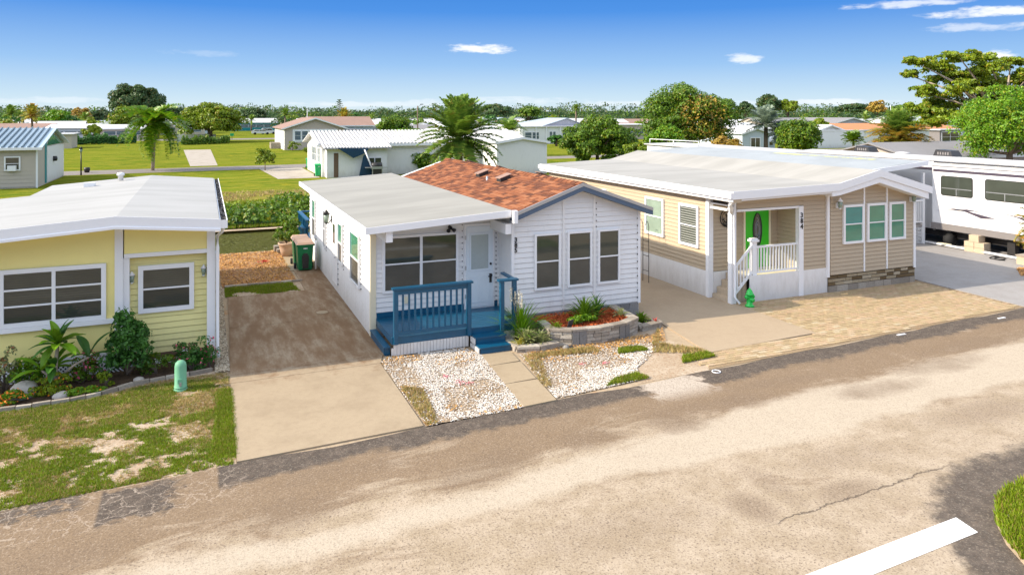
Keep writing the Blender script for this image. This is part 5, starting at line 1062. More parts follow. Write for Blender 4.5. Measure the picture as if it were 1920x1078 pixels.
# shepherd hook trellis between the homes
tr = thing('iron_trellis', (13.6, 20.6, 0), 'thin black iron shepherd hook trellis beside the tan home wall', 'trellis')
for dy in (0, .35): MB().tube([(13.6, 20.4+dy, 0), (13.6, 20.4+dy, 1.9), (13.6, 20.46+dy, 2.05), (13.6, 20.56+dy, 2.05), (13.6, 20.6+dy, 1.9)], .012, 5).build('hook_pole', 'black', tr)
for z in (.4, .9, 1.4): MB().tube([(13.6, 20.4, z), (13.6, 20.75, z)], .01, 5).build('cross_bar', 'black', tr)
# hydrant
hy = thing('fire_hydrant', (14.62, 16.72, .03), 'small bright green decorative fire hydrant at the tan porch corner', 'fire hydrant'); hx, hyy = 14.62, 16.72
MB().lathe(hx, hyy, [(.13, .03), (.13, .07), (.09, .08), (.085, .36), (.12, .37), (.12, .40), (.095, .41), (.085, .47), (.05, .52), (.03, .53), (.03, .56), (.005, .565)], 20).build('barrel', 'hydrant', hy)
for s_ in (-1, 1): MB().tube([(hx, hyy, .31), (hx+s_*.125, hyy, .31)], [.045, .045], 10).build('side_nozzle', 'hydrant', hy); MB().tube([(hx+s_*.125, hyy, .31), (hx+s_*.15, hyy, .31)], [.055, .055], 8).build('nozzle_cap', 'hydrant', hy)
MB().tube([(hx, hyy, .24), (hx, hyy-.13, .24)], [.055, .055], 10).build('front_nozzle', 'hydrant', hy); MB().tube([(hx, hyy-.13, .24), (hx, hyy-.155, .24)], [.065, .065], 6).build('nozzle_cap', 'hydrant', hy)
for px, py, lb in ((1690, 628, 'white painted reflector bar at the road edge before the pavers'), (1878, 597, 'white painted reflector bar at the road edge by the right frame')):
    x, y = at(px, py); o = thing('road_reflector', (x, y, .01), lb, 'reflector'); MB().box(x-.14, x+.14, y-.03, y+.03, .0, .02).build('bar', 'white_trim', o)
x, y = at(1343, 698); o = thing('hose_ring', (x, y, .02), 'small white plastic ring lying at the road edge', 'ring'); MB().tube([(x+.09*math.cos(i*math.pi/8), y+.09*math.sin(i*math.pi/8), .02) for i in range(17)], .011, 6).build('ring', 'white_trim', o)

# ------------------------------------------------------------------ trailer and covered porch at the right
RV = thing('travel_trailer', (30.6, 22, 0), 'white fifth wheel travel trailer with dark graphics and slide out windows at the right', 'travel trailer')
bx0, bx1 = 29.45, 32.05
MB().box(bx0, bx1, 12.5, 30.0, .62, 3.62).build('body', 'rvwhite', RV); fixn(MB().slab([(bx0-.05, 12.4, 3.66), (30.7, 12.4, 3.74), (bx1+.05, 12.4, 3.66), (bx1+.05, 30.1, 3.66), (30.7, 30.1, 3.74), (bx0-.05, 30.1, 3.66)], .06).build('roof', 'rvroof', RV))
so = Pl('L', 29.0); MB().box(29.0, 29.44, 17.55, 21.75, .98, 3.42).build('slide_out', 'rvwhite', RV); MB().box(28.97, 29.44, 17.5, 21.8, .72, .97).build('lower_skirt', 'rvgrey', RV)
MB().box(28.94, 29.5, 17.5, 21.8, 3.42, 3.48).build('slide_roof', 'rvroof', RV); MB().box(28.98, 28.998, 17.6, 21.7, 3.18, 3.28).build('stripe', 'rvdark', RV); MB().box(bx0-.02, bx0-.001, 21.85, 30, 3.2, 3.3).build('stripe', 'rvdark', RV)
def rwin(y0, y1, z0, z1):
    rr = .10; pts = []
    for cy, cz, a0 in ((y1-rr, z1-rr, 0), (y0+rr, z1-rr, 90), (y0+rr, z0+rr, 180), (y1-rr, z0+rr, 270)): pts += [(cy+rr*math.cos(R(a0+k*22.5)), cz+rr*math.sin(R(a0+k*22.5))) for k in range(5)]
    w = MB().prism(so, pts, 0, .015).build('window', 'dark', RV); c_ = ((y0+y1)/2, (z0+z1)/2); MB().prism(so, [(c_[0]+(a-c_[0])*.95, c_[1]+(b_-c_[1])*.93) for a, b_ in pts], .015, .022).build('pane', 'glass', w)
    MB().pbox(so, y0+.05, y1-.05, .022, .03, z0+.30, z0+.33).build('rail', 'steel', w); MB().pbox(so, c_[0]-.015, c_[0]+.015, .022, .03, z0+.03, z0+.30).build('rail', 'steel', w)
rwin(19.95, 21.35, 2.18, 3.02); rwin(17.85, 19.45, 2.18, 3.02)
for pts in ([(21.3, 1.68), (20.4, 1.66), (19.0, 1.46), (19.6, 1.40), (20.3, 1.60)], [(18.9, 1.74), (17.7, 1.60), (17.6, 1.42), (18.2, 1.62)], [(21.6, 1.50), (20.2, 1.70), (19.6, 1.66), (20.4, 1.62)]): fixn(MB().prism(so, pts, 0, .01).build('graphic', 'rvdark', RV))
MB().box(28.98, 28.999, 17.56, 17.68, .98, 3.4).build('side_stripe', 'roofo', RV)
for y in (27.0, 22.6):
    a = MB(); x = 31.1; a.add([(x-.34, y-.5, 3.72), (x+.34, y-.5, 3.72), (x+.34, y+.45, 3.72), (x-.34, y+.45, 3.72), (x-.27, y-.36, 3.99), (x+.27, y-.36, 3.99), (x+.30, y+.34, 4.02), (x-.30, y+.34, 4.02)], [(3, 2, 1, 0), (4, 5, 6, 7), (0, 1, 5, 4), (1, 2, 6, 5), (2, 3, 7, 6), (3, 0, 4, 7)]); c = a.build('air_conditioner', 'dark', RV)
    for k in range(5): MB().box(x-.32, x-.30, y-.3+k*.12, y-.24+k*.12, 3.8, 3.92).build('vent_slot', 'rvgrey', c)
MB().lathe(31.0, 24.8, [(.35, 3.74), (.3, 3.80), (.05, 3.83)], 14).build('roof_hatch', 'rvroof', RV)
for y in (14.2, 15.3, 24.5, 25.5): MB().tube([(29.5, y, .38), (29.75, y, .38)], [.38, .38], 20).build('wheel', 'tyre', RV)
MB().box(29.5, 32, 12.6, 29.8, .35, .61).build('chassis', 'dark', RV)
MB().tube([(29.2, 21.8, .62), (29.2, 21.85, 3.5)], .05, 8).build('awning_arm', 'steel', RV); MB().tube([(29.3, 21.9, 3.55), (29.3, 12.6, 3.55)], .03, 6).build('gutter', 'dark', RV)
for i, (x, y, lb, n_) in enumerate(((28.95, 19.75, 'stack of tan concrete blocks under the trailer slide out', 2),)):
    o = thing('block_stack', (x, y, .03), lb, 'block stack')
    for z in range(2):
        for k in range(2): MB().box(x-.2+.0*z, x+.2, y-.42+k*.42, y-.02+k*.42, .03+z*.21, .23+z*.21).build('concrete_block', 'block', o)
    MB().box(x-.2, x+.2, y-.2, y+.2, .45, .72).build('concrete_block', 'block', o)
jk = thing('stabiliser_jack', (29.3, 18.6, .03), 'black jack post standing under the slide out near the frame edge', 'jack'); MB().box(29.2, 29.45, 18.4, 18.7, .03, .7).build('post', 'dark', jk); MB().box(29.1, 29.5, 18.3, 18.8, .03, .08).build('foot', 'dark', jk)
jk = thing('trailer_hitch_jack', (29.3, 21.2, .03), 'black hitch wheel below the rear end of the slide out', 'jack'); MB().tube([(29.3, 21.0, .3), (29.3, 21.3, .3)], [.26, .26], 16).build('wheel', 'tyre', jk); MB().box(29.25, 29.4, 21.05, 21.25, .3, .75).build('post', 'dark', jk)
pp = thing('white_pipe', (28.8, 19.5, .03), 'long white plastic pipe lying on the pad under the trailer', 'pipe'); MB().tube([(28.85, 22.0, .10), (28.8, 19.5, .10), (28.75, 17.0, .10)], .05, 8).build('pipe', 'white_trim', pp); MB().tube([(28.6, 21.2, .18), (28.9, 20.8, .16)], .03, 6).build('elbow', 'cream_trim', pp)
hs = thing('garden_hose', (28.4, 18.4, .03), 'dark coiled hose on the concrete near the block stack', 'hose'); MB().tube([(28.9, 19.3, .05)]+[(28.3+.28*math.cos(i*.7), 18.6+.2*math.sin(i*.7)-.02*i, .05) for i in range(16)], .018, 5).build('hose', 'black', hs)
ub = thing('utility_box', (28.3, 17.45, .03), 'small tan block box at the right edge of the pad', 'utility box'); MB().box(28.0, 28.5, 17.25, 17.6, .03, .34).build('box', 'block', ub); MB().box(27.97, 28.53, 17.22, 17.63, .341, .38).build('lid', 'stone_lt', ub)
bush((28.0, 16.5), (.5, .4, .35), 900, .12, 'leaf_yel', 'yellow green leafy plant at the right frame edge beside the pad', clumps=16)
flat('leaf_litter_patch', [(26.0, 16.2), (27.2, 15.9), (29, 15.8), (29, 16.8), (27.2, 17.1)], .036, 'leaflitter'); litter('fallen_leaves', [(26.0, 16.2), (27.2, 15.9), (29, 15.8), (29, 16.8), (27.2, 17.1)], 1600, .07, 'dryleaf', z=.05)
palm((26.9, 15.8, .03), (26.75, 15.95, 1.6), 1.15, 20, 'young yellow green fan palm reaching in from the right frame edge', 'palm_yel', .7, 1.0, .07, .32, down=-.7, leaves=26)
CP = thing('covered_porch', (27, 22, 0), 'screened porch with weathered metal roof between the tan home and trailer', 'porch')
fixn(MB().slab([(25.0, 21.9, 3.26), (27.2, 21.9, 3.50), (28.85, 21.9, 3.60), (28.85, 37.5, 3.60), (27.2, 38.5, 3.50), (25.0, 39, 3.26)], .08).build('roof', 'screenroof', CP)); MB().slab([(24.95, 21.84, 3.28), (28.9, 21.84, 3.62), (28.9, 21.897, 3.62), (24.95, 21.897, 3.28)], .2).build('fascia', 'white_trim', CP)
t = new_mat('yellow_lichen_sheet'); nn = gnoise(t, 1.6, 5, .75); M['lichen'] = finish(t, t.mix(t.ss(nn, .42, .55), (.36, .38, .37), (.62, .62, .20)), .8)
fixn(MB().add([(28.0, 24, 3.556), (28.35, 24, 3.577), (28.35, 30.5, 3.577), (28.0, 30.5, 3.556)], [(0, 1, 2, 3)]).build('lichen_stain', 'lichen', CP))
for x in (25.1, 27.0, 28.75): MB().box(x-.06, x+.06, 21.95, 22.07, 0, 3.09).build('post', 'white_trim', CP)
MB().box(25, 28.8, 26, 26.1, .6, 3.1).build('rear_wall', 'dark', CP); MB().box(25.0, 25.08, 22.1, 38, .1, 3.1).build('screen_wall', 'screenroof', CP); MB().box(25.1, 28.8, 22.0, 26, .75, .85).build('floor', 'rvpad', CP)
MB().box(27.1, 28.7, 21.98, 22.04, 1.86, 1.92).build('rail', 'white_trim', CP); MB().box(27.1, 28.7, 21.98, 22.04, .95, 1.0).build('rail', 'white_trim', CP)
for i in range(13): MB().box(27.14+i*.12, 27.18+i*.12, 21.99, 22.03, 1.0, 1.86).build('baluster', 'white_trim', CP)
lt = MB()
for i in range(26):
    a = 27.05+i*.07
    for sg in (1, -1): lt.prism(Pl('F', 22.0), [(a, .05), (a+.02, .05), (a+.02+sg*.35, .75), (a+sg*.35, .75)] if 27 < a+sg*.35 < 28.75 else [(a, .05), (a+.02, .05), (a+.02, .75), (a, .75)], .01*sg, .01*sg+.008)
lt.build('lattice_slats', 'white_trim', CP, kind='stuff')
WR = thing('park_trailer', (30.4, 35, 0), 'long white flat roofed trailer behind the travel trailer', 'trailer'); MB().box(29.2, 32, 30.8, 44, .3, 3.5).build('wall', 'rvwhite', WR); fixn(MB().slab([(29.05, 30.6, 3.52), (32.1, 30.6, 3.56), (32.1, 44.2, 3.6), (29.05, 44.2, 3.56)], .07).build('roof', 'rvroof', WR)); MB().tube([(29.1, 38, 3.9), (29.1, 43.5, 3.9)], .03, 5).build('roof_rail', 'white_trim', WR)
for y in (38, 40.7, 43.5): MB().tube([(29.1, y, 3.55), (29.1, y, 3.9)], .03, 5).build('rail_post', 'white_trim', WR)

# ------------------------------------------------------------------ beyond the canal: near houses
def wrow(parent, pl, u0, u1, z0, z1, n, gap=.12, gl='glass_far', rows=2):
    w = (u1-u0-gap*(n-1))/n
    for i in range(n): a = u0+i*(w+gap); window(parent, pl, a, a+w, z0, z1, 1, rows, .06, (gl, gl))
def gable_house(name, x0, x1, y0, y1, eave, ridge, wall, roof, label, cat='house', axis='y', base=None, over=.35, wins=(), side=(), group=None, trim='white_trim', doors=()):
    t = thing(name, (x0, y0, 0), label, cat, group); f, l = Pl('F', y0), Pl('L', x0)
    if axis == 'y':
        xm = (x0+x1)/2; MB().prism(f, [(x0, 0), (x1, 0), (x1, eave), (xm, ridge-.12), (x0, eave)], -(y1-y0), 0).build('wall', wall, t); k = (ridge-eave)/(xm-x0)
        for s_, a in ((-1, x0-over), (1, x1+over)):
            q = [(a, y0-over, eave-over*k+.05), (xm, y0-over, ridge), (xm, y1+over, ridge), (a, y1+over, eave-over*k+.05)]; fixn(MB().slab(q if s_ < 0 else q[::-1], .10).build('roof', roof, t))
            m = MB(); m.add([(a, y0-over-.03, eave-over*k+.07), (xm, y0-over-.03, ridge+.02), (xm, y0-over-.03, ridge-.2), (a, y0-over-.03, eave-over*k-.15), (a, y0-over-.005, eave-over*k+.07), (xm, y0-over-.005, ridge+.02), (xm, y0-over-.005, ridge-.2), (a, y0-over-.005, eave-over*k-.15)], [(0, 3, 2, 1), (0, 1, 5, 4), (3, 7, 6, 2), (4, 5, 6, 7)]); fixn(m.build('fascia', trim, t))
    elif axis == 'x':
        ym = (y0+y1)/2; k = (ridge-eave)/(ym-y0); MB().prism(l, [(y0, 0), (y1, 0), (y1, eave), (ym, ridge-.12), (y0, eave)], -(x1-x0), 0).build('wall', wall, t)
        for a in (y0-over, y1+over): fixn(MB().slab([(x0-over, a, eave-over*k+.05), (x1+over, a, eave-over*k+.05), (x1+over, ym, ridge), (x0-over, ym, ridge)], .10).build('roof', roof, t))
        MB().box(x0-over, x1+over, y0-over-.03, y0-over-.004, eave-over*k-.16, eave-over*k+.05).build('fascia', trim, t)
    else:
        MB().box(x0, x1, y0, y1, 0, eave).build('wall', wall, t); fixn(MB().slab([(x0-over, y0-over, eave+.12), (x1+over, y0-over, eave+.12), (x1+over, y1+over, ridge), (x0-over, y1+over, ridge)], .14).build('roof', roof, t))
    for (u0, u1, z0, z1, n) in wins: wrow(t, f, u0, u1, z0, z1, n)
    for (u0, u1, z0, z1, n) in side: wrow(t, l, u0, u1, z0, z1, n)
    for (u0, u1, z1) in doors: MB().pbox(f, u0, u1, 0, .05, .1, z1).build('door', 'door', t)
    return t
# grey-blue roofed shed at the left
Sh = thing('garden_shed', (-14, 65.7, 0), 'beige shed with ribbed pale blue metal roof at the far left', 'shed')
MB().prism(Pl('L', -18.5), [(65.7, 0), (77.2, 0), (77.2, 3.1), (71.4, 4.4), (65.7, 3.1)], -(18.5-11.9), 0).build('wall', 'shed', Sh)
siding(Sh, Pl('F', 65.7), .1, 3.1, lambda z: (-18.5, -11.9), .3, 'shed')
for y0, y1, za, zb in ((65.3, 71.45, 3.08, 4.5), (77.6, 71.45, 3.08, 4.5)):
    fixn(MB().slab([(-18.8, y0, za), (-11.5, y0, za), (-11.5, y1, zb), (-18.8, y1, zb)], .08).build('roof', 'metalroof', Sh))
for i in range(17): x = -18.7+i*.42; MB().add([(x-.05, 65.28, 3.11), (x+.05, 65.28, 3.11), (x+.05, 65.28, 3.2), (x-.05, 65.28, 3.2), (x-.05, 71.45, 4.53), (x+.05, 71.45, 4.53), (x+.05, 71.45, 4.62), (x-.05, 71.45, 4.62)], [(0, 1, 2, 3), (3, 2, 6, 7), (0, 3, 7, 4), (1, 5, 6, 2)]).build('roof_rib', 'metalrib', Sh)
MB().box(-18.8, -11.5, 65.2, 65.3, 2.92, 3.12).build('gutter', 'white_trim', Sh); MB().box(-11.95, -11.83, 65.6, 65.69, 0, 3.0).build('downspout', 'white_trim', Sh)
pr = Pl('R', -11.9); MB().pbox(pr, 69.4, 77.0, 0, .05, .1, 3.0).build('side_panel', 'white', Sh); MB().pbox(pr, 68.7, 69.3, 0, .04, .1, 3.6).build('side_strip', 'teal', Sh); MB().prism(pr, [(69.5, 3.1), (76.9, 3.1), (71.5, 4.2)], 0, .03).build('gable_window', 'glass_green', Sh); MB().prism(Pl('F', 65.69), [(-13.7, 0), (-13.7, 0), (-13.7, 0)], 0, .01) if False else None
window(Sh, Pl('F', 65.68), -14.0, -12.95, 1.35, 2.45, 1, 2, .1, ('glass', 'glass')); MB().box(-13.75, -13.2, 65.35, 65.62, 1.35, 1.75).build('window_air_conditioner', 'white_trim', Sh)
MB().lathe(-11.75, 72.0, [(.18, 1.7), (.22, 1.9), (.18, 2.1)], 10).build('meter', 'dark', Sh)
# long white house with corrugated roof behind the brown gable
C8 = gable_house('mobile_home', 9.75, 30.2, 67.4, 76.8, 2.95, 3.95, 'white', 'roofw', 'long white mobile home with corrugated roof, torn blue tarp and grill', 'mobile home', 'x', over=.45, side=((67.9, 69.2, 1.2, 2.6, 2), (70.3, 73.2, 1.2, 2.6, 3)))
MB().box(9.76, 10.0, 66.95, 67.39, 0, 2.9).build('corner_wall', 'white', C8)
an8 = MB().box(10.0, 15.4, 65.6, 67.38, 0, 2.55).build('annex_wall', 'white', C8); fixn(MB().slab([(9.6, 65.1, 2.62), (15.8, 65.1, 2.62), (15.8, 67.4, 2.98), (9.6, 67.4, 2.98)], .08).build('annex_roof', 'roofg', C8))
for rf_, n_ in ((0, 60), (1, 22)):
    for i in range(n_):
        if rf_: x = 9.7+i*.28; q = [(x, 65.08, 2.63), (x+.14, 65.08, 2.63), (x+.14, 67.3, 2.99), (x, 67.3, 2.99)]
        else: x = 9.4+i*.345; q = [(x, 66.93, 2.93), (x+.17, 66.93, 2.93), (x+.17, 72.1, 4.02), (x, 72.1, 4.02)]
        fixn(MB().slab([(a, b_, c+.10) for a, b_, c in q], .12).build('corrugation', 'roofw', C8))
window(C8, Pl('F', 65.6), 13.6, 14.9, .95, 1.75, 2, 1, .06, ('glass', 'glass')); window(C8, Pl('F', 67.4), 21.2, 22.2, 1.5, 2.4, 1, 2, .07, ('glass_pale', 'glass_pale')); MB().box(10.6, 11.0, 65.57, 65.599, .05, 2.2).build('door', 'brown', C8)
tpn = thing('blue_tarp', (12.2, 65.3, 2.2), 'torn dark blue tarp hanging from the white annex roof', 'tarp')
fixn(MB().prism(Pl('F', 65.0), [(10.8, 2.68), (13.6, 2.60), (13.3, 2.2), (12.6, 1.9), (12.2, 1.75), (11.7, 2.1)], 0, .05).build('tarp', 'tarp', tpn)); fixn(MB().prism(Pl('F', 65.0), [(13.1, 1.95), (13.3, 2.1), (14.1, .6), (14.2, .1), (12.7, .1)], 0, .05).build('tarp_flap', 'tarp', tpn)); MB().tube([(13.2, 64.9, 2.5), (13.9, 64.6, .6)], .07, 6).build('pole', 'white_trim', tpn)
gl_ = thing('gas_grill', (14.2, 64.5, 0), 'black and steel gas grill outside the white annex', 'grill')
MB().tube([(13.75, 64.5, 1.05), (14.65, 64.5, 1.05)], [.3, .3], 12).build('lid', 'dark', gl_); MB().box(13.7, 14.7, 64.2, 64.8, .78, 1.0).build('firebox', 'steel', gl_); MB().box(13.2, 13.68, 64.25, 64.75, .88, .93).build('shelf', 'steel', gl_); MB().box(14.72, 15.2, 64.25, 64.75, .88, .93).build('shelf', 'steel', gl_); MB().box(13.8, 14.6, 64.25, 64.75, .1, .76).build('cabinet', 'dark', gl_)
for x in (13.75, 14.6): MB().box(x, x+.06, 64.22, 64.28, 0, .78).build('leg', 'steel', gl_)
wheelie(*at(597, 331), 'bright green wheelie bin in front of the white sunroom', 'far_green', 'far_green', .62, 1.1); wheelie(*at(579, 316), 'dark green wheelie bin partly hidden behind the white sunroom corner', 'far_green', 'far_green', .5, 1.0)
gable_house('pump_shed', 25.2, 30.4, 63.0, 67.0, 3.05, 3.5, 'white', 'roofw', 'cream gabled end of the white home right of the big palm', 'shed', 'y', over=.25)
# tan house with six windows
x0, y0 = at(534, 282); H7 = gable_house('house', x0, x0+9.4, y0, y0+17, 3.55, 5.15, 'greige', 'roofb', 'tan gabled house with six tall windows and brown roof', 'house', 'y', over=.5, wins=((x0+1.5, x0+8.0, 1.55, 3.05, 6),), side=((y0+2, y0+4.5, 1.4, 2.9, 2), (y0+8, y0+12, 1.4, 2.9, 2)))
MB().box(x0+1.2, x0+8.3, y0-.04, y0-.005, 1.3, 3.3).build('window_surround', 'white_trim', H7); MB().box(x0-.06, x0-.01, y0, y0+17, 0, 3.4).build('side_cladding', 'white', H7)
MB().box(x0-1.6, x0-.1, y0+6, y0+9, 0, 1.0).build('air_conditioner', 'stone_lt', H7)
gable_house('house', x0+6.5, x0+18, y0+18, y0+28, 3.7, 5.3, 'bluegrey', 'roofb', 'brown roofed house right behind the tan gabled house', 'house', 'x')
ca = thing('carport', (x0+10, y0+4, 0), 'flat grey carport on the right side of the tan house', 'carport'); fixn(MB().slab([(x0+9.9, y0, 3.3), (x0+18, y0+1, 2.75), (x0+18, y0+9, 2.75), (x0+9.9, y0+9, 3.3)], .15).build('roof', 'roofg', ca))
for dx in (12, 15, 17.8): MB().box(x0+dx, x0+dx+.15, y0+.9, y0+1.05, 0, 2.9).build('post', 'white_trim', ca)
MB().box(x0+10, x0+17, y0+8, y0+8.2, 0, 2.7).build('rear_wall', 'dark', ca)
# blue-grey home by the orange tree
x0, y0 = at(1392, 295); B = gable_house('mobile_home', x0, x0+4.6, y0, y0+9, 3.2, 3.9, 'bluegrey', 'roofw', 'small pale blue grey home at the right side of the orange tinged tree', 'mobile home', 'y', over=.3)
window(B, Pl('F', y0), x0+1.3, x0+3.0, 1.2, 2.6, 2, 1, .1, ('glass', 'glass_pale')); MB().box(x0+4.6, x0+7.6, y0+2.2, y0+8, 0, 3.1).build('annex_wall', 'bluegrey', B); fixn(MB().slab([(x0+4.5, y0+1.9, 3.35), (x0+8.0, y0+1.9, 3.15), (x0+8.0, y0+8, 3.15), (x0+4.5, y0+8, 3.35)], .12).build('annex_roof', 'roofw', B))
MB().pbox(Pl('F', y0+2.2), x0+5.2, x0+7.2, 0, .02, 1.4, 2.6).build('window', 'glass', B); MB().slab([(x0+5.1, y0+1.3, 1.95), (x0+7.6, y0+1.3, 1.95), (x0+7.6, y0+2.15, 2.75), (x0+5.1, y0+2.15, 2.75)], .04).build('awning_panel', 'white_trim', B)

# ------------------------------------------------------------------ farther houses: px0, px1, base row, depth, eave, ridge, wall, roof, axis, label, windows
FH = [(-60, 95, 262, 12, 2.6, 3.6, 'greige', 'roofb', 'x', 'tan brown roofed house partly hidden behind the metal roofed shed', 0),
      (108, 131, 279, 6, 2.35, 2.5, 'shed', 'roofw', 'f', 'plain tan box shed right of the metal roofed shed', 0),
      (113, 172, 256, 10, 2.7, 3.2, 'white', 'roofw', 'f', 'white low building with dark opening behind the tan box shed', 2),
      (178, 262, 250, 12, 2.9, 3.9, 'bluegrey', 'roofblue', 'x', 'pale blue roofed house left of the tall dark tree', 3),
      (193, 238, 263, 9, 2.6, 2.75, 'white', 'roofw', 'f', 'plain white windowless shed behind the green field', 0),
      (236, 268, 262, 11, 2.7, 3.3, 'shed', 'roofw', 'y', 'beige gabled shed joined to the white windowless shed', 0),
      (328, 384, 257, 10, 2.9, 3.4, 'shed', 'roofg', 'y', 'beige house showing between the drooping palm and round tree', 1),
      (425, 520, 246, 14, 3.0, 4.4, 'teal', 'roofw', 'x', 'teal walled house with white roof beyond the parked cars', 5),
      (640, 700, 247, 12, 2.9, 4.6, 'bluegrey', 'roofblue', 'y', 'blue grey gabled house right of the tan house palm', 1),
      (690, 765, 250, 14, 3.0, 4.2, 'greige', 'roofw', 'x', 'pale house with shaded porch openings right of the blue grey gable', 4),
      (668, 728, 256, 12, 2.4, 3.3, 'white', 'roofw', 'f', 'white flat roof shed behind the corrugated white home', 0),
      (760, 835, 240, 12, 2.9, 4.2, 'white', 'roofg', 'x', 'grey roofed far house behind the utility pole', 3),
      (775, 840, 264, 12, 2.5, 2.9, 'white', 'roofw', 'f', 'bright white flat roofed home left of the big palm', 1),
      (880, 952, 246, 12, 3.4, 4.7, 'bluegrey', 'roofblue', 'x', 'pale blue house right of the big palm crown', 4),
      (900, 990, 240, 14, 3.0, 4.6, 'white', 'roofw', 'x', 'white roofed far house behind the pale blue house', 3),
      (1062, 1168, 244, 12, 3.0, 4.3, 'white', 'roofw', 'x', 'long white roofed far home above the rounded green bush', 0),
      (1163, 1232, 262, 9, 3.3, 3.5, 'greige', 'roofw', 'f', 'white carport home with columns left of the orange tinged tree', 3),
      (1380, 1440, 250, 12, 3.0, 4.2, 'greige', 'roofw', 'x', 'cream walled far home behind the silver palm', 2),
      (1435, 1575, 258, 12, 3.2, 4.9, 'greige', 'roofg', 'x', 'long dark grey roofed house with white fascia', 5),
      (1555, 1640, 262, 14, 3.4, 5.0, 'lav', 'roofg', 'y', 'grey gabled house end right of the long dark roof', 1),
      (1556, 1800, 274, 12, 2.9, 4.0, 'white', 'roofo', 'x', 'long low orange roofed house behind the yellow fan palm', 0),
      (1700, 1835, 256, 14, 3.4, 5.3, 'white', 'roofgreen', 'x', 'white house with pale green grey roof left of the bright green tree', 1),
      (1820, 1990, 250, 14, 3.4, 4.6, 'white', 'roofw', 'x', 'white home hidden behind the bright green tree', 0)]
for p0, p1, pb, dep, ev, rd, wl_, rf_, ax, lb, nw in FH:
    x0, y0 = at(p0, pb); a = (p1-960)/FPX; c_, s_ = math.cos(YAW), math.sin(YAW); x1 = y0*(a*c_+s_)/(-a*s_+c_)
    if x1 < x0+2: x1 = x0+2
    h = gable_house('house', x0, x1, y0, y0+dep, ev, rd, wl_, rf_, lb, 'house', ax, wins=((x0+.12*(x1-x0), x0+.88*(x1-x0), 1.2, 2.3, nw),) if nw else ())
# white house with grey gable and porch (centre right)
x0, y0 = at(975, 271); H10 = gable_house('house', x0, x0+14.2, y0, y0+12, 3.3, 3.4, 'white', 'roofw', 'white house with long porch roof and grey upper gable, beyond the mown lot', 'house', 'f', wins=((x0+1, x0+4, .9, 2.3, 2), (x0+6.2, x0+7.6, .9, 2.4, 2), (x0+9, x0+12, .9, 2.2, 2)))
MB().prism(Pl('F', y0+3), [(x0+6.5, 3.4), (x0+15.5, 3.4), (x0+11.5, 4.9)], -9, 0).build('upper_gable', 'lav', H10); fixn(MB().slab([(x0+6.0, y0+2.7, 3.45), (x0+11.5, y0+2.7, 5.0), (x0+11.5, y0+12, 5.0), (x0+1.5, y0+12, 3.5)], .1).build('upper_roof', 'roofblue', H10)); fixn(MB().slab([(x0+11.5, y0+2.7, 5.0), (x0+16, y0+2.7, 3.5), (x0+16, y0+12, 3.5), (x0+11.5, y0+12, 5.0)], .1).build('upper_roof', 'roofblue', H10))
for dx in (.3, 3.2, 5.4, 8.4): MB().box(x0+dx, x0+dx+.14, y0-.32, y0-.18, 0, 3.3).build('porch_post', 'white_trim', H10)
# pieces of the orange roofed house
x0, y0 = at(1560, 276); og = thing('garden_wall', at(1525, 279)+(0,), 'tall white plastered wall before the orange roofed house', 'wall'); xa, ya = at(1525, 279); MB().box(xa, xa+11.5, ya, ya+.3, 0, 2.9).build('wall', 'white', og); MB().box(xa-.1, xa+11.6, ya-.08, ya+.38, 2.9, 3.05).build('wall_cap', 'white_trim', og)
gable_house('entry_porch', xa+2.5, xa+8.0, ya+1.5, ya+5, 3.05, 3.95, 'white', 'roofw', 'small white gabled porch roof above the white plastered wall', 'porch', 'y', over=.5)
xb, yb = at(1757, 276); sp_ = thing('sunroom', (xb, yb, 0), 'dark glazed sunroom at the right end of the orange roofed house', 'sunroom'); MB().box(xb, xb+5.2, yb-.5, yb+1.5, 0, 2.9).build('wall', 'rvgrey', sp_); window(sp_, Pl('F', yb-.5), xb+.4, xb+4.8, .8, 2.7, 2, 2, .1, ('glass', 'glass')); MB().box(xb-.4, xb+9, yb-.9, yb+1.6, 2.92, 3.1).build('roof', 'roofw', sp_)
gable_house('mobile_home', 44.6, 66, 35, 41.5, 2.75, 3.6, 'greige', 'roofg', 'grey shingle roofed home just behind the white travel trailer', 'mobile home', 'x')
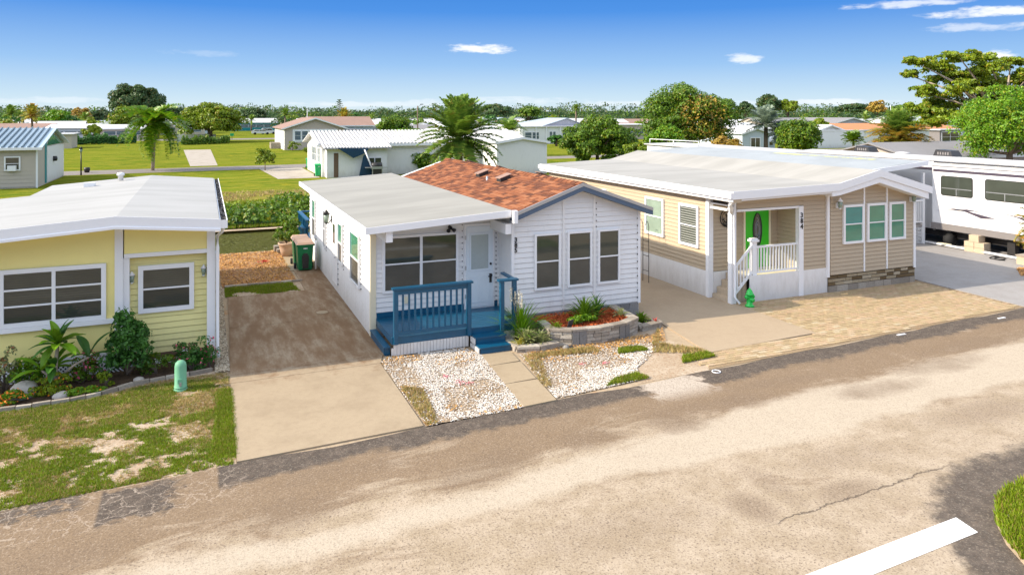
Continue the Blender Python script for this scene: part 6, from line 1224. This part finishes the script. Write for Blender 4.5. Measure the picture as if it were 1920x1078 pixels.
# fences, cars, poles
xf, yf_ = at(333, 267); fn = thing('white_fence', (xf, yf_, 0), 'low white vinyl panel fence left of the round tree', 'fence')
for i in range(7): MB().box(xf+i*1.05, xf+i*1.05+1.0, yf_, yf_+.06, .1, 1.6).build('fence_panel', 'white', fn); MB().box(xf+i*1.05-.05, xf+i*1.05+.045, yf_-.03, yf_+.09, 0, 1.7).build('fence_post', 'white_trim', fn)
def car(px, pb, label, mat, L=4.6, suv=True):
    x, y = at(px, pb); t = thing('parked_car', (x, y, 0), label, 'car'); h = 1.75 if suv else 1.45; f = Pl('F', y)
    MB().prism(f, [(x, .35), (x+L, .35), (x+L, .85), (x+L-.15, 1.0), (x+L-1.0, 1.05), (x+L-1.55, h), (x+.9, h), (x+.25, 1.05), (x, 1.0)], -1.8, 0).build('body', mat, t)
    MB().prism(f, [(x+.45, 1.08), (x+1.0, h-.12), (x+2.0, h-.12), (x+2.0, 1.08)], 0, .02).build('window', 'glass', t); MB().prism(f, [(x+2.1, 1.08), (x+2.1, h-.12), (x+L-1.62, h-.12), (x+L-1.15, 1.08)], 0, .02).build('window', 'glass', t)
    for dx in (.9, L-.95):
        for dy in (-.03, 1.6): w = MB().tube([(x+dx, y+dy, .34), (x+dx, y+dy+.22, .34)], [.34, .34], 14).build('wheel', 'tyre', t)
    MB().box(x+L-.02, x+L+.02, y+.2, y+.5, .7, .85).build('headlight', 'glass_pale', t); MB().box(x-.02, x+.02, y+.2, y+.5, .75, .95).build('tail_light', 'redleaf', t)
car(472, 253, 'white parked pickup truck in front of the teal house, left one', 'car_white', 5.2, False); car(487, 252, 'white parked sport utility vehicle beside the pickup by the teal house', 'car_white', 4.8, True)
car(212, 247, 'white van parked beyond the plain white shed', 'car_white', 5.0, True); car(158, 263, 'white car behind the tan box shed', 'car_white', 4.4, True)
lp_ = thing('lamp_post', at(152, 329)+(0,), 'black lamp post standing on the grass left of the drooping palm', 'lamp post'); x, y = at(152, 329)
MB().tube([(x, y, 0), (x, y, 2.1)], [.07, .045], 8).build('pole', 'black', lp_); MB().lathe(x, y, [(.07, 2.1), (.14, 2.45)], 6).build('lantern_glass', 'glass_pale', lp_); MB().lathe(x, y, [(.17, 2.45), (.04, 2.62), (.01, 2.7)], 6).build('lantern_cap', 'black', lp_)
x, y = at(163, 324); o = thing('black_planter', (x, y, 0), 'small dark round pot beside the back street', 'pot'); MB().lathe(x, y, [(.2, 0), (.28, .3), (.25, .5), (.05, .52)], 12).build('pot', 'dark', o)
for px, d, top, lb in ((783, 150, 199, 'brown wooden utility pole with lamp behind the big palm'), (264*1, 330, 190, 'thin pole among the trees left'), (576, 135, 205, 'thin white antenna mast behind the tan house'), (928+742, 150, 198, 'thin leaning white mast beyond the yellow fan palm')):
    x, y = far(px, d); o = thing('utility_pole', (x, y, 0), lb, 'pole'); zt = zat(top, d); MB().tube([(x, y, 0), (x, y, zt)], [.16 if px == 783 else .07, .11 if px == 783 else .05], 6).build('pole', 'bark' if px == 783 else 'white_trim', o)
    if px == 783: MB().tube([(x, y, zt-.2), (x+.8, y, zt+.3)], .05, 5).build('arm', 'steel', o); MB().box(x+.6, x+1.2, y-.1, y+.1, zt+.25, zt+.4).build('lamp_head', 'dark', o)
x, y = far(789, 148); o = thing('wooden_post', (x, y, 0), 'short dark post right of the utility pole', 'post'); MB().tube([(x, y, 0), (x, y, 1.9)], .15, 6).build('post', 'bark', o)
x, y = at(435, 262); o = thing('mailbox', (x, y, 0), 'dark green mailbox shape by the far driveway', 'mailbox'); MB().box(x-.4, x+.4, y-.2, y+.2, .8, 1.4).build('box', 'far_green', o); MB().box(x-.06, x+.06, y-.06, y+.06, 0, .8).build('post', 'bark', o)
for px, py in ((507, 312), (940, 300)):
    x, y = at(px, py); P = RNG.normal(size=(1, 3))

# ------------------------------------------------------------------ trees and palms beyond the canal
hd = thing('canal_hedge', (3, 40, 0), 'thick green hedge bank growing along the far side of the canal', 'hedge')
n = 26000; x = RNG.uniform(-14, 34, n); q = RNG.random(n); top = .35+.85*vnoise(x, q*2, .75, 12); yy = 38.5+q*4.4; prof = np.sin(np.pi*np.clip((yy-38.3)/5.0, 0, 1))**.55; z = prof*top*RNG.uniform(.45, 1.15, n)+.05
leafcloud('foliage', np.stack([x, yy, z], -1), np.stack([RNG.normal(0, .3, n), -1.0*(yy < 40)+.0*yy, np.ones(n)*.8], -1), .24, 'leaf_mid', hd, jit=.9)
k = RNG.random(n) < .38; leafcloud('sun_tinted_foliage', np.stack([x[k], yy[k]+.5, z[k]+.12], -1), np.tile([0, 0, 1.], (k.sum(), 1)), .18, 'leaf_yel', hd, jit=.7)  # yellower leaf layer on top puts sunlight into the colour
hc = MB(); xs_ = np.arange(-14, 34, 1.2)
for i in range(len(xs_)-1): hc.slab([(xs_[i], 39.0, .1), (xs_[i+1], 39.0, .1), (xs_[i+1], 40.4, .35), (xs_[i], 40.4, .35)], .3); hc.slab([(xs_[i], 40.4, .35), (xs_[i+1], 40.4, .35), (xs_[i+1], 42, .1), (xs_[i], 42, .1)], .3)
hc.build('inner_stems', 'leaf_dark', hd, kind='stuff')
tufts('bank_grass', [(-20, 38.2), (34, 38.2), (34, 38.9), (-20, 38.9)], 9000, .16, 'grass', z=0, thresh=.4, scale=.8)
tufts('rough_grass', [(-22, 42), (34, 42), (34, 50), (-22, 50)], 26000, .22, 'grass', thresh=.42, seed=13, scale=.35); tufts('rough_grass', [(-22, 42), (34, 42), (34, 56), (-22, 56)], 22000, .18, 'grass_dry', thresh=.50, seed=15, scale=.3)
def T(px, base_d, py_top, py_bot, wpx, mat, label, dens=1.0, clumps=None, **kw):
    d = base_d; x, y = far(px, d); zt, zb = zat(py_top, d), max(zat(py_bot, d), .3); rx = wpx/2*d/FPX; rzz = (zt-zb)/2; size = max(.16, 2.6*d/FPX*1.75)
    n = int(min(30000, dens*2.6*(wpx*.53)*((py_bot-py_top)*.53)*2.6)); clumps = clumps or int(max(14, n/60))
    return tree('tree', (x, y), (x, y, (zt+zb)/2), (rx, rx*kw.pop('ry', .9), rzz), max(n, 500), clumps, size, mat, label, **kw)
T(1292, 84, 163, 300, 172, 'leaf_mid', 'large dark green tree with orange tinged leaves behind the two homes', 1.5, clumps=150, trunk=.4, cr=.24, extra=('leaf_orange', (*far(1310, 82), 5.0), (2.9, 4, 2.9), .42))
T(1245, 78, 240, 300, 70, 'leaf_bright', 'bright green lower bush under the left side of the orange tinged tree', 1.2, low=-.9)
T(1362, 77, 258, 296, 54, 'leaf_orange', 'small orange leaved bush at the foot of the large tree', 1.4, low=-.9)
T(1120, 76, 220, 318, 136, 'leaf_mid', 'broad rounded bush with large leaves behind the brown roof', 1.5, clumps=110, low=-.9, cr=.24, trunk=.25)
T(1170, 80, 255, 300, 56, 'leaf_dark', 'dark green shrub filling between the rounded bush and large tree', 1.0, low=-.9)
T(1192, 72, 268, 300, 46, 'leaf_yel', 'yellowish bush at the right foot of the rounded bush', 1.0, low=-.9)
T(395, 150, 198, 272, 110, 'leaf_yel', 'wide round yellow green tree beyond the field', 2.0, clumps=120, cr=.24, trunk=.5)
T(257, 225, 163, 245, 84, 'leaf_far', 'tall dark tree rising above the left horizon', 2.2, clumps=90, cr=.26, trunk=.7)
T(232, 190, 205, 250, 42, 'leaf_yel', 'yellow green bushy tree at the foot of the tall dark tree', 1.4)
T(152, 230, 205, 236, 34, 'leaf_orange', 'orange blossomed tree among the far left roofs', 1.5); T(172, 150, 237, 262, 30, 'leaf_yel', 'small yellow bush left of the white windowless shed', 1.4)
T(105, 190, 210, 245, 52, 'leaf_bright', 'green leafy tree right of the cabbage palm', 1.4); T(190, 260, 207, 232, 40, 'leaf_far', 'dark green tree behind the pale blue roofs', 1.3)
T(322, 300, 203, 232, 40, 'leaf_far', 'dark tree between the tall dark tree and round tree', 1.3); T(757, 71, 272, 326, 68, 'leaf_bright', 'bright green bush behind the peak of the brown shingle roof', 1.7, low=-.9, clumps=60)
T(795, 70, 286, 322, 50, 'leaf_mid', 'green shrub between the bright bush and big palm', 1.2, low=-.9); T(692, 67, 288, 326, 12, 'leaf_dark', 'thin dark shrub near the grill, left of a pair', 2.0, low=-.9, trunk=.05); T(707, 67, 292, 327, 13, 'leaf_dark', 'thin dark shrub near the grill, right of a pair', 2.0, low=-.9, trunk=.05)
T(497, 73, 280, 318, 34, 'leaf_yel', 'small sparse yellow green sapling beside the parking pad', .9, trunk=.05); T(475, 280, 205, 232, 46, 'leaf_far', 'dark green tree behind the teal house', 1.4)
T(740, 115, 222, 262, 60, 'leaf_mid', 'green thicket left of the utility pole', 1.5, low=-.9); T(770, 112, 243, 262, 74, 'leaf_bright', 'low yellow green hedge below the utility pole', 1.5, low=-.9)
T(992, 230, 203, 224, 40, 'leaf_mid', 'small round green tree on the horizon right of the big palm', 1.6); T(925, 330, 199, 220, 66, 'leaf_far', 'dark green tree group on the horizon behind the big palm', 1.6); T(1043, 130, 255, 275, 30, 'leaf_dark', 'dark clipped shrub in front of the white porch house', 1.6, low=-.9)
T(1398, 210, 193, 218, 32, 'leaf_far', 'small dark tree on the horizon right of the large tree', 1.6); T(1442, 200, 181, 216, 40, 'leaf_far', 'dark rounded tree standing highest on the right horizon', 1.8); T(1478, 200, 189, 216, 34, 'leaf_yel', 'yellow green tree right of the dark rounded horizon tree', 1.6)
T(1497, 78, 228, 288, 74, 'leaf_mid', 'olive green bushy tree right of the blue grey home', 1.6, low=-.9); T(1535, 130, 225, 252, 32, 'leaf_yel', 'small domed yellow green tree before the long grey roofed house', 1.5, low=-.9)
T(1645, 300, 192, 216, 34, 'leaf_orange', 'reddish brown tree on the right horizon', 1.4); T(1600, 320, 196, 214, 60, 'leaf_far', 'dark tree clump on the right horizon', 1.5); T(1700, 300, 199, 218, 60, 'leaf_mid', 'green tree clump left of the spreading tree', 1.5)
T(1893, 50, 170, 312, 176, 'leaf_bright', 'bright green dense tree behind the trailer at right', 2.2, clumps=190, low=-.9, cr=.24, trunk=.3)
# wide spreading tree with pale limbs
x, y = far(1880, 74); st = thing('spreading_tree', (x, y, 0), 'tall spreading tree with pale bare limbs and flat leafy tiers at the upper right', 'tree')
trk = MB(); z0 = zat(250, 74); trk.tube([(x+2, y+1, -.1), (x+1.2, y+.5, 3.4), (x-1.6, y, 5.0)], [.6, .5, .38], 10)
P = []; Nn = []
tiers = [(1722, 118, 40, 12), (1760, 128, 56, 15), (1800, 108, 60, 13), (1830, 112, 50, 12), (1860, 128, 60, 14), (1895, 120, 46, 12), (1735, 175, 46, 15), (1775, 195, 62, 20), (1725, 205, 40, 14), (1810, 170, 60, 18), (1850, 160, 60, 20), (1900, 155, 50, 20), (1900, 185, 50, 26), (1845, 200, 60, 26), (1790, 225, 70, 18), (1740, 232, 60, 12), (1930, 140, 50, 20), (1945, 175, 50, 24), (1770, 150, 60, 16), (1830, 145, 60, 18), (1875, 215, 70, 24), (1765, 215, 70, 20), (1860, 180, 60, 20), (1705, 140, 22, 9)]
roots = [(x-1.6, y, 5.0)]
for px, py, w_, h_ in tiers:
    d = 74+random.uniform(-2.5, 2.5); cx_, cy_ = far(px, d); cz = zat(py, d); p, nn, C = blob_points((cx_, cy_, cz), (w_*.66*d/FPX, w_*.6*d/FPX, h_*.95*d/FPX), 1700, 30, .32, -.7, .3); P.append(p); Nn.append(nn)
    sx_ = x-1.6 if px < 1840 else x+.5; trk.tube([(sx_, y, 5.0), (lerp(sx_, cx_, .45), lerp(y, cy_, .45), lerp(5.0, cz, .62)), (cx_, cy_, cz-.1)], [.24, .13, .04], 6)
trk.build('trunk', 'palebark', st); leafcloud('crown', np.concatenate(P), np.concatenate(Nn), .34, 'leaf_yel', st)
# palms
X = lambda px, d: far(px, d)
def PP(px, d, py_crown, Lpx, n, label, py_base=None, **kw):
    x, y = far(px, d); z = zat(py_crown, d); bx_, by_ = far(kw.pop('bpx', px), d); return palm((bx_, by_, 0), (x, y, z), Lpx*d/FPX, n, label, **kw)
PP(862, 60, 262, 88, 62, 'big date palm with long arching fronds behind the brown shingle roof', droop=.55, up=1.45, down=-.8, trunk=.25, width=.80, leaves=44, stiff=.35)
PP(955, 99, 250, 40, 30, 'small date palm with brown skirt beside the white gabled shed', droop=.9, up=1.3, down=-.5, trunk=.3, dead=12, width=.7, leaves=18)
PP(290, 73, 236, 66, 42, 'queen palm with drooping fronds beside the back street', mat='leaf_bright', droop=1.35, up=1.2, down=-.6, trunk=.14, width=.95, leaves=40, bark='palebark', bpx=286)
PP(60, 150, 218, 26, 34, 'fan palm with yellow lower fronds above the metal roofed shed', mat='palm_yel', droop=.5, up=1.5, down=-.8, trunk=.22, leaves=14); PP(20, 190, 215, 24, 24, 'dark green palm at the far left horizon', droop=.6, up=1.4, down=-.6, trunk=.25, leaves=12)
PP(1685, 57, 262, 66, 56, 'large fan palm with yellow and orange lower fronds behind the trailer', mat='palm_yel', droop=.6, up=.5, down=-.9, trunk=.25, width=.8, leaves=24)
PP(1685, 57, 250, 52, 34, 'green upright crown of a second palm above the yellow fan palm', mat='palm', droop=.5, up=1.45, down=.3, trunk=.2, width=.7, leaves=24)
PP(1600, 62, 266, 26, 22, 'small bushy palm before the white plastered wall', mat='leaf_mid', droop=.7, up=1.3, down=-.3, trunk=.1, leaves=14, width=.5)
PP(1436, 84, 236, 44, 36, 'silver green fan palm right of the large orange tinged tree', mat='palm_silver', droop=.5, up=1.4, down=-.5, trunk=.25, leaves=22, width=.9); PP(1462, 84, 255, 34, 26, 'lower silver fan palm beside the blue grey home', mat='palm_silver', droop=.6, up=1.2, down=-.6, trunk=.25, leaves=20, width=.8)
PP(645, 150, 222, 22, 30, 'yellow green palm at the right end of the brown roofed house', mat='palm_yel', droop=.6, up=1.4, down=-.6, trunk=.3, leaves=14); PP(747, 118, 240, 24, 22, 'leaning palm in the thicket left of the utility pole', droop=.7, up=1.3, down=-.4, trunk=.15, leaves=16)
PP(1080, 260, 204, 12, 24, 'small palm silhouette on the horizon above the rounded bush', droop=.6, up=1.4, down=-.6, trunk=.3, leaves=10); PP(535, 200, 216, 15, 24, 'small palm behind the tan gabled house left side', droop=.6, up=1.4, down=-.6, trunk=.3, leaves=10); PP(549, 72, 243, 8, 10, 'tiny palm at the tan house corner', mat='palm_yel', trunk=.1, leaves=10) if False else None
# norfolk pine
x, y = far(636, 240); npn = thing('norfolk_pine', (x, y, 0), 'thin pointed conifer rising above the horizon behind the tan house', 'tree'); P = []
for k in range(9): r_ = 2.6*(1-k/9)+.3; z = 5+k*.65; a = RNG.uniform(0, 6.28, 46); q = RNG.uniform(.2, 1, 46); P.append(np.stack([x+np.cos(np.round(a*1.0)/1.0)*r_*q, y+np.sin(np.round(a))*r_*q, z+.5*q], -1))
P = np.concatenate(P); leafcloud('crown', P, np.tile([0, 0, 1.], (len(P), 1)), .55, 'leaf_far', npn); MB().tube([(x, y, 0), (x, y, 10.8)], [.3, .05], 6).build('trunk', 'bark', npn)
# hedges and foundation planting beyond the field
for (p0, p1, pb, h, lb, mt) in ((130, 255, 272, 1.8, 'overgrown dark green hedge at the back of the green field', 'leaf_dark'), (340, 430, 272, 1.5, 'leafy hedge strip below the round tree', 'leaf_mid'), (740, 770, 290, 1.2, 'low hedge beside the corrugated home', 'leaf_mid')):
    (xa, ya), (xb, yb) = at(p0, pb), at(p1, pb-3); t = thing('hedge', (xa, ya, 0), lb, 'hedge'); n = 5200; q = RNG.random(n); P = np.stack([lerp(xa, xb, q), lerp(ya, yb, q)+RNG.uniform(-1.2, 1.2, n), h*RNG.uniform(.1, 1.0, n)*(.6+.6*vnoise(q*40, q*0, .7, 3))], -1); leafcloud('foliage', P, np.tile([0, -.8, .6], (n, 1)), .42, mt, t)
for px, py, r_, mt, lb in ((1065, 262, .9, 'leaf_dark', 'dark shrub at the porch of the white house'), (549, 283, 1.0, 'leaf_yel', 'yellow shrub at the front corner of the tan house'), (605, 288, .8, 'leaf_dark', 'dark shrub below the six windows'), (62, 353, .5, 'leaf_orange', 'reddish plant at the left shed foot') if False else (575, 286, .6, 'leaf_yel', 'small yellow plant below the six windows')):
    bush(at(px, py), (r_, r_, r_*.7), 500, .25, mt, lb, clumps=12)
# ------------------------------------------------------------------ wooded horizon
rows = []
for d, n_, h0, h1, rr in ((300, 70, 5.6, 8.2, 6), (380, 90, 6.5, 9.5, 7), (480, 110, 7.5, 11, 9), (620, 130, 9, 12.5, 12), (800, 130, 10, 15, 15)):
    for i in range(n_):
        px = -260+2440*(i+random.random())/n_; dd = d*random.uniform(.9, 1.12); x, y = far(px, dd); h = random.uniform(h0, h1)*(1.0+.22*math.sin(px*.011+d)); rows.append((x, y, h, rr*random.uniform(.7, 1.4), dd))
for nm, mt, sel in (('far_woodland', 'leaf_far', 0), ('far_woodland', 'leaf_mid', 1)):
    P = []; Nn = []; Sz = []
    for i, (x, y, h, r_, dd) in enumerate(rows):
        if (i*7 % 4 == 0) != bool(sel): continue
        p, nn, _ = blob_points((x, y, h*.55), (r_, r_*.6, h*.48), 190, 16, .34, -.8, .6); P.append(p); Nn.append(nn); Sz.append(np.full(len(p), max(.9, dd*.0026)))
    P = np.concatenate(P); Nn = np.concatenate(Nn); Sz = np.concatenate(Sz)
    T_ = frames(Nn+RNG.normal(size=Nn.shape)*.7, 0)*(Sz*RNG.uniform(.6, 1.4, len(P)))[:, None, None]; V, F = scatter(LEAF_V, LEAF_F, P, T_); npmesh(nm, V, F, mt, kind='stuff')
wb = MB()
for d, h in ((330, 4.2), (520, 6.5), (850, 9.5)):
    px = -300
    while px < 2200: (xa, ya), (xb, yb) = far(px, d), far(px+60, d); wb.add([(xa, ya, 0), (xb, yb, 0), (xb, yb, h), (xa, ya, h), (xa*1.06, ya*1.06, 0), (xb*1.06, yb*1.06, 0), (xb*1.06, yb*1.06, h), (xa*1.06, ya*1.06, h)], [(0, 1, 2, 3), (3, 2, 6, 7), (4, 7, 6, 5)]); px += 60
wb.build('far_understorey', 'leaf_far', kind='stuff')
def where(px):
    for lim, ph in ((110, 'above the metal roofed shed'), (250, 'left of the tall dark tree'), (345, 'between the tall dark tree and the round tree'), (480, 'behind the round tree and teal house'), (640, 'behind the tan six window house'), (790, 'between the tan house and the utility pole'), (900, 'behind the big date palm'), (1050, 'above the white porch house'), (1200, 'above the rounded bush'), (1390, 'behind the orange tinged tree'), (1560, 'above the blue grey home'), (1690, 'above the orange roof')):
        if px < lim: return ph
    return 'left of and behind the spreading tree'
for i, (px, d, w_, rf_) in enumerate(((300, 250, 10, 'roofw'), (455, 280, 12, 'roofb'), (560, 270, 10, 'roofw'), (700, 260, 12, 'roofw'), (820, 250, 14, 'roofw'), (868, 230, 10, 'roofg'), (960, 240, 12, 'roofw'), (1010, 260, 12, 'roofw'), (1110, 230, 14, 'roofw'), (1180, 240, 12, 'roofb'), (1330, 240, 10, 'roofw'), (1500, 240, 16, 'roofw'), (1590, 235, 16, 'roofw'), (1665, 230, 14, 'roofw'), (1750, 240, 14, 'roofgreen'), (70, 240, 12, 'roofw'), (15, 230, 12, 'roofw'), (225, 240, 10, 'roofw'), (610, 230, 12, 'roofw'), (740, 215, 12, 'roofw'))):
    x, y = far(px, d); gable_house('house', x, x+w_, y, y+9, 2.9, 4.3, 'white' if i % 3 else 'greige', rf_, {'roofw': 'white', 'roofb': 'brown', 'roofg': 'grey', 'roofgreen': 'pale green'}[rf_]+' roofed distant home '+where(px), 'house', 'x', group='distant homes '+where(px), wins=((x+1, x+w_-1, 1.2, 2.2, 3),))
rng3 = random.Random(11)
for i in range(40):
    px = 560+1340*(i+rng3.random()*.8)/40 if i < 30 else 20+330*(i-30)/10; d = rng3.uniform(150, 225); x, y = far(px, d); w_ = rng3.uniform(7, 12); rf_ = rng3.choice(['roofw', 'roofw', 'roofw', 'roofg', 'roofb', 'roofgreen'])
    gable_house('house', x, x+w_, y, y+rng3.uniform(5, 9), 2.6, rng3.uniform(3.2, 4.1), rng3.choice(['white', 'greige', 'white', 'bluegrey']), rf_, {'roofw': 'white', 'roofb': 'brown', 'roofg': 'grey', 'roofgreen': 'pale green'}[rf_]+' roofed distant home '+where(px), 'house', rng3.choice('xyf'), group='distant homes '+where(px), wins=((x+1, x+w_-1, 1.1, 2.0, 3),))
rng2 = random.Random(5)
for i, (px, d) in enumerate([(rng2.uniform(-20, 1940), rng2.uniform(170, 290)) for _ in range(96)]):
    x, y = far(px, d); r_ = rng2.uniform(1.8, 4.2); h = rng2.uniform(3.6, 6.2)
    if rng2.random() < .3: palm((x, y, 0), (x, y, h*.8), 2.6, 16, 'small distant palm '+where(px), 'palm', droop=.6, up=1.4, down=-.6, trunk=.25, leaves=9, group='distant palms '+where(px))
    else: tree('tree', (x, y), (x, y, h*.55), (r_, r_, h*.45), 520, 22, .75, (mt_ := rng2.choice(['leaf_far', 'leaf_mid', 'leaf_dark', 'leaf_yel'])), {'leaf_far': 'dull green', 'leaf_mid': 'mid green', 'leaf_dark': 'dark green', 'leaf_yel': 'yellow green'}[mt_]+' small distant tree '+where(px), group='distant trees '+where(px), low=-.9)
